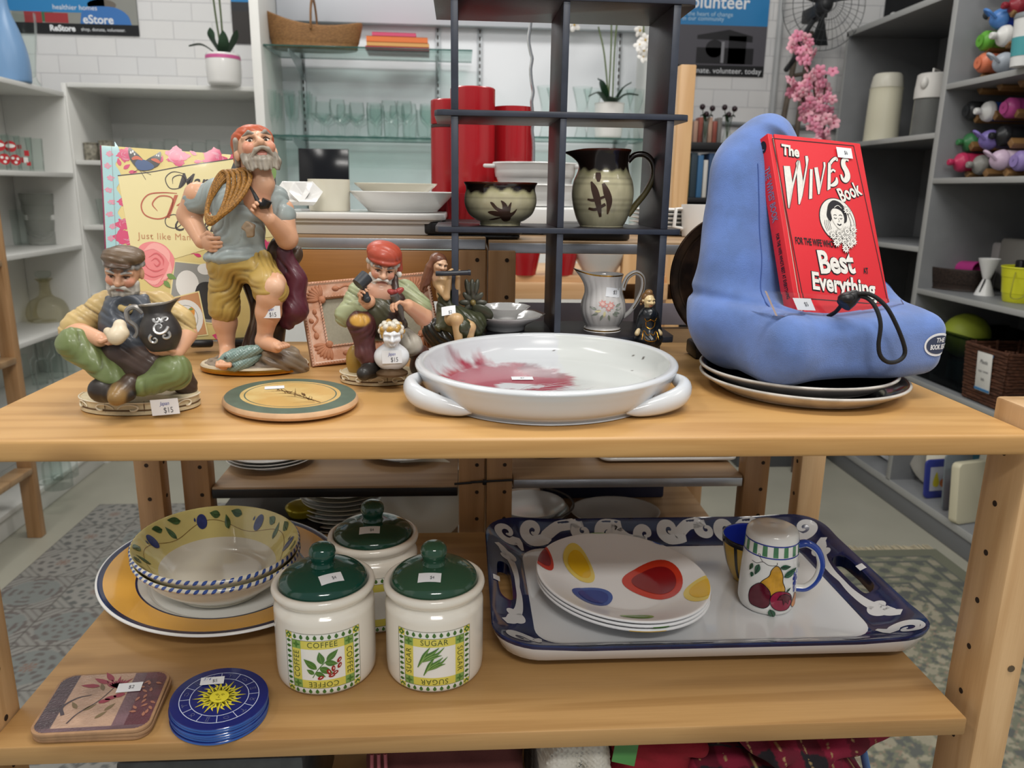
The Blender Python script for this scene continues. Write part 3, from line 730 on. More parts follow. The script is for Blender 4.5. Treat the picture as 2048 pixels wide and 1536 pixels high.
q = M(); q.flat(strokes, dm, 0, 0.0004); make('brush_marks', q, mat('scratched glaze', '#d8cdd0', 0.3), dish)
price_tag(dish, lambda u, v, h=0: dm(*xf([(u-0.027, v+0.022)], 1, 1, rot_+0.0)[0], h+0.0004), 0.026, 0.016, [('$7', 0.006, 0.0, 0)])

# --- round plaque with pressed grasses
pl = thing('trivet_plaque', 'round wooden plaque with green rim and pressed grass picture lying flat', 'plaque', (-0.1845, 0.8195, ZU), R(-51.7))
pp = [(0.0, 0.001), (0.066, 0.001), (0.0725, 0.003), (0.0742, 0.006), (0.0735, 0.0085), (0.0715, 0.0105), (0.055, 0.0115), (0.0548, 0.0115), (0.0520, 0.0115), (0.0505, 0.0115), (0.049, 0.0115), (0.0, 0.0115)]
m = M(); m.lathe(pp, 96, 1.08, 0.93, mats=[1, 1, 1, 1, 1, 0, 0, 2, 2, 0, 2])
RAWW = mat('bare wood rim', '#d3ab83', 0.6, var=0.12, vscale=60)
make('disc', m, [mat('green painted rim', '#56685a', 0.45, var=0.15, vscale=70), RAWW, mat('aged varnished panel', '#dcbf80', 0.3, col2='#cfa865', vscale=24)], pl)
m = M(); S_ = []
fm = lambda u, v, h=0: np.array([u*1.08, v*0.93, 0.0117+h])
tw = xf([(0, 0)], 1)[0]
for i in range(26):
    x0 = 0.036-i*0.0022; y0 = -0.022+i*0.0013+rng.uniform(-.004, .004); L = rng.uniform(.012, .028); a = rng.uniform(1.6, 3.6)
    S_.append(stroke([(x0, y0), (x0+L*.5*math.cos(a), y0+L*.5*math.sin(a)+.002), (x0+L*math.cos(a), y0+L*math.sin(a))], (.0007, .0005, .0002), 4))
S_.append(stroke([(0.042, -0.024), (0.02, -0.010), (-0.005, 0.004), (-0.034, 0.022)], (.0012, .0010, .0007, .0003), 6)); S_ += [leaf(0.018, -0.004, .014, .004, 2.2), leaf(0.0, 0.006, .011, .003, 2.9), leaf(0.03, -0.018, .012, .003, 2.5)]
S_ = [xf(s_, 1, 1, R(40)) for s_ in S_]
m.flat(S_, fm, 0, 0.0002); make('pressed_grass', m, mat('dried grass', '#6b4a25', 0.7), pl)
price_tag(pl, lambda u, v, h=0: np.array([*xf([(u, v)], 1, 1, R(65), -0.035, -0.002)[0], 0.0117+h]), 0.021, 0.013, [])

# --- brown stoneware plates under the blue book cushion
def ring_plate(prof, sx, sy, mats_, ms, name, label, cat, loc, rz, group=None, n=128):
    t = thing(name, label, cat, loc, rz, group); m = M(); m.lathe(prof, n, sx, sy, mats=ms); o = make('plate', m, mats_, t, sharp=60); return t, m
STG = mat('grey white stoneware', '#c9c3ba', 0.22, var=0.22, vscale=40, coat=0.25); TENMOKU = mat('black tenmoku glaze', '#17131a', 0.12, coat=0.3); RUST = mat('rust rim', '#5a3a2e', 0.3)
pr = spline_prof([(0.0, 0.0), (0.085, 0.0), (0.100, 0.004), (0.117, 0.0135), (0.121, 0.017), (0.119, 0.019), (0.113, 0.0165), (0.10, 0.009), (0.08, 0.006), (0.0, 0.006)], 5)
ms = [0]*31+[1]*(len(pr)-1-31); ms[28:31] = [2, 2, 2]
ring_plate(pr, 1.0, 1.0, [STG, TENMOKU, RUST], [0]*26+[2]*2+[1]*(len(pr)-1-28), 'stoneware_plate', 'grey stoneware plate at the bottom, directly on the pine shelf under the cushion', 'plate', (0.413, 0.885, ZU), 0.3)
ring_plate(pr, 0.955, 0.955, [STG, TENMOKU, RUST], [0]*26+[2]*2+[1]*(len(pr)-1-28), 'stoneware_plate', 'black glazed stoneware plate between the blue cushion and another plate', 'plate', (0.409, 0.893, ZU+0.0085), 1.3)

# --- yellow banded platter with two oval bowls
po = thing('platter', 'large white platter with a broad yellow band and navy lines', 'platter', (-0.346, 1.044, ZL), R(-51.7))
pr = spline_prof([(0.0, 0.0), (0.085, 0.0), (0.098, 0.002), (0.11, 0.008), (0.150, 0.018), (0.1755, 0.0235), (0.1785, 0.0255), (0.1772, 0.027), (0.173, 0.0268), (0.168, 0.0258), (0.125, 0.0165), (0.1225, 0.0158), (0.108, 0.0075), (0.098, 0.0055), (0.0, 0.0055)], 4)
ms = []
for i in range(len(pr)-1):
    r_ = (pr[i][0]+pr[i+1][0])/2; ms.append(0 if i < 27 else 2 if (0.1755 > r_ > 0.169 or 0.1245 > r_ > 0.1224) else 1 if r_ > 0.1245 and r_ < 0.1695 else 0)
m = M(); m.lathe(pr, 160, 1.09, 0.912, mats=ms); make('plate', m, [WHITEG, mat('yellow glaze', '#e3ab4a', **GLZ, var=0.06, vscale=12), NAVY], po, sharp=60)

BLDASH = mat('blue brush dash', '#3c5aa6', **GLZ, var=0.3, vscale=300); YELG = mat('pale yellow glaze', '#e0d28a', **GLZ, var=0.08, vscale=20)
LEAFG = mat('leaf green glaze', '#4f7048', **GLZ, var=0.4, vscale=120); PLUM = mat('plum blue glaze', '#34437f', **GLZ, var=0.25, vscale=120); VINE = mat('vine line glaze', '#8b6a3c', **GLZ); LEAFD = mat('dark leaf line', '#2c4a2e', **GLZ)
def oval_bowl(label, z, paint):
    t = thing('oval_bowl', label, 'bowl', (-0.3475, 1.029, z), R(-52.3))
    pr = spline_prof([(0.0, 0.0), (0.062, 0.0), (0.066, 0.004), (0.078, 0.010), (0.100, 0.028), (0.1145, 0.0455), (0.1185, 0.050), (0.1205, 0.0535), (0.1185, 0.0565), (0.1155, 0.0548), (0.100, 0.0365), (0.0835, 0.0205), (0.066, 0.0095), (0.045, 0.0065), (0.0, 0.006)], 6)
    ms = [(1 if (i >= 50 and pr[i][0] > 0.0835) else 0) for i in range(len(pr)-1)]
    m = M(); m.lathe(pr, 144, 1.085, 0.92, mats=ms); make('bowl', m, [mat('ivory glaze', '#e0dccd', **GLZ), YELG], t, sharp=60)
    dash = M(); N = 66
    for k in range(N):
        a = 2*math.pi*k/N; lo, hi = 38, 51
        for j in range(2):
            pass
        P = []
        for i in range(lo, hi):
            w = 0.023*math.sin(math.pi*(i-lo+0.8)/(hi-lo+0.6))**0.5; nr = pr[i+1]-pr[i-1]; nn = np.array([nr[1], -nr[0]]); nn /= np.linalg.norm(nn)
            q_ = pr[i]+nn*0.00035
            P.append([(q_[0]*1.085*math.cos(a+w+0.004*(i-lo)), q_[0]*0.92*math.sin(a+w+0.004*(i-lo)), q_[1]), (q_[0]*1.085*math.cos(a-w+0.004*(i-lo)), q_[0]*0.92*math.sin(a-w+0.004*(i-lo)), q_[1])])
        dash.grid(np.array(P))
    make('rim_dashes', dash, BLDASH, t)
    if paint:
        dm = drape(m); g = M(); rv = R(52.3)
        def pol(r_, a_): return (r_*1.085*math.cos(a_), r_*0.92*math.sin(a_))
        vine = [pol(0.098+0.006*math.sin(a_*5), a_) for a_ in np.linspace(0, 2*math.pi, 60, endpoint=False)]
        g.flat([stroke(vine, 0.0006, 3, True)], dm, 2, 0.0003)
        for k in range(7):
            a_ = k*2*math.pi/7+0.25
            x, y = pol(0.103, a_); g.flat([ell(x, y, 0.0085, 0.0075, rot=a_)], dm, 1, 0.0005); g.flat([leaf(*pol(0.104, a_+0.1), 0.005, 0.003, a_)], dm, 1, 0.0006)
            for da, rr_, ro, L in ((0.30, 0.109, 1.7, 0.019), (0.48, 0.093, 0.9, 0.018), (0.62, 0.108, 2.0, 0.016)):
                x, y = pol(rr_, a_+da); g.flat([leaf(x, y, L, 0.009, a_+ro)], dm, 0, 0.0005)
                g.flat([xf(stroke([(0, 0), (L*0.5, 0.0004), (L*0.95, 0)], (.0008, .0005, .0001), 3), 1, 1, a_+ro, x, y)], dm, 3, 0.0008)
        make('plum_branch_painting', g, [LEAFG, PLUM, VINE, LEAFD], t)
    return t
oval_bowl('lower oval bowl with blue dashed rim, nested under its twin on the platter', ZL+0.006, False)
oval_bowl('upper oval bowl painted with blue plums and leaves on yellow', ZL+0.0185, True)

# --- three lidded canisters
LIDG = mat('bottle green glaze', '#17463a', **GLZ); JARG = mat('canister cream glaze', '#ebe5d9', 0.14, coat=0.3)
DL = [mat('label green', '#4c7a35', 0.2, coat=0.3), mat('label light green', '#84a95a', 0.2, coat=0.3), mat('label yellow', '#dfd35f', 0.2, coat=0.3), mat('label white', '#f0efe9', 0.2, coat=0.3), mat('label ink', '#4e5a2c', 0.2, coat=0.3), mat('berry red', '#9d2323', 0.2, coat=0.3), mat('deep leaf', '#2f5b2a', 0.2, coat=0.3)]
def jar_r(z):
    return float(np.interp(z, [0, 0.002, 0.006, 0.02, 0.09, 0.095], [0.050, 0.0545, 0.0570, 0.0580, 0.0580, 0.0575]))
def canister(label, x, y, word, a0, pic, stick, lidmat):
    t = thing('lidded_canister', label, 'canister', (x, y, ZL))
    pr = [(0.0, 0.001), (0.049, 0.001), (0.0525, 0.0004)]+[(jar_r(z), z) for z in (0.002, 0.004, 0.007, 0.012, 0.02, 0.05, 0.088, 0.092)]+[(0.0562, 0.0955), (0.0535, 0.098), (0.0520, 0.1005), (0.0525, 0.1035), (0.0560, 0.1065), (0.0590, 0.110), (0.0597, 0.1140), (0.0585, 0.1178), (0.0560, 0.1190), (0.0530, 0.1185), (0.0515, 0.116), (0.0505, 0.1145), (0.0475, 0.1130), (0.0460, 0.10), (0.0, 0.09)]
    m = M(); m.lathe(pr, 96); make('jar', m, JARG, t, sharp=60)
    pr = [(0.0, 0.1135), (0.0495, 0.1145), (0.0512, 0.1160), (0.0512, 0.1178)]+[(0.0512*math.cos(a_), 0.1178+0.0205*math.sin(a_)) for a_ in np.linspace(0.08, 1.20, 12)]
    pr += [(0.0140, 0.1368), (0.0128, 0.1390), (0.0125, 0.1420), (0.0135, 0.1450), (0.0150, 0.1485), (0.0155, 0.1525), (0.0146, 0.1570), (0.0120, 0.1607), (0.0075, 0.1630), (0.0, 0.1637)]
    l = M(); l.lathe(pr, 80); lo = make('lid', l, lidmat, t, sharp=60)
    dm = drape(l)
    sx_, sy_, sr = stick; price_tag(lo, lambda u, v, h=0: dm(*xf([(u, v)], 1, 1, sr, sx_, sy_)[0], h), 0.026, 0.0135, [('$4', 0.0065, 0.003, -0.001)])
    # printed panel wrapped round the front
    f = cyl_map(lambda z: jar_r(z), a0, 0.042); f0 = f
    def f(u, v, h=0.0):
        r_ = jar_r(v+0.0425); an = a0+u/0.058; return np.array([(r_+h)*math.cos(an), (r_+h)*math.sin(an), v+0.0425])
    g = M(); W_, H_ = 0.044, 0.0385; ML = 0.006
    g.flat([rect(-W_, -H_, W_, H_)], f, 3, 0.0002, ML)
    b1x, b1y = 0.0355, 0.030; b2x, b2y = 0.0245, 0.0195
    for x0, x1 in ((-W_, -b1x), (b1x, W_)):
        for y0, y1 in ((-H_, -b1y), (b1y, H_)):
            g.flat([rect(x0, y0, x1, y1)], f, 2, 0.0003, ML); cx, cy = (x0+x1)/2, (y0+y1)/2; d = 0.0042
            g.flat([[(cx-d, cy), (cx, cy-d), (cx+d, cy), (cx, cy+d)]], f, 0, 0.00045, ML); g.flat([[(cx-.0016, cy), (cx, cy-.0016), (cx+.0016, cy), (cx, cy+.0016)]], f, 2, 0.0006)
    for x0, x1 in ((-b1x, -b2x), (b2x, b1x)):
        for y0, y1 in ((-b1y, -b2y), (b2y, b1y)):
            g.flat([rect(x0, y0, x1, y1)], f, 1, 0.0003, ML); cx, cy = (x0+x1)/2, (y0+y1)/2
            for a_ in (0.0, 1.571, 3.142, 4.712): g.flat([leaf(cx, cy, 0.0047, 0.0026, a_)], f, 0, 0.00045)
    for r_ in (rect(-b2x, b2y, b2x, b1y), rect(-b2x, -b1y, b2x, -b2y), rect(-b1x, -b2y, -b2x, b2y), rect(b2x, -b2y, b1x, b2y)): g.flat([r_], f, 2, 0.0003, ML)
    for i in range(9):
        u = -0.0315+i*0.0079
        for v in (-0.0343, 0.0343): g.flat([leaf(u, v-0.0031, 0.0064, 0.0045, math.pi/2)], f, 0, 0.0004); g.flat([stroke([(u, v-0.003), (u, v+0.003)], .0004, 2)], f, 6, 0.0006)
    for i in range(9):
        v = -0.0268+i*0.0067
        for u in (-0.0398, 0.0398): g.flat([leaf(u-0.0032, v, 0.0064, 0.0042, 0.12)], f, 0, 0.0004); g.flat([stroke([(u-.003, v), (u+.003, v)], .0004, 2)], f, 6, 0.0006)
    for a_, b_ in ((W_, H_), (b1x, b1y)):
        for p, q in (((-a_, -b_), (a_, -b_)), ((a_, -b_), (a_, b_)), ((a_, b_), (-a_, b_)), ((-a_, b_), (-a_, -b_))):
            g.flat([stroke([p, q], .00045, 12)], f, 4, 0.0005)
    if word:
        for (u, v, ro) in ((0, 0.0247, 0), (0, -0.0247, math.pi), (-0.030, 0, math.pi/2), (0.030, 0, -math.pi/2)):
            g.flat([text(word, 0.0098, u, v, ro, sx=0.92 if len(word) > 5 else 0.95, space=1.12)], f, 4, 0.0005)
    if pic == 'coffee':
        st = [(-0.012, -0.016), (-0.006, -0.006), (0.0, 0.001), (0.006, 0.006)]; g.flat([stroke(st, .0009, 5)], f, 0, 0.0005)
        for (x_, y_, L, w_, ro) in ((-0.007, -0.005, 0.019, 0.009, 2.45), (-0.001, 0.001, 0.016, 0.009, 1.75), (0.004, 0.005, 0.018, 0.008, 0.75), (0.002, 0.003, 0.015, 0.008, -0.25), (-0.004, -0.003, 0.017, 0.009, -0.55), (-0.010, -0.011, 0.010, 0.006, 2.6), (-0.009, -0.009, 0.013, 0.007, -0.5)):
            g.flat([leaf(x_, y_, L, w_, ro)], f, 0, 0.0006, 0.01); g.flat([xf(stroke([(0, 0), (L*.5, .0002), (L*.95, 0)], .0004, 3), 1, 1, ro, x_, y_)], f, 1, 0.0008)
        for i, (x_, y_, ro) in enumerate(((0.018, 0.004, 1.0), (0.018, -0.003, 1.1), (0.011, -0.0055, 1.5), (0.006, -0.009, 1.9), (0.013, -0.011, 0.5), (0.009, -0.014, 0.2), (-0.003, -0.0155, 0.5))):
            g.flat([ell(x_, y_, 0.0037, 0.0021, rot=ro)], f, 5, 0.0009+i*0.00008); g.flat([ell(x_+.0004, y_+.0006, 0.0016, 0.0005, 8, rot=ro)], f, 3, 0.0016)
    elif pic == 'sugar':
        def cane(dx, dy, sc):
            for pts, wd in (([(-0.018, -0.012), (-0.013, -0.002), (-0.009, 0.006), (-0.003, 0.016)], (.0009, .004, .0045, .0002)), ([(-0.016, -0.008), (-0.009, 0.002), (0.0, 0.008), (0.008, 0.015)], (.001, .0045, .0045, .0002)), ([(-0.013, -0.004), (-0.003, 0.003), (0.006, 0.007), (0.014, 0.015)], (.001, .0045, .003, .0002)), ([(-0.012, -0.004), (-0.004, 0.0), (0.004, 0.003), (0.011, 0.0045)], (.001, .004, .003, .0002))):
                g.flat([xf(stroke(pts, wd, 6), sc, sc, 0, dx, dy)], f, 0, 0.0006+0.00001*len(g.f) % 0.0005); g.flat([xf(stroke([(p[0]+.0005, p[1]-.0002) for p in pts], [w_*0.28 for w_ in wd], 6), sc, sc, 0, dx, dy)], f, 1, 0.0012)
        cane(-0.002, 0.005, 0.95); cane(0.003, -0.006, 0.85)
    make('printed_panel', g, DL, t, sharp=None)
    return t
canister('cream canister labelled coffee with red berries and a green lid', -0.161, 0.829, 'COFFEE', R(-84), 'coffee', (0.014, -0.028, 0.45), LIDG)
canister('cream canister labelled sugar with green cane leaves and a green lid', -0.032, 0.828, 'SUGAR', R(-88.5), 'sugar', (-0.004, -0.030, -0.06), mat('moss green glaze', '#2c4f3c', **GLZ))
canister('third green lidded cream canister, standing behind the coffee and sugar ones', -0.117, 0.953, '', R(-66), '', (-0.001, -0.028, 0.05), mat('pine green glaze', '#1d4536', **GLZ))

# --- square and round coaster stacks
TANE = mat('coaster board edge', '#a98462', 0.5, var=0.2, vscale=90)
for i in range(3):
    lab = ['bottom square coaster of the stack at the front left corner', 'middle square coaster between the two others of the stack', 'top square coaster printed with a red flower on parchment'][i]
    t = thing('square_coaster', lab, 'coaster', (-0.3915+0.0012*(i == 1), 0.7605-0.001*i+0.001, ZL+i*0.0043), R(1.2+0.9*(i-1)), 'square coasters'); SH = 0.05
    T = (np.array([[1, -0.075, 0], [0, 1, 0], [0, 0, 1]]), (0, 0, 0)); m = M(); m.prism(rrect(0.121, 0.103, 0.016), 0.0, 0.004, 0.0007, T=T); make('board', m, TANE, t)
    if i == 2:
        def f(u, v, h=0): return np.array([u-0.075*v, v, 0.0041+h])
        nx, ny = 130, 110; X, Y = np.meshgrid(np.linspace(-0.0585, 0.0585, nx), np.linspace(-0.0495, 0.0495, ny), indexing='ij')
        n1 = fbm(X*60, Y*60, 4, 1); n2 = fbm(X*25, Y*90, 3, 4)
        parch = np.array(lin('#b3927a'))*(0.62+0.7*n1[..., None]); wine = np.array(lin('#5b3038'))*(0.5+0.9*n2[..., None]); mauve = np.array(lin('#6e5258'))*(0.6+0.8*n1[..., None])
        Cc = np.where((X > 0.034)[..., None], wine, np.where((X > 0.021)[..., None], mauve, np.where((X < -0.040)[..., None], np.array(lin('#4d3a40'))*(0.5+0.9*n2[..., None]), parch)))
        Cc = np.where((Y < -0.043)[..., None], mauve*0.8, Cc)
        ok = (np.hypot(np.maximum(abs(X)-0.0425, 0), np.maximum(abs(Y)-0.0335, 0)) < 0.0158); mm = M()
        idx = np.full(X.shape, -1); vs = []; cs = []
        P = np.stack([X-0.075*Y, Y, np.full_like(X, 0.00415)], -1); fs = [[i_*ny+j, (i_+1)*ny+j, (i_+1)*ny+j+1, i_*ny+j+1] for i_ in range(nx-1) for j in range(ny-1) if ok[i_, j] and ok[i_+1, j+1] and ok[i_+1, j] and ok[i_, j+1]]
        mm.add(P.reshape(-1, 3), fs, 0, Cc.reshape(-1, 3)); make('picture', mm, mat('shrink wrapped print', None, 0.22, bump=0.35, bscale=420, coat=0.6), t, sharp=None)
        g = M()
        g.flat([stroke([(-0.026, -0.036), (-0.020, -0.020), (-0.005, 0.0), (0.004, 0.022)], (.0016, .0014, .0012, .0008), 6), stroke([(-0.035, -0.022), (-0.040, -0.008), (-0.030, 0.006), (-0.016, 0.011)], (.004, .003, .002, .0008), 6)], f, 1, 0.0004)
        for a_ in np.linspace(-0.4, 2.6, 13): g.flat([leaf(0.006, 0.022, 0.018+0.004*math.sin(a_*9), 0.004, a_)], f, 0, 0.0005)
        for (x_, y_, a_) in ((-0.012, 0.026, 3.0), (-0.004, 0.030, 2.6), (0.0, 0.034, 2.2)): g.flat([leaf(x_, y_, 0.022, 0.007, a_)], f, 0, 0.0005)
        for (x_, y_) in ((0.006, 0.004), (0.014, 0.008), (0.001, -0.001)): g.flat([ell(x_, y_, 0.006, 0.0035, 14, 0.4)], f, 0, 0.0005)
        for (x_, y_, a_) in ((-0.006, 0.018, 2.0), (-0.016, -0.016, 0.8), (0.006, -0.018, 1.0), (-0.024, -0.012, 2.2), (0.0, -0.03, 0.9)): g.flat([leaf(x_, y_, 0.015, 0.005, a_)], f, 2, 0.0004)
        for k in range(16): g.flat([leaf(0.040+rng.uniform(-.004, .012), -0.03+k*0.0042, 0.008, 0.0035, rng.uniform(0, 6))], f, 3, 0.0004)
        make('flower_print', g, [mat('print crimson', '#8f3040', 0.25, coat=0.5), mat('print stem', '#453a40', 0.25, coat=0.5), mat('print olive', '#6f5d3e', 0.25, coat=0.5), mat('print rose brown', '#a06a52', 0.25, coat=0.5)], t)
        price_tag(t, lambda u, v, h=0: f(*xf([(u+0.0225, v+0.0195)], 1, 1, 0.06)[0], h+0.0006), 0.026, 0.0165, [('$2', 0.0085, 0.002, 0)])
COB = mat('coaster navy print', '#0f1f63', 0.2, coat=0.5); COE = mat('coaster blue edge', '#2c5aa8', 0.45)
for i in range(6):
    t = thing('round_coaster', ['round blue coaster at the bottom of the stack', 'second round blue coaster from the bottom of the stack', 'third round blue coaster from the bottom of the stack', 'fourth round blue coaster, third from the top of the stack', 'round blue coaster just under the sun printed one', 'top round coaster printed with a yellow sun and zodiac ring'][i], 'coaster', (-0.2655+0.0006*((i*7) % 3-1), 0.7525+0.0006*((i*5) % 3-1), ZL+i*0.0031), R(-50), 'round coasters')
    m = M(); m.lathe([(0, 0), (0.0522, 0), (0.0528, 0.0004), (0.0528, 0.0025), (0.0524, 0.003), (0, 0.003)], 80, 1.06, 0.95, mats=[1, 1, 1, 0, 0]); make('board', m, [COB, COE], t)
    if i == 5:
        f = lambda u, v, h=0: np.array([u*1.06, v*0.95, 0.0031+h]); g = M()
        for r_ in (0.0425, 0.0315): g.flat([stroke(ell(0, 0, r_, n=60), 0.0007, 1, True)], f, 0, 0.0002)
        for k in range(12):
            a_ = k*math.pi/6; g.flat([stroke([(0.0315*math.cos(a_), 0.0315*math.sin(a_)), (0.0425*math.cos(a_), 0.0425*math.sin(a_))], 0.0006, 2)], f, 0, 0.0002)
            c_ = np.array([0.037*math.cos(a_+0.26), 0.037*math.sin(a_+0.26)]); ro = a_+0.26-math.pi/2
            gl_ = [[stroke([(-.003, .002), (-.001, .003), (0, 0), (.001, .003), (.003, .002)], .0005, 4), stroke([(0, 0), (0, -.003)], .0005, 2)], [stroke(ell(0, -.001, .0018, n=10), .0005, 1, True), stroke([(-.002, .003), (0, .001), (.002, .003)], .0005, 4)], [stroke([(-.002, .003), (.002, .003)], .0005, 2), stroke([(-.002, -.003), (.002, -.003)], .0005, 2), stroke([(-.001, -.003), (-.001, .003)], .0005, 2), stroke([(.001, -.003), (.001, .003)], .0005, 2)], [stroke([(-.003, .001), (0, .002), (.003, 0)], .0005, 4), stroke([(-.003, -.001), (0, -.002), (.003, -.001)], .0005, 4)]][k % 4]
            g.flat([xf(s_, 1, 1, ro, *c_) for s_ in gl_], f, 3, 0.0002)
        for k in range(24):
            a_ = k*math.pi/12; L = 0.029 if k % 2 == 0 else 0.024; w_ = 0.0055 if k % 2 == 0 else 0.005
            if k % 2 == 0: g.flat([xf([(0.008, -w_/2), (L, 0), (0.008, w_/2)], 1, 1, a_)], f, 1, 0.0003)
            else: g.flat([xf(stroke([(0.008, 0), (0.014, 0.002), (0.019, -0.0015), (L, 0.001)], (w_, w_*.8, w_*.5, .0002), 5), 1, 1, a_)], f, 1, 0.0003)
            g.flat([xf(stroke([(0.010, -.0006), (L*0.85, -.0002)], (.001, .0002), 3), 1, 1, a_)], f, 2, 0.0005)
        g.flat([ell(0, 0, 0.0105, n=30)], f, 1, 0.0006)
        g.flat([xf(s_, 1, 1, R(52)) for s_ in (stroke([(-.005, .003), (-.003, .0042), (-.0012, .003)], .0008, 4), stroke([(.005, .003), (.003, .0042), (.0012, .003)], .0008, 4), stroke([(0, .002), (-.001, -.002), (.001, -.002)], .0006, 4), stroke([(-.003, -.005), (0, -.006), (.003, -.005)], .0009, 4), ell(-.003, .0022, .001, .0006, 8), ell(.003, .0022, .001, .0006, 8))], f, 2, 0.0008)
        make('sun_print', g, [mat('print white line', '#c9d2e6', 0.3), mat('print sun yellow', '#d2c637', 0.3), mat('print sun shade', '#7d7416', 0.35), mat('print old gold', '#5f6680', 0.35)], t)
        price_tag(t, lambda u, v, h=0: f(*xf([(u, v)], 1, 1, R(58), -0.030, 0.006)[0], h+0.0007), 0.026, 0.0135, [('$5', 0.0075, 0.003, -0.001), ('3 / 6', 0.006, -0.006, 0.003, 0.3, 1)])

# --- blue and white handled tray
tr = thing('serving_tray', 'large rectangular white tray with navy scroll border and cut-out handles', 'tray', (0.3165, 0.985, ZL))
def outline(hw, hh, r, n=160, bow=0.0):
    P = np.array(rrect(2*hw, 2*hh, r, 10)); P = np.vstack([P, P[:1]]); d = np.r_[0, np.cumsum(np.linalg.norm(np.diff(P, axis=0), axis=1))]; s = np.linspace(0, d[-1], n+1)[:-1]
    Q = np.stack([np.interp(s, d, P[:, 0]), np.interp(s, d, P[:, 1])], 1); return Q
RG = [(0.20, 0.115, 0.03, 0.0), (0.212, 0.125, 0.035, 0.0), (0.250, 0.160, 0.042, 0.0060), (0.2700, 0.1770, 0.052, 0.0165), (0.2780, 0.1838, 0.054, 0.0320), (0.2790, 0.1848, 0.055, 0.0362), (0.2775, 0.1833, 0.054, 0.0378), (0.270, 0.176, 0.05, 0.0352), (0.245, 0.155, 0.042, 0.0210), (0.228, 0.1375, 0.036, 0.0125), (0.222, 0.1325, 0.034, 0.0100), (0.216, 0.127, 0.032, 0.0088), (0.15, 0.08, 0.03, 0.0085), (0.01, 0.005, 0.004, 0.0085)]
m = M(); L_ = []
for hw, hh, r_, z in RG:
    Q = outline(hw, hh, r_); lift = 0.006*np.clip((np.abs(Q[:, 0])-0.17)/0.1, 0, 1)*np.clip((np.abs(Q[:, 1])-0.10)/0.08, 0, 1)*(z > 0.02)
    L_.append(np.column_stack([Q, z+lift]))
L_ = np.array(L_); NG = L_.shape[1]; F = []; MI = []
for i in range(len(RG)-1):
    for j in range(NG): F.append([i*NG+j, i*NG+(j+1) % NG, (i+1)*NG+(j+1) % NG, (i+1)*NG+j]); MI.append(1 if 4 <= i <= 9 else 0)
F += [list(range(NG))[::-1], [(len(RG)-1)*NG+j for j in range(NG)]]; MI += [0, 0]
m.add(L_.reshape(-1, 3), F, MI)
TW = mat('tray white glaze', '#d9dadb', **GLZ)
body = make('tray_tmp', m, [TW, NAVY], None, sharp=None)
for sgn in (-1, 1):
    c = M(); c.prism(cr([(-0.007, -0.052), (0.0065, -0.046), (0.0095, -0.01), (0.0095, 0.01), (0.0065, 0.046), (-0.007, 0.052), (-0.0105, 0.03), (-0.0105, -0.03)], 5, True)*1.0, -0.05, 0.1)
    co = make('cut', c, NAVY, None, (sgn*0.2560, 0.004, 0)); co.rotation_euler = (0, 0, 0 if sgn > 0 else math.pi); md = body.modifiers.new('slot', 'BOOLEAN'); md.object = co; md.operation = 'DIFFERENCE'; md.solver = 'EXACT'
    bpy.context.view_layer.update(); me = bpy.data.meshes.new_from_object(body.evaluated_get(bpy.context.evaluated_depsgraph_get())); body.modifiers.clear(); body.data = me; bpy.data.objects.remove(co)
body.data.set_sharp_from_angle(angle=R(50)); body.name = 'tray'; body.parent = tr; dm = drape(m); q = M()
def spiral(cx, cy, r0, turns, a0, sense, n=14):
    return [(cx+r0*(0.12+0.88*t)*math.cos(a0-sense*(1-t)*turns*2*math.pi), cy+r0*(0.12+0.88*t)*math.sin(a0-sense*(1-t)*turns*2*math.pi)) for t in np.linspace(0, 1, n)]
def scroll(L, flip, w=0.0185, r=0.0168):
    """an S-wave with a curl at each end, length L along u, v across the rim"""
    s1 = spiral(-L/2+r, 0.003, r, 1.15, -math.pi/2, 1); s2 = spiral(L/2-r, 0.003, r*0.92, 1.1, math.pi/2, -1)[::-1]
    mid = [(-L/2+2.1*r, -0.010), (-L/6, -0.004), (0.0, 0.010), (L/6, 0.014)]
    P = s1+mid+s2; n1, n2 = len(s1), len(s2)
    wd = list(np.linspace(0.003, w, n1))+[w*1.05, w*1.0, w*0.95, w*1.0]+list(np.linspace(w, 0.003, n2))
    P = [(x, y*flip) for x, y in P]; return stroke(P, wd, 3)
SCR = []
for k, (x0, fl_, L) in enumerate(((-0.245, 1, 0.0), (-0.160, 1, 0.115), (-0.048, -1, 0.095), (0.055, 1, 0.095), (0.150, 1, 0.095))):
    if L: SCR.append(xf(scroll(L, fl_), 1, 1, 0, x0, 0.1585))
for cx, cy, a_, se in ((-0.244, 0.150, -0.6, 1), (0.246, 0.150, 3.6, -1), (0.248, -0.152, 2.6, 1), (-0.243, -0.150, 0.4, -1)):
    sp_ = spiral(cx, cy, 0.0195, 1.2, a_, se); tail = [(sp_[-1][0]-math.copysign(0.016, cx)*0.5, sp_[-1][1]-math.copysign(0.030, cy)*0.6)]
    SCR.append(stroke(sp_+tail, list(np.linspace(.004, .0155, len(sp_)))+[.004], 3))
for sgn in (-1, 1):
    for fl_ in (-1, 1):
        SCR.append(stroke([(sgn*0.262, fl_*0.112), (sgn*0.2525, fl_*0.102), (sgn*0.2475, fl_*0.088), (sgn*0.2400, fl_*0.064), (sgn*0.2365, fl_*0.030), (sgn*0.2370, 0.0)], (.010, .013, .014, .011, .008, .006), 5))
        sp_ = spiral(sgn*0.249, fl_*0.083, 0.0150, 1.15, (0.9 if sgn > 0 else 2.2)*fl_, -sgn*fl_); SCR.append(stroke(sp_, np.linspace(.003, .0135, len(sp_)), 3))
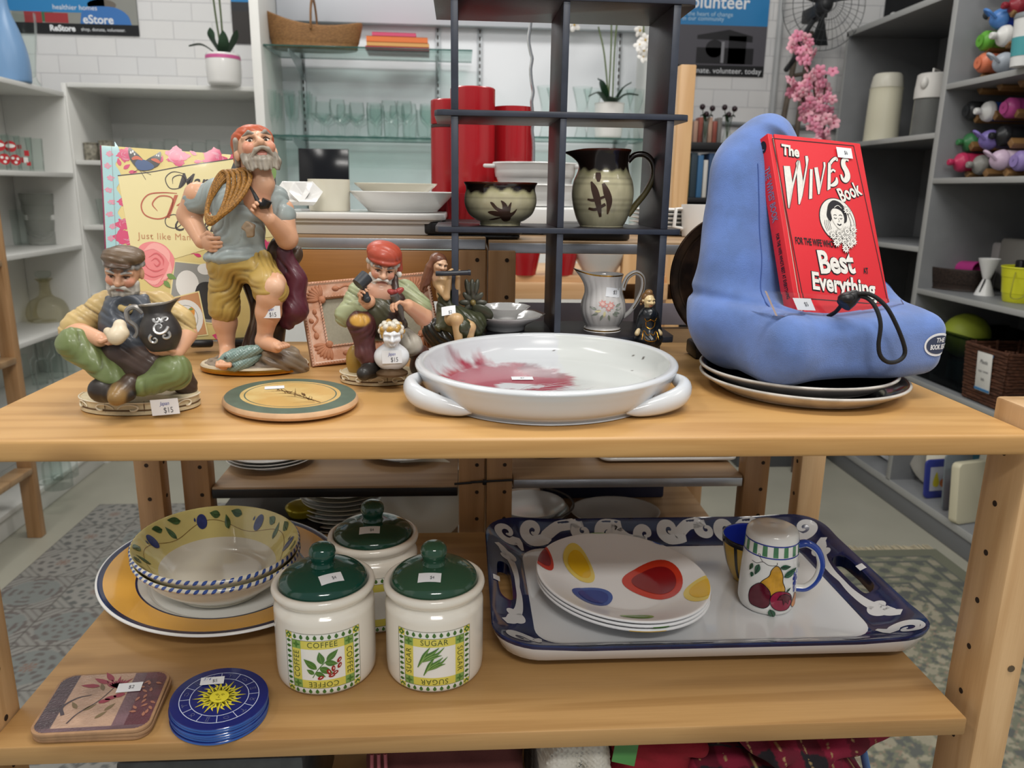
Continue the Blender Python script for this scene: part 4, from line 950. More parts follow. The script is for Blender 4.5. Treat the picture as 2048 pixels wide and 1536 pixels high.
for x0, fl_ in ((-0.14, 1), (-0.045, -1), (0.05, 1), (0.145, -1)): SCR.append(xf(scroll(0.09, fl_, 0.010, 0.010), 1, 1, 0, x0, -0.1575))
q.flat(SCR, dm, 0, 0.0004, 0.012)
for sgn in (-1, 1): q.flat([rect(sgn*0.268-0.0028*1.5, -0.006+sgn*0.006, sgn*0.268+0.0028*1.8, 0.008+sgn*0.006)], dm, 0, 0.0008, 0.004)
make('scroll_border', q, TW, tr, sharp=None)
price_tag(tr, lambda u, v, h=0: dm(u+0.118, v+0.095, h), 0.024, 0.015, [('$20', 0.006, 0.0, 0)])

# --- spotted pasta plates
SPOT = [mat('spot '+n_, c_, 0.2, spec=0.3) for n_, c_ in (('red', '#d03a22'), ('deep red', '#8a0f16'), ('pale yellow', '#f0d766'), ('yellow', '#edbf1c'), ('mid blue', '#3a57a8'), ('deep blue', '#1c3590'), ('lime', '#86b53a'), ('green', '#4f9426'))]
PWH = mat('melamine white', '#f1f1f2', 0.2, spec=0.35)
pr = spline_prof([(0.0, 0.0), (0.050, 0.0), (0.056, 0.001), (0.072, 0.0055), (0.095, 0.0140), (0.1185, 0.0235), (0.1212, 0.0252), (0.1205, 0.0270), (0.116, 0.0262), (0.095, 0.0172), (0.078, 0.0105), (0.064, 0.0065), (0.050, 0.0045), (0.0, 0.004)], 5)
for i in range(3):
    t = thing('spotted_plate', ['bottom spotted plate of the stack, yellow patch on its edge', 'middle spotted plate hidden between two others on the tray', 'top white plate with a big dark red spot and yellow and blue spots'][i], 'plate', (0.2225, 0.9635, ZL+0.0092+i*0.0058), R(0), 'spotted plates')
    m = M(); c65, s65 = math.cos(R(-65)), math.sin(R(-65)); Rm_ = np.array([[c65, -s65, 0], [s65, c65, 0], [0, 0, 1]]); m.lathe(pr, 128, 1.075, 0.94, T=(Rm_, (0, 0, 0))); make('plate', m, PWH, t, sharp=60)
    dm = drape(m)
    if i == 2:
        def blob(cx, cy, a, b, ro, pear=0.25, n=40):
            return [(cx+math.cos(ro)*a*math.cos(q_)*(1)-math.sin(ro)*b*math.sin(q_)*(1+pear*math.cos(q_)), cy+math.sin(ro)*a*math.cos(q_)+math.cos(ro)*b*math.sin(q_)*(1+pear*math.cos(q_))) for q_ in np.arange(n)*2*math.pi/n]
        for cx, cy, a, b, ro, k in ((0.047, 0.010, 0.042, 0.047, -0.1, 0), (-0.052, 0.057, 0.021, 0.044, 0.12, 2), (0.101, -0.044, 0.023, 0.034, -0.55, 2), (-0.045, -0.026, 0.028, 0.027, -0.5, 4), (0.082, 0.103, 0.027, 0.018, -0.75, 4), (-0.007, 0.141, 0.023, 0.012, 0.02, 6), (-0.108, 0.055, 0.018, 0.034, 0.1, 0), (0.0, -0.100, 0.022, 0.011, 0.0, 6)):
            def clip(P): 
                out = []
                for x, y in P:
                    r_ = math.hypot((x*c65+y*s65)/1.075, (-x*s65+y*c65)/0.94); s_ = min(1, 0.1198/r_); out.append((x*s_, y*s_))
                return out
            g = M(); g.flat([clip(blob(cx, cy, a, b, ro))], dm, k, 0.0006, 0.004); g.flat([clip(blob(cx+a*0.06, cy, a*0.74, b*0.70, ro))], dm, k+1, 0.0010, 0.004); make('spot', g, SPOT, t, sharp=None)
        price_tag(t, lambda u, v, h=0: dm(*xf([(u, v)], 1, 1, -0.25, 0.072, 0.022)[0], h), 0.018, 0.011, [('$3', 0.005, 0, 0)])
    else:
        for a0_, a1_, k in (((-1.75, -1.35, 3), (-0.35, -0.15, 5)) if i == 0 else ((-1.50, -1.32, 7), (-0.50, -0.28, 3))):
            A = np.linspace(a0_, a1_, 14); Pq = []
            for a_ in A:
                row = []
                for j in range(24, 32):
                    nr = pr[j+1]-pr[j-1]; nn = np.array([nr[1], -nr[0]])/np.linalg.norm(nr); q_ = pr[j]+nn*0.0003; row.append(Rm_ @ np.array([q_[0]*1.075*math.cos(a_-R(-65)), q_[0]*0.94*math.sin(a_-R(-65)), q_[1]]))
                Pq.append(row)
            g = M(); g.grid(np.array(Pq), mat=k); make('spot', g, SPOT, t, sharp=None)

# --- fruit painted shaker with a handle, and the blue cup behind it
sh = thing('pepper_shaker', 'white shaker painted with pear and pomegranate, with a blue handle', 'shaker', (0.4235, 0.9415, ZL+0.0088))
def shk_r(z): return float(np.interp(z, [0, 0.004, 0.012, 0.06, 0.098, 0.108, 0.114], [0.0335, 0.0365, 0.0385, 0.0372, 0.0352, 0.0345, 0.031]))
pr = [(0, 0.0), (0.030, 0.0), (0.0335, 0.0008)]+[(shk_r(z), z) for z in (0.003, 0.008, 0.013, 0.03, 0.06, 0.09, 0.100, 0.106)]+[(0.0340, 0.1105), (0.0315, 0.1145), (0.026, 0.1172), (0.015, 0.1192), (0, 0.1198)]
m = M(); m.lathe(pr, 96); sb = make('body', m, WHITEG, sh, sharp=60)
A0 = R(-97)
def f(u, v, h=0.0):
    r_ = shk_r(v); an = A0+u/0.0375; return np.array([(r_+h)*math.cos(an), (r_+h)*math.sin(an), v])
FM = [mat('paint '+n_, c_, **GLZ, var=0.25, vscale=60) for n_, c_ in (('pear', '#e0a83e'), ('pome', '#a02848'), ('maroon', '#641a2c'), ('leafgreen', '#2f6248'), ('grape', '#2e3f9e'), ('ink', '#1e1a24'), ('stripe green', '#4e8a62'), ('peach', '#e08a38'))]
g = M(); pear = cr([(-0.004, 0.074), (-0.008, 0.068), (-0.010, 0.060), (-0.019, 0.050), (-0.020, 0.040), (-0.012, 0.030), (0.002, 0.028), (0.011, 0.032), (0.013, 0.042), (0.009, 0.052), (0.008, 0.062), (0.004, 0.071), (0.0, 0.075)], 5, True)
def outlined(P, k, h): g.flat([P], f, k, h, 0.006); g.flat([stroke(list(map(tuple, P)), 0.0009, 1, True)], f, 5, h+0.0003)
outlined(pear, 0, 0.0003)
outlined(cr([(-0.020, 0.048), (-0.010, 0.042), (-0.006, 0.034), (-0.006, 0.020), (-0.012, 0.013), (-0.022, 0.0125), (-0.031, 0.015), (-0.034, 0.026), (-0.031, 0.038)], 5, True), 2, 0.0007)
outlined(cr([(0.004, 0.039), (0.016, 0.037), (0.024, 0.030), (0.025, 0.020), (0.018, 0.011), (0.006, 0.011), (-0.003, 0.017), (-0.006, 0.027), (-0.003, 0.035)], 5, True), 1, 0.0011)
outlined([(0.006, 0.033), (0.013, 0.035), (0.021, 0.031), (0.025, 0.023), (0.020, 0.026), (0.019, 0.019), (0.015, 0.024), (0.012, 0.019), (0.010, 0.027), (0.003, 0.027)], 2, 0.0015)
outlined(cr([(0.034, 0.032), (0.031, 0.026), (0.026, 0.017), (0.030, 0.011), (0.037, 0.012), (0.040, 0.024)], 5, True), 7, 0.0007)
for x_, y_, L, w_, ro in ((0.009, 0.060, 0.024, 0.011, 0.42), (0.003, 0.074, 0.016, 0.0075, -0.02), (-0.005, 0.013, 0.019, 0.010, -1.15), (-0.024, 0.074, 0.017, 0.008, -1.8), (-0.033, 0.072, 0.012, 0.006, -1.9), (-0.032, 0.060, 0.008, 0.006, -1.7), (0.015, 0.038, 0.008, 0.004, 0.7), (0.040, 0.074, 0.010, 0.007, -1.5)):
    g.flat([leaf(x_, y_, L, w_, ro)], f, 3, 0.0018); g.flat([xf(stroke([(0, 0), (L*.9, 0)], .0006, 3), 1, 1, ro, x_, y_)], f, 5, 0.0021)
for x_, y_ in ((0.029, 0.060), (0.033, 0.056), (0.028, 0.054), (0.032, 0.050), (0.036, 0.062), (0.029, 0.047), (0.034, 0.045), (0.030, 0.041), (0.031, 0.036), (0.036, 0.052)): g.flat([ell(x_, y_, 0.0025, 0.0032, 10)], f, 4, 0.0005)
g.flat([stroke([(-0.036, 0.075), (-0.028, 0.074), (-0.020, 0.078), (-0.012, 0.075), (-0.002, 0.076), (-0.001, 0.080)], .0007, 5), stroke(ell(-0.026, 0.086, 0.0018, n=10), .0006, 1, True), stroke([(-0.025, 0.084), (-0.020, 0.078)], .0006, 3)], f, 5, 0.0004)
for v in (0.0845, 0.1015): g.flat([stroke([(u, v) for u in np.linspace(-0.117, 0.117, 60)], 0.0018, 1)], f, 4, 0.0003)
for k in range(16): u = -0.11+k*0.0147; g.flat([[(u, 0.0860), (u+0.0068, 0.0860), (u+0.0060, 0.1005), (u-0.0004, 0.1005)]], f, 6, 0.0003, 0.005)
make('fruit_painting', g, FM, sh, sharp=None)
m = M()
for x_ in (-0.007, 0.008): m.lathe([(0.0, 0.0001), (0.0011, 0.0001), (0.0014, 0.0003)], 10, T=(np.eye(3), (x_, -0.010, 0.1187)))
make('pour_holes', m, HOLE, sh)
price_tag(sh, lambda u, v, h=0: np.array([u-0.006, v+0.008, 0.1200+h-0.6*((u-0.006)**2+(v+0.008)**2)/0.03]), 0.020, 0.012, [('11', 0.005, 0, 0)])
hp = cr([(0.0335, 0, 0.092), (0.046, 0, 0.095), (0.060, 0, 0.086), (0.067, 0, 0.066), (0.063, 0, 0.044), (0.051, 0, 0.030), (0.0365, 0, 0.028)], 8); an = R(-14); hp = hp @ rotm(0, 0, an).T
m = M(); m.tube(hp, 0.0052, n=14, up=(math.sin(an), -math.cos(an), 0), flat=1.25)
V = np.concatenate(m.v); 
for i, fc in enumerate(m.f):
    c_ = V[list(fc)].mean(0); rad = math.hypot(c_[0], c_[1]); m.mi[i] = 0
    d_ = np.linalg.norm(hp-c_, axis=1); j = d_.argmin(); off = c_-hp[j]; out = np.array([math.cos(an), math.sin(an), 0])*(hp[j][0]/math.cos(an)-0.035)+np.array([0, 0, hp[j][2]-0.062]); 
    if np.dot(off, out) < -0.0028*np.linalg.norm(out): m.mi[i] = 1
make('handle', m, [BLUEG, WHITEG], sh, sharp=60)
cu = thing('cup', 'yellow cup with black rim and bright blue inside, behind the shaker', 'cup', (0.4275, 1.013, ZL+0.0088))
pr = spline_prof([(0, 0.0), (0.022, 0.0), (0.026, 0.004), (0.036, 0.025), (0.0425, 0.052), (0.0445, 0.066), (0.0435, 0.0685), (0.0420, 0.067), (0.040, 0.052), (0.033, 0.025), (0.020, 0.006), (0, 0.005)], 4)
m = M(); m.lathe(pr, 72, mats=[0]*18+[1]*9+[2]*(len(pr)-1-27)); make('cup', m, [mat('mustard glaze', '#c9a23a', **GLZ), BLACKG, mat('ultramarine glaze', '#2a3fc0', **GLZ)], cu, sharp=60)
g = M()
for k in range(10):
    a_ = k*0.628; Pq = [[(q_[0]+0.0003)*math.cos(a_+d_), (q_[0]+0.0003)*math.sin(a_+d_), q_[1]] for q_ in pr[9:20] for d_ in (-0.06, 0.06)]; g.grid(np.array(Pq).reshape(-1, 2, 3))
make('stripes', g, BLACKG, cu, sharp=None)
# ================================================================ books, cushion, frame and pottery on the display shelf
def lean_frame(o, yaw, lean, roll):
    ex = np.array([math.cos(yaw), math.sin(yaw), 0]); nh = np.array([-math.sin(yaw), math.cos(yaw), 0]); up = np.array([0, 0, 1])*math.cos(lean)+nh*math.sin(lean)
    e1 = ex*math.cos(roll)+up*math.sin(roll); e2 = -ex*math.sin(roll)+up*math.cos(roll); e3 = np.cross(e1, e2); return np.array(o), e1, e2, e3
def lmap(fr): o, e1, e2, e3 = fr; return lambda u, v, h=0.0: o+e1*u+e2*v+e3*h
def lT(fr): o, e1, e2, e3 = fr; return (np.stack([e1, e2, e3], 1), o)
MMs = 0.001
def mm(L): return [(x*MMs, y*MMs) for x, y in L]
# --- cushion
cu_o = np.array([0.442, 0.905, 1.049]); bag = thing('book_cushion', 'blue suede bean bag book rest propped on stoneware plates', 'book rest', tuple(cu_o), 0.24)
BLUE = '#6280c0'; c = Clay()
c.bx((-0.012, -0.012, 0.034), (0.112, 0.088, 0.036), 0.022, BLUE, 0.02)
c.cap((-0.100, 0.040, 0.045), (-0.086, 0.072, 0.225), 0.052, 0.028, BLUE, 0.02).cap((-0.086, 0.074, 0.225), (-0.038, 0.096, 0.262), 0.028, 0.024, BLUE, 0.02)
c.cap((-0.038, 0.096, 0.262), (0.076, 0.050, 0.075), 0.026, 0.042, BLUE, 0.04).cap((0.03, 0.088, 0.20), (-0.02, 0.075, 0.06), 0.028, 0.058, BLUE, 0.05).cap((-0.06, 0.09, 0.235), (-0.06, 0.072, 0.06), 0.028, 0.06, BLUE, 0.05)
c.cap((-0.108, -0.06, 0.032), (-0.104, 0.04, 0.05), 0.028, 0.040, BLUE, 0.03).cap((0.074, -0.05, 0.045), (0.078, 0.05, 0.062), 0.024, 0.032, BLUE, 0.03)
def wr(X):
    x, y, z = X[:, 0], X[:, 1], X[:, 2]
    return 0.0035*np.sin(z*70+x*25+np.sin(y*40)*1.2)*np.clip((-x-0.04)*14, 0, 1)*np.clip(1.3-z*8, 0, 1)+0.002*np.sin(x*45+z*38)*np.sin(y*50+z*20)-0.005*np.exp(-((z-0.073-0.15*np.clip(-x-0.09, 0, 1))/0.006)**2)*np.clip((y+0.10)*20, 0, 1)*(x < -0.085)
m = c.mesh(0.0028, wr); make('cushion', m, mat('blue suede', None, 0.95, sheen=0.35, var=0.16, vscale=26, bump=0.35, bscale=900, detail=8), bag, sharp=None); bagm = m
SEAM = mat('dark blue seam', '#3c5490', 0.9); bd = drape(m, 1)
for P in ([(-0.062, 0.262), (-0.058, 0.235), (-0.054, 0.20)], [(-0.086, 0.235), (-0.088, 0.17), (-0.092, 0.11), (-0.098, 0.075)], [(0.062, 0.16), (0.095, 0.118), (0.118, 0.092)]):
    q = M(); q.tube([bd(u, v, 0.0002) for u, v in cr(P, 8)], 0.0007, n=6); make('seam', q, SEAM, bag)
q = M(); c0 = (0.080, 0.037); q.flat([ell(*c0, 0.021, 0.0135, 36)], bd, 0, 0.0008, 0.006); q.flat([ell(*c0, 0.0182, 0.0108, 36)], bd, 1, 0.0012, 0.006)
q.flat([text('THE', 0.0075, c0[0]+0.001, c0[1]+0.0052, sx=0.9, bold=0.0002), text('BOOK SEAT', 0.0078, c0[0]+0.0005, c0[1]-0.0028, sx=0.62, bold=0.0003)], bd, 0, 0.0017)
make('sewn_badge', q, [mat('badge white', '#e6e8ec', 0.7), mat('badge navy', '#39425c', 0.7)], bag)
ACR = mat('clear acrylic', '#ffffff', 0.03, trans=1.0, ior=1.30); inv = rotm(0, 0, -0.24)
def loc(p): return (np.asarray(p)-cu_o) @ inv.T
# acrylic page ledge with its cord
A_, B_, Cc, D_ = (loc(at(px, py, Y)) for px, py, Y in ((1555, 633, 0.800), (1824, 641, 0.870), (1803, 600, 0.868), (1533, 583, 0.797)))
nrm = np.cross(B_-A_, D_-A_); nrm /= np.linalg.norm(nrm); q = M(); th = 0.0030
q.add([A_, B_, Cc, D_, A_-nrm*th, B_-nrm*th, Cc-nrm*th, D_-nrm*th], [(0, 1, 2, 3), (7, 6, 5, 4), (0, 4, 5, 1), (1, 5, 6, 2), (2, 6, 7, 3), (3, 7, 4, 0)], [0, 0, 1, 1, 1, 1])
bk = np.array([0, 0.055, -0.002]); q.add([A_, B_, B_+bk, A_+bk, A_-[0, 0, th], B_-[0, 0, th], B_+bk-[0, 0, th], A_+bk-[0, 0, th]], [(0, 1, 2, 3), (7, 6, 5, 4), (0, 4, 5, 1), (1, 5, 6, 2), (2, 6, 7, 3), (3, 7, 4, 0)])
ao = make('page_ledge', q, [ACR, mat('acrylic edge highlight', '#eadcda', 0.15)], bag, sharp=20)  # pale pink edge colour stands in for the acrylic's edge highlight
e1 = (B_-A_)/np.linalg.norm(B_-A_); e2 = (D_-A_)/np.linalg.norm(D_-A_); pm = plane_map(A_+nrm*0.0003, e1, e2)
price_tag(ao, lambda u, v, h=0: pm(u+0.0445-0.2*0+0.0, v+0.0165, h+0.0004), 0.026, 0.0155, [('$5', 0.0075, 0.003, 0)])
q = M(); P = [loc(at(px, py, Y)) for px, py, Y in ((1655, 634, 0.826), (1672, 624, 0.818), (1690, 603, 0.806), (1712, 590, 0.797), (1740, 590, 0.790), (1770, 612, 0.786), (1792, 650, 0.786), (1808, 692, 0.790), (1808, 712, 0.791), (1794, 724, 0.789), (1775, 725, 0.786), (1761, 713, 0.784), (1757, 690, 0.782), (1761, 650, 0.780), (1752, 618, 0.784), (1735, 598, 0.792), (1712, 594, 0.799), (1692, 607, 0.808))]
q.tube(cr(P, 8), 0.0023, n=10); make('cord', q, mat('black elastic cord', '#121214', 0.6, bump=0.4, bscale=1500), bag)
q = M(); t0 = loc(at(1702, 598, 0.800)); q.tube([t0+np.array([-0.009, 0.0, -0.007]), t0+np.array([-0.003, 0, -0.001]), t0+np.array([0.007, 0, 0.004])], [0.0085, 0.0095, 0.006], n=16); q.ball(t0+np.array([-0.008, -0.002, 0.0005]), (0.009, 0.009, 0.0065), 14); make('cord_toggle', q, BLACKPL, bag)
# --- red hardback
fr = lean_frame((0.3783, 0.835, 1.1169), 0.3181, 0.4311, -0.0542); fm = lmap(fr); T = lT(fr); BW, BH, BT = 0.1393, 0.2227, 0.021
rb = thing('red_hardback', 'red hardback book for wives leaning on the blue cushion', 'book'); RED = mat('red cloth cover', '#d8242f', 0.55, bump=0.12, bscale=1600)
def lbox(q, c, s, bev=0.0, mat_=0): q.box(T[1]+T[0] @ np.array(c), s, bev, T[0], mat=mat_)
q = M(); lbox(q, (BW/2+0.004, BH/2, -0.0013), (BW-0.008, BH, 0.0026), 0.0008); lbox(q, (0.003, BH/2, -0.0019), (0.006, BH-0.0004, 0.0024), 0.0009); make('front_cover', q, RED, rb)
q = M(); lbox(q, (BW/2, BH/2, -BT+0.0013), (BW, BH, 0.0026), 0.0008); make('back_cover', q, RED, rb)
q = M(); lbox(q, (0.0004, BH/2, -BT/2), (0.0036, BH, BT-0.0004), 0.0012); make('spine', q, RED, rb)
q = M(); lbox(q, (BW/2-0.001, BH/2, -BT/2), (BW-0.006, BH-0.006, BT-0.0054), 0.0); make('page_block', q, mat('book pages', '#e2dccb', 0.8), rb)
BK, WHT = mat('print black', '#17131a', 0.45), mat('embossed white', '#e8e4dc', 0.4, var=0.08, vscale=300)
q = M(); H1, H2, H3, H4 = 0.0003, 0.0006, 0.0009, 0.0012
Wv = [[(13.8, 182.2), (23.0, 182.7), (22.7, 160.6), (12.1, 129.2), (10.6, 129.5)], [(12.1, 129.2), (10.7, 130.0), (23.0, 162.0), (36.0, 191.0), (39.1, 190.8), (23.1, 157.0)][::-1], [(33.2, 187.6), (36.0, 191.0), (39.2, 191.0), (38.8, 164.9), (28.3, 135.2), (26.4, 135.1)], [(28.3, 135.2), (36.4, 158.0), (47.5, 186), (48.4, 197.6), (52.3, 198.2), (52.7, 193.8), (49.9, 186.2), (34.1, 146)],
      [(52.4, 181.4), (56.4, 181.3), (48.1, 143.7), (43.2, 142.7)], [(59.3, 183.8), (64.7, 184.7), (64.6, 165.5), (60.4, 150.2), (58.1, 149.6)], [(60.4, 150.2), (64.0, 162), (74.2, 186.4), (74.8, 192.0), (77.6, 192.2), (77.2, 187.6)], [(82.0, 192.1), (86.4, 192.0), (78.6, 158.2), (73.4, 155.6)]]
for P in Wv: q.flat([stroke(mm(P), 0.0018, 1, True)], fm, 0, H1); q.flat([mm(P)], fm, 0, H1)
for P in Wv: q.flat([mm(P)], fm, 1, H2)
for P, w in (([(84.7, 191), (89.9, 196.0), (95.6, 198.5), (96.0, 195)], (3.5, 3.5, 4, 2.5)), ([(82.5, 179.6), (87.4, 183), (90.5, 181)], (2.5, 2.5, 3)), ([(78.5, 162.0), (84, 163.5), (89.5, 167.5), (91.0, 173.5)], (2.0, 4.5, 5.0, 2.0)), ([(114.5, 197.2), (110.8, 199), (106.2, 196), (105.3, 189.8), (108.3, 182.7), (108.5, 176), (104, 170.8), (100, 172), (98.6, 178)], (2.5, 4, 6, 7.5, 8, 8, 6.5, 4.5, 2.5))):
    q.flat([stroke(mm(P), [(v+2.0)*MMs for v in w], 6)], fm, 0, H1); q.flat([stroke(mm(P), [v*MMs for v in w], 6)], fm, 1, H3)
def lettered(s_, size, x, y, rot, sx, sy=1.0, shear=0.15, bold=0.0, edge=0.0009, sp=1.0):
    q.flat([text(s_, size, x, y, rot, bold=bold+edge, shear=shear, sx=sx, sy=sy, space=sp)], fm, 0, H1); q.flat([text(s_, size, x+0.0002, y+0.0003, rot, bold=bold, shear=shear, sx=sx, sy=sy, space=sp)], fm, 1, H3)
lettered('The', 0.0185, 0.0268, 0.2015, -0.05, 0.86, 1.0, 0.10, 0.0007); lettered('Book', 0.0235, 0.1060, 0.1545, 0.36, 0.72, 1.05, 0.05, 0.0006)
lettered('Best', 0.0385, 0.0670, 0.0640, 0.03, 0.78, 1.0, 0.0, 0.0012, 0.0011); lettered('Everything', 0.0262, 0.0730, 0.0365, -0.10, 0.84, 1.12, 0.0, 0.0008, 0.0010)
q.flat([text("FOR THE WIFE WHO'S", 0.0118, 0.0425, 0.0885, -0.045, sx=0.50, sy=1.0, bold=0.0003)], fm, 0, H2); q.flat([text('AT', 0.0105, 0.1110, 0.0560, 0, sx=0.55, bold=0.0003)], fm, 0, H2)
Fq = mm([(4.2, 216.4), (127.8, 218.4), (136.9, 15.3), (10.9, 22.0)])
for i in range(4): q.flat([stroke([Fq[i], Fq[(i+1) % 4]], 0.0011, 1)], fm, 0, H1)
oc = (0.0815, 0.1185); O = lambda P: [(oc[0]+x*MMs, oc[1]+y*MMs) for x, y in P]
q.flat([O(ell(0, 0, 27.5, 28.5, 40))], fm, 0, H1); q.flat([O(ell(0, 0, 26.4, 27.4, 40))], fm, 1, H2)
hair = cr([(-12, -2), (-16, 4), (-14, 12), (-10, 20), (-2, 25), (7, 23), (13, 17), (15, 8), (13, -1), (8, -3), (9, 5), (5, 12), (-3, 15), (-9, 10), (-9, 2)], 4, True); q.flat([O(hair)], fm, 0, H3)
face = cr([(-8.5, 8), (-9, 1), (-6, -6), (-1, -11), (3, -10), (8, -3), (9.5, 5), (6, 12), (-3, 14)], 4, True); q.flat([O(face)], fm, 1, H4)
for P, w in (([(-6, 5.5), (-4, 6.5), (-1.5, 5.6)], .7), ([(2, 5.6), (4.5, 6.6), (7, 5.5)], .7), ([(-6, 2.6), (-4, 1.5), (-2, 2.4)], .8), ([(2.5, 2.4), (4.5, 1.5), (6.5, 2.6)], .8), ([(0.4, 2), (1.2, -1.6), (-0.2, -2.2)], .4), ([(-2.5, -5), (0.5, -6.6), (3.5, -5)], 1.5), ([(-3, 15.5), (3, 18.5), (8, 15)], .8)): q.flat([stroke(O(P), w*MMs, 4)], fm, 0 if P[0] != (-3, 15.5) else 1, H4+0.0003)
for k in range(4): q.flat([stroke(O([(-19+k*2.2, -15+k), (-21+k*2.6, -7+k*1.2), (-20+k*2.9, -1+k*0.4)]), .5*MMs, 3)], fm, 0, H3)
q.flat([stroke(O([(16, 10), (19, -2), (16, -14)]), .7*MMs, 4), stroke(O([(21, 9), (24, -3), (20, -16)]), .6*MMs, 4)], fm, 0, H3)
for k, (x, y) in enumerate(((16, 13), (-12, -20), (-4, -25), (4, -28), (-2, -17), (5, -19), (12, -22), (18, -18), (11, -30), (17, -26), (-9, -29), (3, -36), (10, -14), (20, -11))):
    P = []; 
    for a_ in np.arange(20)*math.pi/10: r_ = 6.0 if int(round(a_/(math.pi/10))) % 2 == 0 else 3.4; P.append((x+r_*math.cos(a_), y+r_*math.sin(a_)))
    hh = H4+0.0002+k*0.00006; q.flat([stroke(O(P), .9*MMs, 1, True)], fm, 0, hh); q.flat([O(P)], fm, 1, hh+0.00003); q.flat([O(ell(x, y, 1.7, 1.7, 10))], fm, 0, hh+0.00008); q.flat([O(ell(x, y, 1.0, 1.0, 10))], fm, 1, hh+0.00012)
make('cover_print', q, [BK, WHT], rb, sharp=None)
sm = lambda u, v, h=0: fm(-0.0014-h, v, -BT/2+u)   # spine face: u across the thickness
q = M(); q.flat([text("THE WIVES' BOOK", 0.0135, 0.0, 0.150, -math.pi/2, sx=0.60, bold=0.0003)], sm, 1, 0.0004)
q.flat([text("FOR THE WIFE WHO'S BEST AT EVERYTHING", 0.0075, 0.0, 0.0625, -math.pi/2, sx=0.52, bold=0.0002), ell(0, 0.210, 0.0056, 0.0072, 20)], sm, 0, 0.0004)
q.flat([stroke([(-0.002, 0.212), (-0.003, 0.208), (0.001, 0.206)], 0.0012, 4)], sm, 1, 0.0006)
make('spine_print', q, [BK, mat('spine silver foil', '#a9a0b4', 0.3, metal=0.7)], rb, sharp=None)
price_tag(rb, lambda u, v, h=0: fm(u+0.1092, v+0.2065, h+0.0016), 0.0235, 0.0135, [('$6', 0.007, 0.002, 0)])

# --- cookbook on a black easel
fr = lean_frame((-0.4757, 1.06, 1.042), 0.352, 0.25, -0.043); fm = lmap(fr); T = lT(fr); KW, KH, KT = 0.227, 0.2665, 0.013
kb = thing('cookbook', 'large floral Italian cookbook standing on an easel behind the figurines', 'book'); CP = mat('cookbook yellow print', '#e0cc88', 0.35, var=0.05, vscale=40, coat=0.2)
q = M(); lbox(q, (KW/2, KH/2, -0.001), (KW, KH, 0.002), 0.0006); make('front_cover', q, CP, kb)
q = M(); lbox(q, (KW/2, KH/2, -KT+0.001), (KW, KH, 0.002), 0.0006); make('back_cover', q, CP, kb)
q = M(); lbox(q, (-0.0005, KH/2, -KT/2), (0.0024, KH, KT), 0.0008); make('spine', q, mat('plum spine', '#7d2c50', 0.4), kb)
q = M(); lbox(q, (KW/2, KH/2, -KT/2), (KW-0.006, KH-0.006, KT-0.0042)); make('page_block', q, mat('book pages', '#e2dccb', 0.8), kb)
CM = [mat('cook '+n_, c_, 0.35, coat=0.2) for n_, c_ in (('pink', '#cf3a6a'), ('aqua', '#9fc9cc'), ('parchment', '#e3d59a'), ('ink', '#2b1c18'), ('terracotta', '#b5502c'), ('rose', '#e88585'), ('rose light', '#f3a9a2'), ('rose deep', '#d25a5e'), ('photo grey', '#8f8f8a'), ('photo dark', '#2c2b2a'), ('photo white', '#dedcd6'), ('butter blue', '#2c4c7c'), ('butter orange', '#c8552b'), ('leaf', '#6f8f45'), ('food', '#d8902c'), ('tan', '#c08a5a'), ('pale pink', '#d98aa0'))]
q = M()
def rose(x, y, s, k0, h, k1=2, seed=0):
    r2 = random.Random(seed); P = [(x+s*(1+0.22*math.sin(5*a+seed)+0.09*math.sin(11*a))*math.cos(a), y+s*(0.85+0.16*math.sin(4*a+seed)+0.08*math.sin(13*a))*math.sin(a)) for a in np.arange(44)*2*math.pi/44]; q.flat([P], fm, k0, h)
    for k in range(5):
        a0 = r2.uniform(0, 6.28); rr_ = s*(0.25+0.13*k); q.flat([stroke([(x+rr_*math.cos(a0+t), y+rr_*0.85*math.sin(a0+t)) for t in np.linspace(0, 1.5, 5)], (0.0001, s*0.07, s*0.09, s*0.07, 0.0001), 3)], fm, k1, h+0.00012)
q.flat([rect(0.0005, 0.0005, 0.0165, KH-0.0005)], fm, 1, 0.0002); q.flat([stroke([(0.0125, 0), (0.0125, KH)], 0.0005, 1)], fm, 8, 0.0007)
for k in range(8): q.flat([[(0.0165+0.0035*math.sin(t*3.1+k)*0+0.006*abs(math.sin(t)), 0.012+k*0.033+0.030*t/3.14) for t in np.linspace(0, 3.14, 12)]], fm, 1, 0.00022)
for k in range(16): rose(0.0065+0.003*(k % 2), 0.008+k*0.0165, 0.0042, 16, 0.0004, 1, k)
for x, y, s, sd in ((0.094, 0.2585, 0.0145, 1), (0.143, 0.2590, 0.0155, 2), (0.030, 0.2560, 0.011, 3), (0.172, 0.262, 0.008, 9), (0.0235, 0.160, 0.010, 4), (0.024, 0.142, 0.013, 5), (0.024, 0.19, 0.007, 12), (0.208, 0.133, 0.014, 6), (0.150, 0.128, 0.009, 7), (0.205, 0.105, 0.012, 8), (0.218, 0.03, 0.012, 10), (0.142, 0.005, 0.010, 11)): rose(x, y, s, 0, 0.00025, 16, sd)
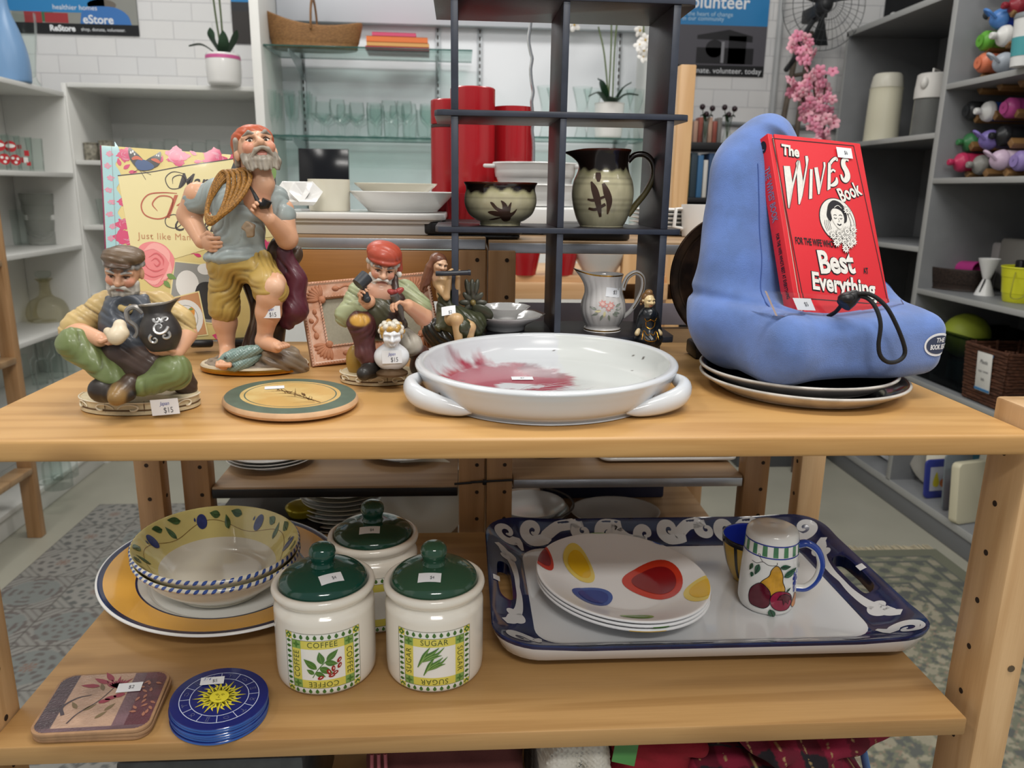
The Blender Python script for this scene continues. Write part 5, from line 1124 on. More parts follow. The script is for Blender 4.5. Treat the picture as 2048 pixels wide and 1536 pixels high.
for x, y, a_ in ((0.026, 0.236, 0.7), (0.032, 0.232, 0.1), (0.022, 0.240, 1.8), (0.072, 0.248, 1.2), (0.066, 0.250, 0.6), (0.116, 0.252, 0.2), (0.12, 0.262, 2.6), (0.16, 0.133, 0.4), (0.17, 0.138, 2.7), (0.178, 0.130, 0.2), (0.19, 0.143, 2.0), (0.196, 0.118, -0.6), (0.215, 0.12, 0.3), (0.19, 0.10, 2.5), (0.12, 0.118, 2.8), (0.104, 0.122, 0.4), (0.214, 0.015, 2.0), (0.205, 0.04, 1.0)): q.flat([leaf(x, y, 0.011, 0.0055, a_)], fm, 0, 0.0003)
q.flat([[(0.0185, 0.2262), (0.030, 0.131), (0.060, 0.122), (0.086, 0.1145), (0.134, 0.131), (0.19, 0.146), (0.225, 0.150), (0.226, 0.266), (0.170, 0.2605), (0.10, 0.2445)]], fm, 2, 0.0005); q.flat([stroke([(0.0185, 0.2262), (0.06, 0.234), (0.10, 0.2445), (0.170, 0.2605)], 0.0014, 6)], fm, 3, 0.0007)
q.flat([[(0.160, 0.232), (0.172, 0.263), (0.2268, 0.266), (0.2268, 0.20), (0.200, 0.205)]], fm, 9, 0.0006); q.flat([ell(0.212, 0.222, 0.013, 0.02), ell(0.196, 0.250, 0.012, 0.008), ell(0.222, 0.245, 0.006, 0.012)], fm, 13, 0.0008)
def wd_(s_, sz, x, y, k, sx=0.8, sh=0.42): q.flat([text(s_, sz, x, y, 0, 'LEFT', shear=sh, sx=sx, bold=0.0002)], fm, k, 0.0009)
wd_("Mama's", 0.030, 0.0925, 0.2235, 3); wd_('Italian', 0.047, 0.0735, 0.1855, 4, 0.9); wd_('Cookbook', 0.026, 0.084, 0.1615, 3)
for P, k, w in (([(0.104, 0.234), (0.088, 0.236), (0.078, 0.226), (0.083, 0.213), (0.096, 0.214), (0.104, 0.224), (0.098, 0.232), (0.088, 0.228), (0.087, 0.219)], 3, .0012), ([(0.092, 0.206), (0.073, 0.206), (0.055, 0.202), (0.046, 0.188), (0.050, 0.174), (0.066, 0.169), (0.080, 0.176), (0.086, 0.198), (0.070, 0.201), (0.060, 0.190), (0.066, 0.180)], 4, .0017), ([(0.094, 0.173), (0.086, 0.176), (0.076, 0.170), (0.077, 0.160), (0.088, 0.157), (0.096, 0.164), (0.090, 0.170)], 3, .0011)): q.flat([stroke(P, [w*0.5]+[w]*(len(P)-2)+[w*0.3], 6)], fm, k, 0.0009)
q.flat([text('Just like Mama', 0.0128, 0.0400, 0.1445, 0, 'LEFT', sx=0.92, space=1.1)], fm, 15, 0.0009)
# butterfly
q.flat([cr([(0.0445, 0.238), (0.036, 0.247), (0.033, 0.258), (0.034, 0.266), (0.041, 0.261), (0.048, 0.254), (0.051, 0.248)], 4, True), cr([(0.051, 0.245), (0.057, 0.252), (0.066, 0.258), (0.0735, 0.263), (0.073, 0.252), (0.070, 0.244), (0.062, 0.240)], 4, True)], fm, 9, 0.0010)
q.flat([cr([(0.0445, 0.236), (0.0405, 0.244), (0.045, 0.250), (0.053, 0.250), (0.062, 0.245), (0.064, 0.240), (0.056, 0.236)], 4, True)], fm, 11, 0.0012)
q.flat([stroke([(0.037, 0.250), (0.043, 0.2525), (0.050, 0.2500)], (.003, .005, .002), 4), stroke([(0.061, 0.2515), (0.067, 0.2505), (0.072, 0.2475)], (.002, .005, .003), 4)], fm, 12, 0.0013)
q.flat([ell(0.036, 0.259, .0012, .002, 8), ell(0.0385, 0.2605, .001, .002, 8), ell(0.0405, 0.257, .001, .0016, 8), ell(0.0705, 0.257, .001, .0015, 8), ell(0.068, 0.2575, .0008, .0012, 8)], fm, 10, 0.0014); q.flat([stroke([(0.046, 0.236), (0.053, 0.223)], .0005, 2), stroke([(0.047, 0.236), (0.060, 0.230)], .0005, 2), stroke([(0.045, 0.237), (0.038, 0.232)], .0005, 2)], fm, 3, 0.0011)
# rose
q.flat([cr([(0.040, 0.128), (0.055, 0.137), (0.072, 0.133), (0.0835, 0.118), (0.084, 0.104), (0.078, 0.090), (0.062, 0.074), (0.048, 0.082), (0.038, 0.10)], 5, True)], fm, 5, 0.0008)
for P, k, w in (([(0.046, 0.124), (0.060, 0.131), (0.074, 0.122), (0.078, 0.108)], 6, .009), ([(0.066, 0.082), (0.077, 0.094), (0.079, 0.110)], 6, .007), ([(0.045, 0.085), (0.058, 0.080), (0.068, 0.088)], 6, .006), ([(0.052, 0.115), (0.062, 0.121), (0.070, 0.113), (0.070, 0.104)], 7, .002), ([(0.055, 0.110), (0.061, 0.114), (0.066, 0.108), (0.062, 0.103), (0.058, 0.107)], 7, .002), ([(0.050, 0.100), (0.060, 0.096), (0.071, 0.100)], 7, .002), ([(0.044, 0.094), (0.056, 0.088), (0.070, 0.092)], 7, .0016), ([(0.048, 0.118), (0.047, 0.106), (0.052, 0.099)], 7, .0016)): q.flat([stroke(P, [0.0003]+[w]*(len(P)-2)+[0.0003], 5)], fm, k, 0.0010 if k == 6 else 0.0012)
q.flat([leaf(0.074, 0.092, 0.014, 0.008, -0.5), leaf(0.070, 0.083, 0.013, 0.007, -0.9)], fm, 13, 0.0011)
# the two printed photographs
q.flat([[(0.084, 0.1115), (0.140, 0.1060), (0.146, 0.020), (0.078, 0.028), (0.076, 0.060)]], fm, 2, 0.0006); q.flat([[(0.0855, 0.1095), (0.1385, 0.1045), (0.144, 0.022), (0.080, 0.030), (0.078, 0.060)]], fm, 8, 0.0008)
q.flat([ell(0.100, 0.078, 0.015, 0.020), ell(0.124, 0.100, 0.010, 0.008)], fm, 10, 0.0009); q.flat([cr([(0.112, 0.075), (0.124, 0.082), (0.136, 0.076), (0.138, 0.05), (0.132, 0.03), (0.116, 0.032), (0.108, 0.05)], 4, True), ell(0.146, 0.058, 0.012, 0.008)], fm, 9, 0.0010); q.flat([ell(0.150, 0.040, 0.013, 0.009)], fm, 10, 0.0011)
q.flat([[(0.0735, 0.058), (0.1150, 0.0690), (0.1245, 0.0060), (0.090, 0.0025), (0.076, 0.018)]], fm, 2, 0.0012); q.flat([[(0.0755, 0.057), (0.1135, 0.0670), (0.1225, 0.0075), (0.091, 0.0040), (0.078, 0.018)]], fm, 15, 0.0014)
q.flat([ell(0.096, 0.030, 0.0225, 0.0265)], fm, 10, 0.0016); q.flat([ell(0.096, 0.030, 0.016, 0.019)], fm, 8, 0.0017); q.flat([ell(0.096, 0.030, 0.0152, 0.0182)], fm, 10, 0.0018); q.flat([cr([(0.098, 0.040), (0.104, 0.046), (0.108, 0.040), (0.105, 0.028), (0.098, 0.024), (0.096, 0.032)], 4, True)], fm, 14, 0.0020); q.flat([ell(0.103, 0.036, 0.003, 0.002, 10), ell(0.100, 0.030, 0.002, 0.003, 10)], fm, 12, 0.0022); q.flat([ell(0.100, 0.020, 0.0012, 0.0008, 6), ell(0.106, 0.022, 0.0012, 0.0008, 6), ell(0.103, 0.043, 0.003, 0.0015, 8)], fm, 13, 0.0022)
make('cover_print', q, CM, kb, sharp=None)
es = thing('easel_stand', 'black plastic easel holding up the cookbook', 'stand')
for u in (0.055, 0.115, 0.17): q = M(); lbox(q, (u, 0.0-0.006, 0.004), (0.030, 0.010, 0.028), 0.003); make('ledge', q, BLACKPL, es)
for u in (0.06, 0.165):
    q = M(); lbox(q, (u, 0.045, -KT-0.004), (0.014, 0.11, 0.006), 0.002); p0 = fm(u, -0.006, 0.0); q.box((p0[0], p0[1], 1.0285), (0.016, 0.03, 0.017), 0.002); make('leg', q, BLACKPL, es)

# --- terracotta photo frame
fr = lean_frame((-0.1948, 0.9995, 1.0205), 0.3439, 0.384, 0.0592); fm = lmap(fr); T = lT(fr); FW, FH = 0.1804, 0.113
pf = thing('photo_frame', 'empty terracotta photo frame with moulded flowers, behind the red capped sculptor', 'photo frame')
TC = mat('terracotta limewash', '#c08a6b', 0.7, col2='#d3aa92', vscale=60, bump=0.15, bscale=500); TCL = mat('terracotta relief', '#b97d5c', 0.7, var=0.12, vscale=120); TCW = mat('limewashed groove', '#dcc0ac', 0.8)
q = M()
def ringframe(o0, o1, z0, z1, mat_):
    (a0, b0, a1, b1), (c0, d0, c1, d1) = o0, o1; O_ = [(a0, b0), (a1, b0), (a1, b1), (a0, b1)]; I_ = [(c0, d0), (c1, d0), (c1, d1), (c0, d1)]
    V = [fm(*p, z0) for p in O_]+[fm(*p, z1) for p in I_]; q.add(V, [(i, (i+1) % 4, 4+(i+1) % 4, 4+i) for i in range(4)], mat_)
iu0, iu1, iv0, iv1 = 0.026, FW-0.024, 0.026, FH-0.024
ringframe((0, 0, FW, FH), (0, 0, FW, FH), -0.010, 0.002, 0); ringframe((0, 0, FW, FH), (0.003, 0.003, FW-0.003, FH-0.003), 0.002, 0.004, 0); ringframe((0.003, 0.003, FW-0.003, FH-0.003), (0.005, 0.005, FW-0.005, FH-0.005), 0.004, 0.0015, 2)
ringframe((0.005, 0.005, FW-0.005, FH-0.005), (iu0-0.003, iv0-0.003, iu1+0.003, iv1+0.003), 0.0015, 0.0008, 0); ringframe((iu0-0.003, iv0-0.003, iu1+0.003, iv1+0.003), (iu0-0.001, iv0-0.001, iu1+0.001, iv1+0.001), 0.003, 0.0025, 0); ringframe((iu0-0.001, iv0-0.001, iu1+0.001, iv1+0.001), (iu0, iv0, iu1, iv1), 0.0025, -0.006, 0)
q.add([fm(u, v, -0.010) for u, v in rect(0, 0, FW, FH)], [(0, 3, 2, 1)], 0); make('border', q, [TC, TCL, TCW], pf, sharp=30)
q = M()
def bar(p0, p1, n, tilt):
    for i in range(n):
        t = (i+0.5)/n; u = p0[0]+(p1[0]-p0[0])*t; v = p0[1]+(p1[1]-p0[1])*t; d = 0.0016
        q.tube([fm(u-d*tilt[0], v-d*tilt[1], 0.0032), fm(u+d*tilt[0], v+d*tilt[1], 0.0032)], 0.0010, n=6)
for a, b in (((0, 0), (1, 0)), ((1, 0), (1, 1)), ((1, 1), (0, 1)), ((0, 1), (0, 0))):
    g_ = lambda s, x0, x1, y0, y1: (x0 if s[0] == 0 else x1, y0 if s[1] == 0 else y1)
    bar(g_(a, .0022, FW-.0022, .0022, FH-.0022), g_(b, .0022, FW-.0022, .0022, FH-.0022), 46 if a[1] == b[1] else 28, (0.7, 0.7)); bar(g_(a, iu0-.002, iu1+.002, iv0-.002, iv1+.002), g_(b, iu0-.002, iu1+.002, iv0-.002, iv1+.002), 34 if a[1] == b[1] else 16, (0.7, 0.7))
make('rope_edge', q, TC, pf)
q = M()
def bump_(u, v, L, w, a, hh=0.003):
    cx, cy = u+L/2*math.cos(a), v+L/2*math.sin(a); Rm2 = T[0] @ rotm(0, 0, a); q.ball(fm(cx, cy, 0.0012), (L/2, w/2, hh), 12, rot=Rm2)
for cu_, cv_, a0 in ((0.0265, 0.0265, math.pi), (FW-0.0255, 0.0265, -math.pi/2), (FW-0.0255, FH-0.0255, 0), (0.0265, FH-0.0255, math.pi/2)):
    for k in range(7):
        a = a0+(k-0)*math.pi/2/6; bump_(cu_+0.004*math.cos(a), cv_+0.004*math.sin(a), 0.0175, 0.0062, a)
    q.ball(fm(cu_, cv_, 0.0014), (0.0052, 0.0052, 0.004), 14, rot=T[0])
for (u0, v0, u1, v1) in ((0.052, 0.013, FW/2+0.005, 0.015), (FW-0.052, 0.015, FW/2+0.012, 0.012), (0.052, FH-0.012, FW/2, FH-0.014), (FW-0.052, FH-0.012, FW/2+0.01, FH-0.013), (0.012, 0.045, 0.014, FH-0.045), (FW-0.012, 0.045, FW-0.013, FH-0.045)):
    n_ = np.array([-(v1-v0), u1-u0]); n_ /= np.linalg.norm(n_); P = [(u0+(u1-u0)*t+n_[0]*0.0035*math.sin(t*6.28), v0+(v1-v0)*t+n_[1]*0.0035*math.sin(t*6.28)) for t in np.linspace(0, 1, 12)]
    q.tube([fm(u, v, 0.0014) for u, v in P], 0.0013, n=8); d = math.atan2(v1-v0, u1-u0); bump_(u0, v0, 0.010, 0.007, d+math.pi); bump_(P[6][0]+n_[0]*.003, P[6][1]+n_[1]*.003, 0.008, 0.006, d+0.9); bump_(u1, v1, 0.008, 0.006, d)
make('moulded_flowers', q, TCL, pf)
q = M(); q.flat([rect(iu0-0.001, iv0-0.001, iu1+0.001, iv1+0.001)], fm, 0, -0.0045); make('backing_board', q, mat('grey card backing', '#96907c', 0.6, var=0.08, vscale=300), pf)

# --- pottery standing on the black display shelf
ASHG = '#b9b292'; IRON = mat('iron brushwork', '#3a2417', 0.3, coat=0.2)
def thrown(prof, n, T_neck, seed, fn=None):
    m = M(); prof = np.asarray(prof); m.lathe(prof, n, fn=fn); V = np.concatenate(m.v); a = np.arctan2(V[:, 1], V[:, 0]); z = V[:, 2]
    drip = T_neck+0.006*(fbm(a*2.2+seed, a*0+3, 3)-0.5)*2+0.002*np.sin(a*13+seed)
    k = np.clip((z-drip)/0.004, 0, 1); base = np.array(lin(ASHG))*(0.8+0.35*fbm(a*6, z*90, 3, seed)[:, None]); base *= (1-0.25*(np.sin(z*900) > 0.93))[:, None]
    ol = np.array(lin('#8c8a52')); edge = np.exp(-((z-drip)/0.004)**2); C = base*(1-0.4*edge[:, None])+ol*0.4*edge[:, None]; C = C*(1-k[:, None])+np.array(lin('#1a110d'))*k[:, None]
    rim = prof[:, 1].max(); rk = np.clip((z-(rim-0.0035))/0.002, 0, 1)*(np.hypot(V[:, 0], V[:, 1]) > 0); C = C*(1-rk[:, None])+np.array(lin('#4a1e10'))*rk[:, None]; m.c = {0: (len(C), C)}; return m
SAND = mat('thrown pottery glaze', None, 0.18, coat=0.3)
bo = thing('pottery_bowl', 'stoneware bowl with dark dripping rim and brushed leaf on the black shelf', 'bowl', (0.0545, 1.092, 1.202))
pr = spline_prof([(0, 0.001), (0.027, 0.0), (0.0285, 0.001), (0.0285, 0.0045), (0.034, 0.007), (0.044, 0.015), (0.0495, 0.028), (0.0495, 0.039), (0.0478, 0.047), (0.0482, 0.052), (0.0505, 0.0565), (0.0495, 0.0575), (0.0470, 0.053), (0.0465, 0.046), (0.0475, 0.03), (0.040, 0.015), (0.02, 0.007), (0, 0.006)], 5)
m = thrown(pr, 96, 0.044, 1.0); make('bowl', m, SAND, bo, sharp=60); dm = drape(m, 1); q = M()
LF = [cr(P, 3, True) for P in ([(0.002, 0.012), (-0.012, 0.008), (-0.017, 0.0085), (-0.005, 0.012)], [(0.0, 0.013), (-0.010, 0.014), (-0.019, 0.0185), (-0.012, 0.0205), (0.0, 0.018)], [(0.002, 0.017), (-0.009, 0.022), (-0.016, 0.031), (-0.012, 0.031), (-0.006, 0.025), (0.004, 0.021)], [(0.001, 0.018), (0.000, 0.028), (-0.002, 0.034), (0.005, 0.030), (0.008, 0.022)], [(0.004, 0.018), (0.008, 0.027), (0.012, 0.032), (0.0115, 0.026), (0.010, 0.018)], [(0.006, 0.016), (0.014, 0.019), (0.020, 0.0235), (0.016, 0.016), (0.008, 0.010)], [(-0.004, 0.018), (0.010, 0.020), (0.012, 0.010), (0.006, 0.006), (0.000, 0.009)])]
q.flat(LF, dm, 0, 0.0004, 0.004); make('leaf_brushwork', q, IRON, bo, sharp=None)
def spout(V, a, amt, a0, z0, z1, pinch=0.5, drop=0.0):
    da = np.abs((a-a0+math.pi) % (2*math.pi)-math.pi); g = np.exp(-(da/pinch)**2); t = np.clip((V[..., 2]-z0)/(z1-z0), 0, 1)**1.6
    V[..., 0] += amt*t*g*math.cos(a0); V[..., 1] += amt*t*g*math.sin(a0); V[..., 1] *= 1-0.22*t*np.exp(-((da-0.9)/0.5)**2); V[..., 2] += drop*t*g; return V
ju = thing('pottery_jug', 'tall stoneware jug with dark neck and loop handle on the black shelf', 'jug', (0.1965, 1.092, 1.202))
pr = spline_prof([(0, 0.001), (0.028, 0.0), (0.031, 0.002), (0.036, 0.012), (0.0415, 0.030), (0.0430, 0.046), (0.0410, 0.060), (0.0365, 0.071), (0.0345, 0.078), (0.0335, 0.086), (0.0345, 0.095), (0.0370, 0.1020), (0.0360, 0.1035), (0.0335, 0.099), (0.0320, 0.086), (0.034, 0.072), (0.040, 0.05), (0.03, 0.01), (0, 0.006)], 5)
m = thrown(pr, 96, 0.073, 4.0, fn=lambda V, a: spout(V, a, 0.020, math.pi, 0.078, 0.104, 0.42, -0.005)); make('body', m, SAND, ju, sharp=60)
h_ = cr([(0.0330, 0, 0.088), (0.043, 0, 0.097), (0.058, 0, 0.097), (0.0685, 0, 0.086), (0.0700, 0, 0.068), (0.061, 0, 0.048), (0.049, 0, 0.032), (0.041, 0, 0.021), (0.037, 0, 0.016)], 6); hm = M(); n_ = len(h_)
cc_ = np.array([np.array(lin('#1a110d'))*(1-t)+np.array(lin('#6e6440'))*t for t in np.clip((np.linspace(0, 1, n_)-0.4)*2.2, 0, 1)]); hm.tube(h_, np.linspace(0.0040, 0.0046, n_), n=12, up=(0, 1, 0), flat=1.5, col=cc_); make('handle', hm, SAND, ju, sharp=60)
dm = drape(m, 1); q = M(); q.flat([stroke(P, w, 5) for P, w in (([(-0.022, 0.060), (-0.018, 0.050), (-0.013, 0.034), (-0.008, 0.014)], (.002, .008, .008, .003)), ([(-0.007, 0.058), (-0.002, 0.046), (0.002, 0.034), (0.001, 0.018)], (.004, .009, .008, .002)), ([(-0.026, 0.037), (-0.018, 0.036), (-0.004, 0.041)], (.002, .004, .003)), ([(-0.024, 0.025), (-0.015, 0.024), (-0.003, 0.031)], (.003, .004, .004)), ([(-0.013, 0.072), (-0.013, 0.066), (-0.013, 0.060)], (.006, .007, .003)))], dm, 0, 0.0004, 0.004); make('bamboo_brushwork', q, IRON, ju, sharp=None)
cj = thing('cream_jug', 'floral porcelain jug with fluted sides, gilt lip and curled handle', 'jug', (0.2030, 1.085, 1.0555))
pr = spline_prof([(0, 0.002), (0.0245, 0.0), (0.0262, 0.0015), (0.0262, 0.0040), (0.0235, 0.0065), (0.027, 0.013), (0.0315, 0.026), (0.0310, 0.040), (0.0268, 0.054), (0.0245, 0.064), (0.0248, 0.073), (0.0268, 0.0800), (0.0260, 0.0808), (0.0238, 0.075), (0.0235, 0.062), (0.028, 0.04), (0.02, 0.012), (0, 0.010)], 5)
def flute(V, a):
    k = np.clip((V[..., 2]-0.006)/0.01, 0, 1)*np.clip((0.085-V[..., 2])/0.02, 0, 1); r = 1+0.020*np.abs(np.sin(a*10+V[..., 2]*55))*k; V[..., 0] *= r; V[..., 1] *= r; return spout(V, a, 0.018, math.pi, 0.052, 0.081, 0.55, 0.0075)
PORC = mat('pearl porcelain', '#cfccc9', 0.15, coat=0.4); GILT = mat('gilt line', '#b98a3a', 0.22, metal=0.9)
m = M(); m.lathe(pr, 160, fn=flute, mats=[1 if (9 < i < 14 or 53 < i < 57) else 0 for i in range(len(pr)-1)]); body_ = make('body', m, [PORC, GILT], cj, sharp=60)
h_ = cr([(0.0275, 0, 0.058), (0.0290, 0, 0.066), (0.034, 0, 0.077), (0.045, 0, 0.083), (0.055, 0, 0.076), (0.056, 0, 0.060), (0.049, 0, 0.042), (0.040, 0, 0.028), (0.030, 0, 0.019)], 6); q = M(); q.tube(h_, np.linspace(0.0038, 0.0033, len(h_)), n=12, up=(0, 1, 0)); q.tube(h_[3:-8]+np.array([0, -0.0036, 0]), 0.0007, n=6, mat=1); make('handle', q, [PORC, GILT], cj)
dm = drape(m, 1); q = M(); FL = [mat('transfer '+n_, c_, 0.2, coat=0.3) for n_, c_ in (('pink', '#d69a93'), ('pale pink', '#e3c3bb'), ('grey green', '#8d9488'), ('yellow', '#d8cf9e'))]
for x, y, s in ((-0.006, 0.042, .0062), (0.005, 0.040, .0062), (0.002, 0.036, .005)):
    for a in np.arange(7)*0.9: q.flat([leaf(x, y, s, s*0.6, a)], dm, 0, 0.0005)
    q.flat([ell(x, y, s*0.4, s*0.4, 10)], dm, 1, 0.0008)
for x, y, a, k in ((-0.012, 0.029, 3.6, 2), (-0.006, 0.027, 4.4, 2), (0.002, 0.027, 5.0, 2), (0.008, 0.029, 5.8, 2), (0.012, 0.034, 0.2, 2), (0.012, 0.038, 0.5, 2), (-0.014, 0.034, 2.8, 2), (-0.008, 0.033, 3.4, 3), (-0.003, 0.032, 4.6, 3), (0.010, 0.031, 6.0, 2)): q.flat([leaf(x, y, 0.0095, 0.0038, a)], dm, k, 0.0004)
make('rose_transfer', q, FL, cj, sharp=None); price_tag(cj, lambda u, v, h=0: dm(*xf([(u, v)], 1, 1, -0.12, 0.0085, 0.0575)[0], h), 0.0205, 0.0125, [('$3', 0.0075, 0.003, 0)])
# small fluted plates
PLW = mat('white china', '#d9d8d6', 0.15, coat=0.3); PLB = mat('brown transfer', '#54423c', 0.3)
for i, (s, z, lab) in enumerate(((1.0, 0.0, 'larger white footed plate with brown edge under a saucer, on the black shelf'), (0.62, 0.0165, 'small white saucer with a brown motif lying in the footed plate'))):
    t = thing('china_plate', lab, 'plate', (0.0630, 1.088, 1.0555+z)); pr = spline_prof([(0, 0.004), (0.024, 0.002), (0.026, 0.0), (0.028, 0.001), (0.030, 0.007), (0.042, 0.014), (0.0555, 0.0215), (0.0548, 0.0228), (0.042, 0.0165), (0.028, 0.0095), (0, 0.0085)], 4)
    def scal(V, a): r = 1+0.018*np.cos(a*10)*np.clip((V[..., 2]-0.010)/0.012, 0, 1); V[..., 0] *= r*s; V[..., 1] *= r*s; V[..., 2] *= (0.75 if s < 1 else 1.0); return V
    m = M(); m.lathe(pr, 120, fn=scal, mats=[1 if (i == 0 and 25 < k_ < 29) else 0 for k_ in range(len(pr)-1)]); make('plate', m, [PLW, PLB], t, sharp=60)
    if i: dm = drape(m); q = M(); q.flat([ell(0.004, -0.006, 0.0055, 0.004, 16), leaf(-0.016, 0.004, 0.012, 0.006, 0.4)], dm, 0, 0.0003); make('motif', q, mat('berry transfer', '#5b2422', 0.25), t)
# round bronze tray standing behind the cushion
t = thing('bronze_tray', 'dark round bronze tray standing on edge behind the blue cushion', 'tray', (0.3905, 1.085, 1.1295))
pr = spline_prof([(0, -0.004), (0.07, -0.004), (0.082, 0.002), (0.092, 0.008), (0.0945, 0.007), (0.0935, 0.0045), (0.083, -0.001), (0.072, -0.008), (0, -0.008)], 4); m = M(); m.lathe(pr, 96, T=(rotm(R(90-8), 0, 0), (0, 0, 0))); make('disc', m, mat('aged bronze', '#4a3524', 0.4, metal=0.7, col2='#2a1d14', vscale=30), t, sharp=60)
t = thing('easel_stand', 'black stand foot under the bronze tray, beside the stoneware plates', 'stand', (0.340, 1.075, ZU)); m = M(); m.box((0, 0, 0.011), (0.016, 0.05, 0.022), 0.004); m.box((0.075, 0.0, 0.011), (0.016, 0.05, 0.022), 0.004); m.box((0.0375, 0.012, 0.010), (0.075, 0.012, 0.012), 0.003); m.box((0.0375, 0.020, 0.05), (0.012, 0.010, 0.085), 0.003, rotm(R(-8), 0, 0)); make('foot', m, BLACKPL, t)
# ================================================================ porcelain figurines
BISQ = mat('painted bisque porcelain', None, 0.42, coat=0.12); SATIN = mat('satin porcelain', None, 0.25, coat=0.25); EYEW = mat('painted eye', None, 0.3)
GOLDB = mat('gold band', '#b07a28', 0.2, metal=0.9)
class Slim(Clay):
    g = .88
    def cap(s, a, b, r0, r1=None, col='#ccaa99', k=0.006, sq=None): return Clay.cap(s, a, b, r0*s.g, (r0 if r1 is None else r1)*s.g, col, k)
class Fig:
    def __init__(s, name, label, cat, px, py, Y, Z=ZU, rz=0):
        s.b = at(px, py, Y); s.b[2] = Z; s.Y = Y; s.t = thing(name, label, cat, tuple(s.b))
    def L(s, px, py, d=0.0): return at(px, py, s.Y+d)-s.b
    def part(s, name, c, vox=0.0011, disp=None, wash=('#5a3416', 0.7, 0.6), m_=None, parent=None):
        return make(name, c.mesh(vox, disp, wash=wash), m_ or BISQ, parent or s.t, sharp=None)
def face(C, E, o, s, rot, skin, lip='#b87868', cheek='#d9967a', iris='#2d241e', old=True, eye_open=1.0):
    o = np.asarray(o, float); P = lambda x, y, z: o+rot @ (np.array([x, y, z])*s); k = 0.18*s
    C.el(P(0, .10, .22), np.array([.78, .92, .82])*s, skin, k, rot).el(P(0, -.20, -.42), np.array([.56, .56, .52])*s, skin, .3*s, rot).el(P(0, -.35, .0), np.array([.62, .52, .6])*s, skin, .25*s, rot)
    C.cap(P(0, -.80, .20), P(0, -1.06, -.16), .085*s, .155*s, skin, .1*s).el(P(.13, -.93, -.19), .1*s, skin, .08*s).el(P(-.13, -.93, -.19), .1*s, skin, .08*s)
    for g in (-1, 1):
        C.cap(P(g*.16, -.86, .30), P(g*.56, -.66, .30), .10*s, .09*s, skin, .12*s).el(P(g*.42, -.66, -.16), np.array([.24, .2, .2])*s, cheek if old else skin, .2*s, rot)
        C.el(P(g*.80, .12, .02), np.array([.11, .2, .3])*s, skin, .08*s, rot).sub(P(g*.34, -.90, .11), np.array([.19, .14, .12])*s, .1*s, rot)
        E.ball(P(g*.33, -.69, .10), (.155*s, .12*s, .105*s*eye_open), 12, rot=rot, col=lin('#ece6dc')); E.ball(P(g*.33-.02, -.79, .085), (.065*s, .04*s, .065*s*eye_open), 10, rot=rot, col=lin(iris))
        E.tube([P(g*.17, -.78, .16), P(g*.33, -.835, .205*eye_open+.02), P(g*.50, -.73, .15)], .028*s, n=6, col=np.tile(lin('#4a3326'), (3, 1)))
    C.cap(P(-.20, -.76, -.50), P(.20, -.76, -.50), .055*s, .055*s, lip, .05*s).cap(P(-.14, -.77, -.59), P(.14, -.77, -.59), .07*s, .07*s, lip, .05*s)
    C.cap(P(0, .10, -.6), P(0, .22, -1.35), .40*s, .46*s, skin, .2*s)
    return P
def beard(C, P, s, col, col2, seed=0, full=True, n=26):
    r2 = random.Random(seed)
    for i in range(n):
        a = (i/(n-1)-0.5)*2.5; x = .70*math.sin(a); y = -.62*math.cos(a)-.06; z = -.40-.22*math.cos(a)+r2.uniform(-.06, .06)
        C.cap(P(x, y, z+.12), P(x*1.02+r2.uniform(-.05, .05), y*1.06, z-.36-.15*math.cos(a)), .13, .07, col if i % 3 else col2, 0) if False else C.ch([P(x, y, z+.14), P(x*1.03+r2.uniform(-.06, .06), y*1.08, z-.16), P(x*.98+r2.uniform(-.08, .08), y*1.02, z-.44-.12*math.cos(a))], [.12*s, .11*s, .05*s], col if i % 3 else col2, .035*s)
    for g in (-1, 1): C.ch([P(g*.04, -.98, -.36), P(g*.25, -.90, -.42), P(g*.46, -.72, -.62)], [.08*s, .1*s, .05*s], col, .05*s)
def brows(C, P, s, col):
    for g in (-1, 1): C.ch([P(g*.14, -.90, .30), P(g*.34, -.92, .40), P(g*.58, -.72, .33)], [.06*s, .08*s, .04*s], col, .04*s)
def hand(C, wr, d, nrm, s, col, curl=1.0, thumb=1):
    """palm, four curled fingers and a thumb off the side; s = palm length"""
    d = np.asarray(d, float); d /= np.linalg.norm(d); n = np.asarray(nrm, float); n -= d*(n@d); n /= np.linalg.norm(n); sd = np.cross(n, d); wr = np.asarray(wr, float)
    rot = np.stack([sd, d, n], 1); C.el(wr+d*.5*s, np.array([.42, .56, .2])*s, col, .12*s, rot)
    for i in range(4):
        f = wr+d*s*(.93-.05*abs(i-1.4))+sd*s*(-.33+.22*i); L = s*(.44, .52, .49, .38)[i]; a = 0.0; pts = [f-d*.2*s, f]
        for j, q in enumerate((.45, .33, .25)): a += curl*(.75, .85, .6)[j]; f = f+(d*math.cos(a)+n*math.sin(a))*L*q*1.5; pts.append(f)
        C.ch(pts, [.115*s, .118*s, .105*s, .095*s, .08*s], col, .025*s)
    b = wr+d*.25*s+sd*thumb*.32*s; C.ch([b, b+d*.30*s+sd*thumb*.22*s+n*.1*s, b+d*.60*s+sd*thumb*.12*s+n*.28*s*curl], [.14*s, .125*s, .09*s], col, .03*s)
def tagged(parent, P0, ex, ey, w, h, txt, curve=0.0):
    ex = np.asarray(ex, float); ex /= np.linalg.norm(ex); ey = np.asarray(ey, float); ey -= ex*(ey@ex); ey /= np.linalg.norm(ey); nn = np.cross(ex, ey)
    f = lambda u, v, hh=0: P0+ex*u+ey*v+nn*(hh-curve*u*u); price_tag(parent, f, w, h, [(txt[1], h*.50, h*.18, -h*.22)]+([(txt[0], h*.34, 0, h*.22, .3, 1)] if txt[0] else []), lift=0.0003)
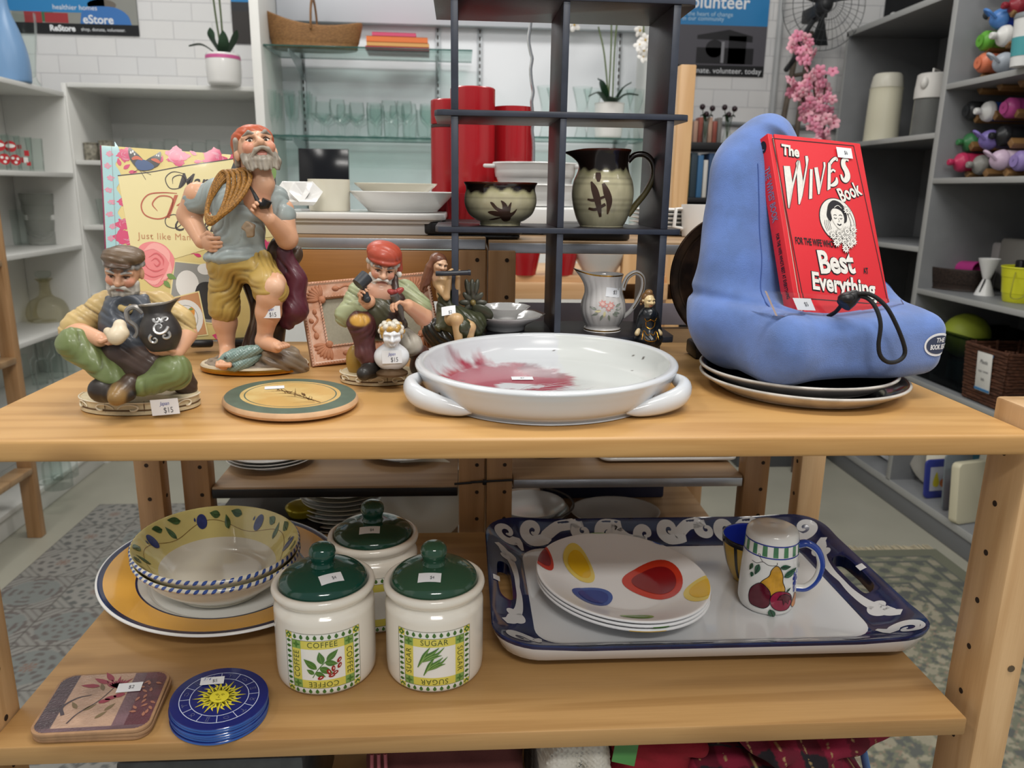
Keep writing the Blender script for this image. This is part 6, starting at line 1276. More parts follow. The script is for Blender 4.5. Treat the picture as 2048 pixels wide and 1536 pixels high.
def folds(a, fx, fy, fz, ph=0):
    def f(X):
        w = X[:, 0]*fx+X[:, 1]*fy+X[:, 2]*fz+ph+1.5*np.sin(X[:, 2]*abs(fx)*.6+X[:, 0]*90); return a*1.5*(np.abs(np.sin(w*.5))**.7-.62)+a*.35*np.sin(w*2.3+X[:, 1]*300)
    return f
SKIN = '#d9a583'
def plinth(F, name, cx, cy, rx, ry, h, rz=0, scrolls=True, mats_=None, prof=None):
    pr = prof or [(0, 0), (.94, 0), (1.0, .06), (1.0, .30), (.96, .36), (.985, .42), (.985, .9), (.95, 1.0), (0, 1.0)]
    m = M(); m.lathe([(r, z*h) for r, z in pr], 72, rx, ry, T=(rotm(0, 0, rz), (cx, cy, 0)), mats=mats_ and mats_[1]); make(name, m, mats_[0] if mats_ else [mat('cream bisque base', '#d9c9a4', 0.5, var=0.18, vscale=70)], F.t)
    if scrolls:
        q = M()
        def cm(u, v, hh=0): a = -math.pi/2+u; p = rotm(0, 0, rz) @ np.array([(rx+hh)*math.cos(a), (ry+hh)*math.sin(a), v]); return p+[cx, cy, 0]
        for u0, g in ((-0.42, 1), (0.10, -1), (0.55, 1), (-1.0, 1), (1.1, -1)):
            P = [(u0+g*(.30-.29*t)*math.cos(5.5*t)*.75, h*.50+(.40-.34*t)*h*math.sin(5.5*t)) for t in np.linspace(0, 1, 20)]; q.tube([cm(u, v, .0002) for u, v in P], np.linspace(.0006, .0013, 20), n=7)
        q.tube([cm(u, h*.93, .0002) for u in np.linspace(-1.7, 1.7, 60)], .0008, n=6); make('moulded_scrolls', q, mat('ivory moulding', '#e9dfc6', 0.45), F.t)
        q = M()
        for u in (-.9, -.35, .3, .85): q.flat([stroke([(u, h*.45), (u+.015, h*.9)], .008, 3)], cm, 0, .0006)
        q.tube([cm(u, h*.40, -.0001) for u in np.linspace(-1.7, 1.7, 60)], .0006, n=6); make('stained_cracks', q, mat('brown stain', '#5e3f1e', 0.6), F.t)

# ---------------- seated potter with a silver trimmed pitcher
F = Fig('potter_figurine', 'seated bearded potter figurine in flat cap painting a dark silver trimmed pitcher', 'figurine', 283, 808, 0.815); L = F.L
plinth(F, 'base', 0, 0, .0605, .040, .0145)
rot = rotm(R(14), 0, R(4)) @ rotm(0, R(6), 0); s = .0205
B = Clay(); E = M(); ho = L(248, 548, -.006); P = face(B, E, ho, s, rot, SKIN, eye_open=.55)
e_ = L(146, 662, -.012); w_ = L(200, 680, -.040); B.cap(e_, w_, .0115, .0075, SKIN, .004); hand(B, w_, L(236, 688, -.046)-w_, (0.2, -.1, .9), .017, SKIN, .9, -1)
e2 = L(374, 668, -.004); w2 = L(352, 706, -.036); B.cap(e2, w2, .0105, .0075, SKIN, .004); hand(B, w2, L(305, 705, -.050)-w2, (-.1, .35, .9), .019, SKIN, .55, 1)
F.part('body', B, .0010); make('eyes', E, EYEW, F.t)
H = Clay(); beard(H, P, s, '#c9c3b8', '#9b958b', 1); brows(H, P, s, '#b7b2ab')
for i in range(15):
    a = -2.4+i*.345; H.el(P(.80*math.sin(a), -.80*math.cos(a)+.12, .50+.06*(i % 2)), np.array([.17, .17, .17])*s, '#b5b1ab' if i % 2 else '#8c8884', .03*s)
F.part('hair', H, .0009)
K = Clay(); K.el(P(0, .12, .86), np.array([.98, 1.05, .42])*s, '#5a4632', .1*s, rot).el(P(.1, -.15, .98), np.array([.85, .75, .34])*s, '#64503a', .2*s, rot).el(P(0, -.86, .70), np.array([.62, .36, .10])*s, '#4a382a', .12*s, rot); F.part('cap', K, .0010, folds(.0006, 150, 200, 420))
S_ = Slim(); TAN = '#c7ab72'
S_.cap(L(265, 700, .006), L(262, 630, .010), .027, .026, TAN, .012).cap(L(215, 612, .008), L(322, 612, .012), .0155, .0155, TAN, .014).cap(L(212, 612, .006), L(160, 648, -.008), .0155, .0150, TAN, .008).cap(L(166, 645, -.006), L(143, 660, -.012), .0150, .0135, TAN, .006)
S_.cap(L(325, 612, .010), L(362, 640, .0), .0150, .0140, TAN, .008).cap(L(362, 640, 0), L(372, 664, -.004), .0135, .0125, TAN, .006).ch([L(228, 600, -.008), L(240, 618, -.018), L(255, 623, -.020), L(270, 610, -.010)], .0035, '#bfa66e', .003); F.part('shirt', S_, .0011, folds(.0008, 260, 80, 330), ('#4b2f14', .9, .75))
A_ = Clay(); GR = '#4a4f57'
A_.el(L(258, 655, -.010), np.array([.029, .022, .036]), GR, .01).el(L(262, 700, -.014), np.array([.030, .026, .022]), GR, .012).cap(L(220, 600, -.004), L(232, 640, -.022), .0045, .006, GR, .005).cap(L(290, 598, -.002), L(285, 640, -.022), .0045, .006, GR, .005).sub(L(248, 615, -.032), (.016, .016, .017), .004)
BRN = '#4b3a31'
A_.cap(L(240, 712, -.026), L(300, 735, -.032), .016, .018, BRN, .01).cap(L(300, 722, -.026), L(262, 765, -.034), .014, .009, '#5c4a40', .01).cap(L(330, 720, -.01), L(372, 772, .004), .018, .012, BRN, .01).cap(L(260, 725, -.034), L(318, 716, -.036), .006, .006, '#7b6a5c', .006).cap(L(245, 735, -.036), L(290, 757, -.042), .005, .005, '#7b6a5c', .006)
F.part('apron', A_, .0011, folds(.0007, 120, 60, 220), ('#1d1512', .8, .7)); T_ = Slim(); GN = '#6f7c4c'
T_.cap(L(235, 715, -.010), L(150, 690, -.036), .019, .0175, GN, .008).cap(L(150, 690, -.036), L(228, 758, -.046), .0165, .0125, GN, .008).cap(L(225, 752, -.046), L(240, 770, -.048), .0125, .0115, GN, .004).cap(L(300, 725, -.006), L(347, 742, -.038), .022, .0195, GN, .01).cap(L(345, 748, -.040), L(285, 774, -.048), .0185, .012, GN, .008)
F.part('trousers', T_, .0012, folds(.0009, 190, 120, -160), ('#2c2a14', .9, .7))
O_ = Clay(); O_.cap(L(228, 766, -.040), L(205, 782, -.048), .012, .0115, '#1f1712', .006).cap(L(200, 780, -.048), L(222, 787, -.056), .009, .010, '#241a13', .008).cap(L(262, 768, -.050), L(245, 786, -.060), .0105, .0095, '#3b2a1c', .006).cap(L(244, 786, -.060), L(232, 797, -.070), .0095, .0075, '#8a6a3a', .006).cap(L(232, 800, -.069), L(262, 792, -.062), .0045, .0045, '#1d1511', .004); F.part('boots', O_, .0011)
cb = Clay(); cb.ch([L(216, 664, -.058), L(232, 676, -.064), L(248, 668, -.062)], [.004, .0065, .005], '#d8c6a8', .004).cap(L(236, 672, -.064), L(240, 652, -.058), .0055, .006, '#e0d0b4', .005); F.part('clay_lump', cb, .001)
pj = M(); PS = .78; pr = PS*spline_prof([(0, 0), (.013, 0), (.019, .006), (.0245, .018), (.0250, .026), (.0215, .037), (.0165, .046), (.0160, .050), (.0185, .057), (.0205, .060), (.0185, .0590), (.0145, .050), (.018, .036), (.0, .03)], 4)
po_ = L(327, 702, -.044); tilt = rotm(R(-4), R(-5), 0); pj.lathe(pr, 48, fn=lambda V, a: spout(V, a, .012, -.15, .036, .048, .5, .005), T=(tilt, po_), mats=[2 if pr[i][1] > .0448 and 20 < i < 44 else 0 for i in range(len(pr)-1)])
hp = cr([(-.0155, -.004, .050), (-.024, -.006, .058), (-.034, -.007, .054), (-.034, -.007, .042), (-.027, -.006, .034), (-.026, -.006, .026), (-.030, -.007, .020)], 6)*PS @ tilt.T+po_; pj.tube(hp, np.linspace(.0028, .0020, len(hp)), n=9, mat=2)
dmp = drape(pj, 1); pi_ = make('pitcher', pj, [mat('gunmetal bisque', '#3b3735', 0.4, var=0.3, vscale=60), BLACKG, mat('silver rubbed bisque', '#a5a09a', 0.3, metal=0.5, var=0.3, vscale=90)], F.t)
q = M(); ox, oz = po_[0]+.004, po_[2]+.021
for k, (cx, cz, r0, tn, a0, g) in enumerate(((0, .006, .0085, 1.2, 0, 1), (-.006, -.008, .006, 1.1, 2, -1), (.006, -.004, .005, 1.0, 1, 1), (-.003, .015, .004, 1.0, 3, -1), (.005, .014, .004, 1, 4, 1))): q.tube([dmp(ox+(cx+x)*.8, oz+(cz+y)*.8, .0004) for x, y in spiral(0, 0, r0, tn, a0, g, 22)], np.linspace(.0005, .0016, 22), n=7)
make('silver_scrolls', q, mat('rubbed silver', '#c9c8c6', 0.28, metal=0.7), pi_)
tagged(F.t, L(330, 815, -.0455), (1, .12, .06), (0, 0, 1), .0265, .0165, ('Japan', '$15'), 3.0)

# ---------------- standing fisherman with rope and pipe
F = Fig('fisherman_figurine', 'tall standing fisherman figurine with rope coil, pipe and red bandana', 'figurine', 511, 738, 0.99); L = F.L
plinth(F, 'base', 0, 0, .068, .046, .010, 0, False, ([mat('gilded bisque', '#c9bca2', 0.4), GOLDB], [1, 1, 1, 0, 0]), [(0, 0), (.93, 0), (1.0, .2), (1.0, .75), (.97, 1.0), (0, 1.0)])
G = Clay(); RK = '#7b6d5c'
G.el((0, 0, .009), (.062, .041, .008), '#86796a', .006).el(L(557, 722, -.018), (.030, .021, .017), RK, .006).bx(L(560, 708, -.016), (.022, .016, .008), .005, '#897a66', .006, rotm(.1, .15, .3)).el(L(590, 735, -.012), (.018, .015, .012), RK, .006).el(L(470, 728, .004), (.028, .022, .010), RK, .008)
F.part('rock', G, .0014, lambda X: .0012*np.sin(X[:, 0]*330+X[:, 2]*500)*np.sin(X[:, 1]*300+X[:, 2]*170), ('#2f261d', .7, .7))
for nm, p0, p1, rr in (('fish', (440, 722), (530, 695), .0085), ('fish', (458, 738), (520, 712), .0075)):
    f_ = Clay(); a, b = L(*p0, -.046), L(*p1, -.030); f_.ch([a+(b-a)*t for t in np.linspace(0, 1, 7)], [rr*.35, rr*.85, rr, rr, rr*.85, rr*.6, rr*.35], '#7d958f', .004).el(a+(b-a)*.16+np.array([.0, -rr*.8, .002]), .0016, '#232826', .0006); F.part(nm, f_, .0009, lambda X: .00045*np.sin(X[:, 0]*1500)*np.sin(X[:, 2]*1500+X[:, 0]*400), ('#2f4440', 1.2, .7), SATIN)
rot = rotm(R(-30), 0, R(24)) @ rotm(0, R(-6), 0); s = .0285; B = Clay(); E = M(); ho = L(513, 306, -.002); P = face(B, E, ho, s, rot, '#dcab8a', eye_open=.9)
B.cap(L(509, 338, .002), L(505, 385, .006), .0155, .017, SKIN, .006).el(L(508, 395, -.012), (.020, .014, .022), '#d39f80', .008)
B.cap(L(396, 392, .012), L(379, 432, .020), .0165, .0145, SKIN, .006).cap(L(379, 432, .020), L(404, 484, -.006), .0140, .0090, SKIN, .005); w_ = L(404, 484, -.008); hand(B, w_, L(436, 494, -.032)-w_, (.1, .8, .15), .023, SKIN, .7, -1)
B.cap(L(566, 420, .004), L(574, 478, -.004), .0135, .0125, SKIN, .006).cap(L(574, 478, -.004), L(540, 440, -.034), .0130, .0085, SKIN, .005); w2 = L(540, 440, -.036); hand(B, w2, L(514, 414, -.040)-w2, (-.2, -.6, .4), .021, SKIN, 1.0, -1)
B.cap(L(447, 610, .000), L(450, 645, .004), .0135, .0145, SKIN, .006).cap(L(450, 645, .004), L(455, 702, .004), .0140, .0085, SKIN, .006).cap(L(455, 705, 0), L(447, 729, -.046), .009, .0075, SKIN, .006)
for k in range(5): B.cap(L(437+k*5.5, 727, -.045), L(435+k*6, 732, -.053), .0035, .0028, SKIN, .001)
B.cap(L(546, 570, -.034), L(540, 595, -.038), .0165, .0150, SKIN, .006).el(L(548, 576, -.046), (.012, .009, .011), '#e0b394', .006).cap(L(540, 592, -.036), L(537, 625, -.032), .0145, .0155, SKIN, .006).cap(L(537, 625, -.032), L(528, 680, -.024), .0140, .0085, SKIN, .006).cap(L(527, 684, -.026), L(553, 694, -.050), .0100, .0080, SKIN, .006)
for k in range(5): B.cap(L(550+k*4, 693-k*.8, -.052+k*.003), L(558+k*4.6, 697-k*1.2, -.060+k*.004), .0038, .0028, SKIN, .001)
F.part('body', B, .0011); make('eyes', E, EYEW, F.t)
H = Clay(); beard(H, P, s, '#a29889', '#6f6659', 5, n=34); brows(H, P, s, '#8f867a')
for i in range(9): H.el(P(-.78, -.25+.09*i, .42-.08*i), np.array([.12, .14, .16])*s, '#9c9285', .03*s)
F.part('hair', H, .0010)
K = Clay(); ORG = '#b5522c'; K.el(P(0, .22, .62), np.array([.90, .98, .62])*s, ORG, .1*s, rot).el(P(-.15, .62, .10), np.array([.72, .5, .6])*s, ORG, .2*s, rot).cap(P(-.3, .95, -.2), P(-.42, .95, -1.15), .26*s, .10*s, ORG, .2*s).cap(P(-.1, 1.0, -.2), P(-.1, 1.05, -1.0), .2*s, .08*s, ORG, .2*s); F.part('bandana', K, .0011, folds(.0006, 220, 160, 260))
S_ = Slim(); SH = '#9aa4a2'
S_.cap(L(478, 420, .004), L(478, 500, .004), .037, .0335, SH, .015).cap(L(440, 385, .006), L(545, 398, .006), .0185, .0185, SH, .015).cap(L(436, 386, .008), L(393, 404, .012), .0190, .0180, SH, .008).cap(L(548, 400, .006), L(566, 432, .002), .0185, .0175, SH, .008).el(L(475, 515, .0), (.041, .031, .012), SH, .01).sub(L(508, 390, -.030), (.013, .020, .026), .004).bx(L(497, 455, -.036), (.006, .004, .006), .002, '#a08a70', .002, rotm(0, .6, 0)).bx(L(501, 465, -.036), (.004, .004, .006), .002, '#a08a70', .002)
F.part('shirt', S_, .0012, folds(.0010, -150, 60, 190), ('#4d4438', .9, .65))
T_ = Slim(); YL = '#b0924a'
T_.el(L(482, 528, .002), (.040, .030, .020), YL, .01).cap(L(456, 535, .002), L(447, 600, .000), .0245, .0205, YL, .01).cap(L(447, 592, 0), L(449, 616, 0), .0205, .0225, YL, .004).cap(L(512, 535, -.004), L(540, 572, -.032), .0245, .0215, YL, .012).cap(L(534, 567, -.030), L(544, 580, -.034), .0225, .0225, '#bb9c55', .004).cap(L(536, 584, -.030), L(528, 590, -.024), .014, .014, '#bb9c55', .006)
F.part('trousers', T_, .0012, folds(.0009, 200, 90, -230), ('#4a3413', 1.0, .75))
q = M()
for k in range(5):
    c0, c1 = L(462-4+k*2.4, 345, -.002), L(440, 447-k*3.5, -.030); ax_ = (c0+c1)/2; hv = (c0-c1)/2; sv = np.array([.013+.0035*k, -.004, .004+.002*k]); ph = np.linspace(0, 2*math.pi, 48, endpoint=False)
    pts = [ax_+hv*math.cos(a)+sv*math.sin(a)*(1.0 if math.sin(a) > 0 else .85)+np.array([(k-2)*.0022, -.008-.012*math.sin(a/2)**2 if True else 0, 0]) for a in ph]; q.tube(pts, .0028, n=8, closed=True)
make('rope_coil', q, mat('painted rope', '#a5732f', 0.5, var=0.5, vscale=500, stretch=(1, 1, 1)), F.t)
q = M(); q.tube(cr([L(500, 374, -.034), L(508, 388, -.043), L(516, 404, -.046)], 6), np.linspace(.0012, .0030, 13), n=8); q.tube([L(516, 404, -.046), L(524, 411, -.047), L(531, 410, -.047), L(535, 401, -.047)], [.003, .0055, .006, .0058], n=12); make('pipe', q, mat('black pipe glaze', '#1c1a1a', 0.3), F.t)
N = Clay(); ST = '#3a2a22'
N.cap(L(565, 505, .020), L(548, 600, .016), .020, .017, ST, .01).cap(L(548, 600, .016), L(525, 700, .014), .018, .026, ST, .01).cap(L(495, 560, .022), L(525, 625, .016), .010, .012, ST, .01).cap(L(530, 620, .008), L(528, 650, .004), .013, .012, '#46342a', .008).cap(L(588, 510, .014), L(575, 510, .014), .012, .012, '#4b3a2c', .006); F.part('tree_stump', N, .0014, lambda X: .0009*np.sin(X[:, 0]*520+np.sin(X[:, 2]*60)*3), ('#171010', .8, .7))
N = Clay(); CL = '#5a2733'
N.cap(L(572, 505, .006), L(594, 560, .004), .009, .011, CL, .008).cap(L(592, 560, .004), L(588, 620, .0), .012, .017, CL, .01).cap(L(588, 620, 0), L(575, 645, .002), .016, .009, CL, .008).cap(L(575, 645, .002), L(556, 618, .008), .008, .006, CL, .006).cap(L(566, 505, .002), L(562, 545, .0), .008, .006, '#4b2630', .005); F.part('draped_net', N, .0012, folds(.0007, 260, 40, 60), ('#24101a', .9, .7))
tagged(F.t, L(541, 625, -.0485), (1, -.02, .0), (0, .02, 1), .0225, .0150, ('Japan', '$15'), 16.0)

# ---------------- sculptor in a red cap with a white bust
F = Fig('sculptor_figurine', 'crouching sculptor figurine in red cap with mallet and small white bust', 'figurine', 757, 757, 0.930); L = F.L
plinth(F, 'base', 0, 0, .046, .034, .0125)
rot = rotm(R(16), 0, R(10)) @ rotm(0, R(9), 0); s = .0200; B = Clay(); E = M(); ho = L(765, 537, -.008); P = face(B, E, ho, s, rot, '#dbab8c', eye_open=.6)
B.el(L(758, 590, -.014), (.020, .012, .016), '#c99a80', .006); w_ = L(738, 604, -.036); B.cap(L(697, 628, -.014), w_, .009, .0075, SKIN, .004); hand(B, w_, L(722, 582, -.042)-w_, (.5, -.8, .1), .0165, SKIN, 1.1, 1)
e2 = L(846, 634, -.010); w2 = L(816, 612, -.040); B.cap(L(840, 610, -.004), e2, .011, .0105, SKIN, .005).cap(e2, w2, .0105, .0075, SKIN, .004); hand(B, w2, L(792, 606, -.048)-w2, (-.3, -.4, -.5), .0175, SKIN, 1.0, 1); F.part('body', B, .0010); make('eyes', E, EYEW, F.t)
H = Clay(); beard(H, P, s, '#dedad2', '#b9b3a8', 3); brows(H, P, s, '#77706a')
for i in range(13):
    a = -2.5+i*.42
    if abs(a) > .75: H.el(P(.84*math.sin(a), -.72*math.cos(a)+.10, .30+.08*(i % 2)), np.array([.17, .2, .2])*s, '#c2bcb1', .03*s)
F.part('hair', H, .0009)
K = Clay(); RD = '#b04a34'; K.el(P(-.06, .12, .92), np.array([1.0, 1.05, .66])*s, RD, .12*s, rot).el(P(0, -.02, .62), np.array([.98, 1.04, .26])*s, '#a8442f', .12*s, rot).cap(P(.6, .2, .9), P(1.02, .35, -.05), .40*s, .22*s, RD, .2*s); F.part('cap', K, .0010, folds(.0005, 160, 200, 260), ('#4b1a10', .6, .5))
K = Clay(); K.el(P(1.03, .18, -.32), .2*s, '#e7e3da', .02*s); F.part('pompom', K, .0010)
S_ = Slim(); GS = '#a3a983'
S_.cap(L(762, 590, .004), L(762, 640, .004), .026, .027, GS, .012).cap(L(722, 580, .002), L(808, 582, .004), .0135, .0140, GS, .012).cap(L(716, 588, 0), L(694, 632, -.012), .0145, .0145, GS, .006).cap(L(692, 632, -.014), L(722, 615, -.030), .0140, .0105, GS, .006).cap(L(812, 585, 0), L(838, 612, -.006), .0150, .0135, GS, .006).cap(L(834, 608, -.004), L(842, 615, -.006), .0150, .0148, '#959c74', .003); F.part('shirt', S_, .0011, folds(.0008, 230, 80, 300), ('#3e4424', .9, .7))
A_ = Clay(); OV = '#46432c'
A_.el(L(755, 622, -.014), (.026, .020, .020), OV, .01).cap(L(790, 555, -.008), L(792, 600, -.026), .0035, .0045, '#42302a', .004).cap(L(800, 600, -.024), L(790, 640, -.026), .006, .009, '#3d261f', .008).el(L(765, 650, -.004), (.030, .026, .020), '#372a20', .012); F.part('apron', A_, .0011, folds(.0006, 200, 60, 160), ('#15130c', .8, .7))
T_ = Slim(); BU = '#50292a'
T_.cap(L(750, 660, .0), L(722, 648, -.034), .017, .0165, BU, .01).cap(L(722, 650, -.034), L(734, 712, -.038), .0160, .0115, BU, .008).cap(L(730, 706, -.038), L(736, 716, -.038), .0130, .0125, '#5e3432', .004).paint(L(721, 641, -.038), (.0125, .016, .0085), '#c8973f').cap(L(790, 665, .002), L(822, 690, -.020), .017, .0150, '#b9b3a4', .008).cap(L(822, 690, -.020), L(842, 712, -.012), .0140, .0120, '#4a2a20', .004).cap(L(842, 712, -.012), L(836, 735, -.010), .012, .012, '#3b241d', .006)
F.part('trousers', T_, .0011, folds(.0008, 260, 70, -150), ('#1e100e', .9, .7))
O_ = Clay(); O_.cap(L(740, 716, -.036), L(742, 736, -.036), .0105, .0105, '#25221f', .004).cap(L(742, 740, -.038), L(728, 748, -.056), .0105, .0085, '#2b2825', .006); F.part('boot', O_, .0011); O_ = Clay().cap(L(836, 735, -.010), L(846, 742, -.022), .010, .009, '#2a201b', .005); F.part('boot', O_, .0011); O_ = Clay().el(L(712, 722, -.008), (.012, .012, .020), '#a8843a', .006); F.part('stone_seat', O_, .0012)
q = M(); q.tube([L(733, 598, -.046), L(728, 578, -.047), L(725, 570, -.047)], [.0042, .0030, .0028], n=10); q.ball(L(734, 599, -.046), .0046, 12); q.tube([L(716, 571, -.050), L(734, 553, -.043)], [.0078, .0082], n=14); make('mallet', q, mat('slate painted mallet', '#34373c', 0.4), F.t)
q = M(); q.tube([L(788, 590, -.052), L(800, 618, -.046), L(806, 640, -.042)], [.0052, .0040, .0018], n=10); make('chisel', q, mat('pewter painted chisel', '#5f5b57', 0.35, metal=0.3), F.t)
K = Clay(); K.el(L(785, 586, -.048), (.0065, .004, .0035), '#9c3a34', .002, rotm(0, .4, 0)).el(L(798, 583, -.046), (.0065, .004, .0035), '#9c3a34', .002, rotm(0, -.5, 0)).el(L(791, 585, -.050), .003, '#8a2f2c', .001); F.part('red_bow', K, .0010)
WB = '#dfe0e2'; N = Clay(); E = M(); so = L(783, 672, -.054); sb = .0148; P = face(N, E, so, sb, rotm(R(6), 0, R(8)), WB, WB, WB, WB, False)
N.cap(L(783, 700, -.050), L(783, 712, -.048), .009, .012, WB, .006).cap(L(767, 712, -.046), L(800, 712, -.046), .0105, .0105, WB, .01).el(L(783, 720, -.050), (.0165, .011, .013), WB, .008); bu = F.part('bust', N, .0009, None, ('#9a9c9e', .25, .35), SATIN)
N = Clay()
for i in range(30):
    a = i*2.4; h_ = (i/30.0); rr_ = math.sqrt(max(0, 1-(h_*.95)**2)); x, y = .84*rr_*math.cos(a), .84*rr_*math.sin(a)+.08
    if y < -.45 and h_ < .45: continue
    N.el(P(x, y, .30+.75*h_), np.array([.24, .24, .24])*sb, '#d9d4c6' if i % 3 else '#b98f3f', .03*sb)
for x, z in ((-.62, .05), (.66, .02), (-.70, .32), (.70, .34), (-.25, .62), (.1, .72), (.38, .60)): N.el(P(x, -.62 if abs(x) < .5 else -.30, z), np.array([.18, .15, .24])*sb, '#b98f3f', .03*sb)
make('hair', N.mesh(.0009, wash=('#7a5a20', .8, .6)), SATIN, bu, sharp=None)
q = M(); q.lathe([(0, 0), (.0185, 0), (.0185, .0025), (.0150, .0045), (.0105, .008), (.0115, .0105), (0, .0105)], 32, T=(np.eye(3), L(784, 749, -.048))); make('pedestal', q, mat('bronze painted foot', '#5b4630', 0.35, metal=0.3), F.t)
tagged(F.t, L(784, 715, -.0635), (1, .10, .02), (0, .04, 1), .0225, .0150, ('Japan', '$15'), 12.0)

# ---------------- fairy with a flute
F = Fig('fairy_figurine', 'bronze green resin fairy sitting on a dark rock and playing a flute', 'figurine', 905, 688, 1.043); L = F.L
RES = mat('resin paint', None, 0.35, coat=0.2); SK = '#c9a678'; rot = rotm(R(8), 0, R(28)) @ rotm(0, R(12), 0); s = .0128; B = Clay(); E = M(); P = face(B, E, L(878, 531, -.004), s, rot, '#d8ae8c', '#a5554a', '#d39a80', '#2d2018', False, .8)
B.cap(L(884, 562, 0), L(887, 590, 0), .0085, .010, SK, .006).cap(L(876, 566, .002), L(898, 566, 0), .006, .006, SK, .006).cap(L(874, 568, -.002), L(893, 595, -.016), .0055, .0045, SK, .003).cap(L(893, 595, -.016), L(899, 553, -.018), .0045, .0033, SK, .002).cap(L(902, 568, 0), L(914, 586, -.004), .0052, .0045, SK, .003).cap(L(914, 586, -.004), L(916, 555, -.016), .0043, .0032, SK, .002); hand(B, L(899, 554, -.018), (.0, -.1, 1), (.7, -.4, .1), .0085, SK, .9, 1); hand(B, L(916, 556, -.016), (0, 0, 1), (.4, -.7, .1), .0080, SK, .9, 1)
B.cap(L(897, 640, -.016), L(914, 640, -.040), .010, .0085, SK, .004).cap(L(914, 641, -.040), L(918, 690, -.042), .0080, .0050, SK, .003).cap(L(918, 645, -.014), L(939, 655, -.034), .010, .0085, SK, .004).cap(L(939, 657, -.034), L(938, 690, -.034), .0078, .0052, SK, .003).cap(L(918, 690, -.044), L(920, 696, -.052), .005, .004, SK, .002).cap(L(938, 690, -.036), L(942, 695, -.044), .005, .004, SK, .002); F.part('body', B, .0010, m_=RES, wash=('#4a3a1e', .5, .6)); make('eyes', E, EYEW, F.t)
H = Clay(); HR = '#6a4230'; r2 = random.Random(4); H.el(P(-.1, .25, .45), np.array([.92, .95, .8])*s, HR, .1*s, rot)
for i in range(16): x = -.95+.5*r2.random()*(1 if i < 11 else 0)+(1.5 if i >= 13 else 0); H.ch([P(x*.8, -.1+.5*r2.random(), .6), P(x*1.05, .1+.4*r2.random(), -.4), P(x*1.1-.1, .2+.3*r2.random(), -1.5-r2.random()), P(x*1.1-.2, .3, -2.2-r2.random()*1.2)][:4 if i < 13 else 3], [.26*s, .28*s, .24*s, .1*s][:4 if i < 13 else 3], HR if i % 2 else '#7d523c', .06*s)
F.part('hair', H, .0010, m_=RES, wash=('#2a170e', .8, .7))
D_ = Clay(); DR = '#3c3f2a'; D_.cap(L(888, 586, 0), L(897, 625, .0), .0105, .0115, DR, .006).cap(L(897, 625, 0), L(915, 650, -.012), .0155, .0195, DR, .01).cap(L(905, 640, -.01), L(948, 648, -.006), .0165, .017, DR, .01).cap(L(890, 640, -.012), L(878, 655, -.024), .011, .006, '#4a4a33', .008).cap(L(945, 650, -.014), L(955, 668, -.018), .010, .005, DR, .008).cap(L(925, 655, -.036), L(926, 680, -.026), .012, .010, DR, .008); F.part('dress', D_, .0011, folds(.0009, 300, 120, 140), ('#15170c', .9, .8), RES)
G = Clay(); BKR = '#15140f'; G.cap((-.004, .0, .012), (-.002, 0, .03), .022, .024, BKR, .01).el(L(890, 665, 0), (.030, .024, .022), BKR, .01).el(L(918, 680, 0), (.034, .026, .020), '#201e15', .01).cap(L(862, 660, -.01), L(880, 672, -.012), .005, .010, BKR, .008).el(L(935, 675, 0), (.022, .025, .022), '#24241a', .01); F.part('rock', G, .0013, lambda X: .0016*np.sin(X[:, 0]*420+X[:, 2]*300)*np.sin(X[:, 1]*380-X[:, 2]*260), ('#4a4a38', .3, .4), RES)
q = M(); q.tube([L(872, 548, -.026), L(890, 548, -.028), L(940, 546, -.022)], .0033, n=12); q.tube([L(936, 546, -.0225), L(941, 546, -.022)], .0038, n=12); make('flute', q, mat('slate flute', '#2d3138', 0.35), F.t)
G = Clay(); OL = '#46463a'
for a in np.arange(8)*.785: G.el(L(946, 606, .004)+np.array([.011*math.cos(a), 0, .011*math.sin(a)]), (.0085, .003, .0042), OL, .001, rotm(0, -a, 0))
G.el(L(946, 606, -.001), .004, '#7a6a3c', .001)
for dx in (-.006, 0, .006): G.el(L(944, 578, .004)+np.array([dx, 0, .002]), (.0038, .005, .0115), OL, .001, rotm(0, dx*30, 0))
G.cap(L(946, 600, .006), L(944, 580, .006), .0022, .002, OL, .001).cap(L(948, 612, .006), L(940, 650, .004), .003, .004, OL, .002).el(L(965, 626, -.002), (.016, .004, .011), '#3a3d2c', .002, rotm(.3, .5, 0)).el(L(956, 640, -.004), (.012, .004, .008), '#3f412f', .002, rotm(.3, .8, 0)); F.part('water_lilies', G, .0010, None, ('#14140c', .8, .7), RES)
tagged(F.t, L(897, 622, -.031), (1, -.15, .18), (-.1, .6, .8), .019, .013, ('', '$2'), 8.0)

# ---------------- little dancer in a black and gold dress
F = Fig('dancer_figurine', 'small dancer figurine in black and gold dress with white collar', 'figurine', 1297, 700, 1.005); L = F.L
B = Clay(); E = M(); s = .0098; rot = rotm(R(2), 0, R(16)); P = face(B, E, L(1297, 603, 0), s, rot, '#d9c08e', '#a85a48', '#d9b084', '#2d2018', False, .7)
B.cap(L(1297, 617, .001), L(1297, 628, .002), .0036, .004, '#d0b684', .002).cap(L(1277, 660, -.004), L(1274, 668, -.006), .0030, .0034, '#c9b48a', .001).cap(L(1316, 660, -.004), L(1320, 668, -.006), .0030, .0034, '#c9b48a', .001)
for x in (1289, 1303): p_ = L(x, 676, 0); B.cap(p_, (p_[0], p_[1], .008), .0055, .0038, '#cdb08c', .002).cap((p_[0], p_[1], .0045), (p_[0], p_[1]-.010, .004), .004, .0036, '#1a1818', .002)
F.part('body', B, .0008, m_=RES, wash=None); make('eyes', E, EYEW, F.t)
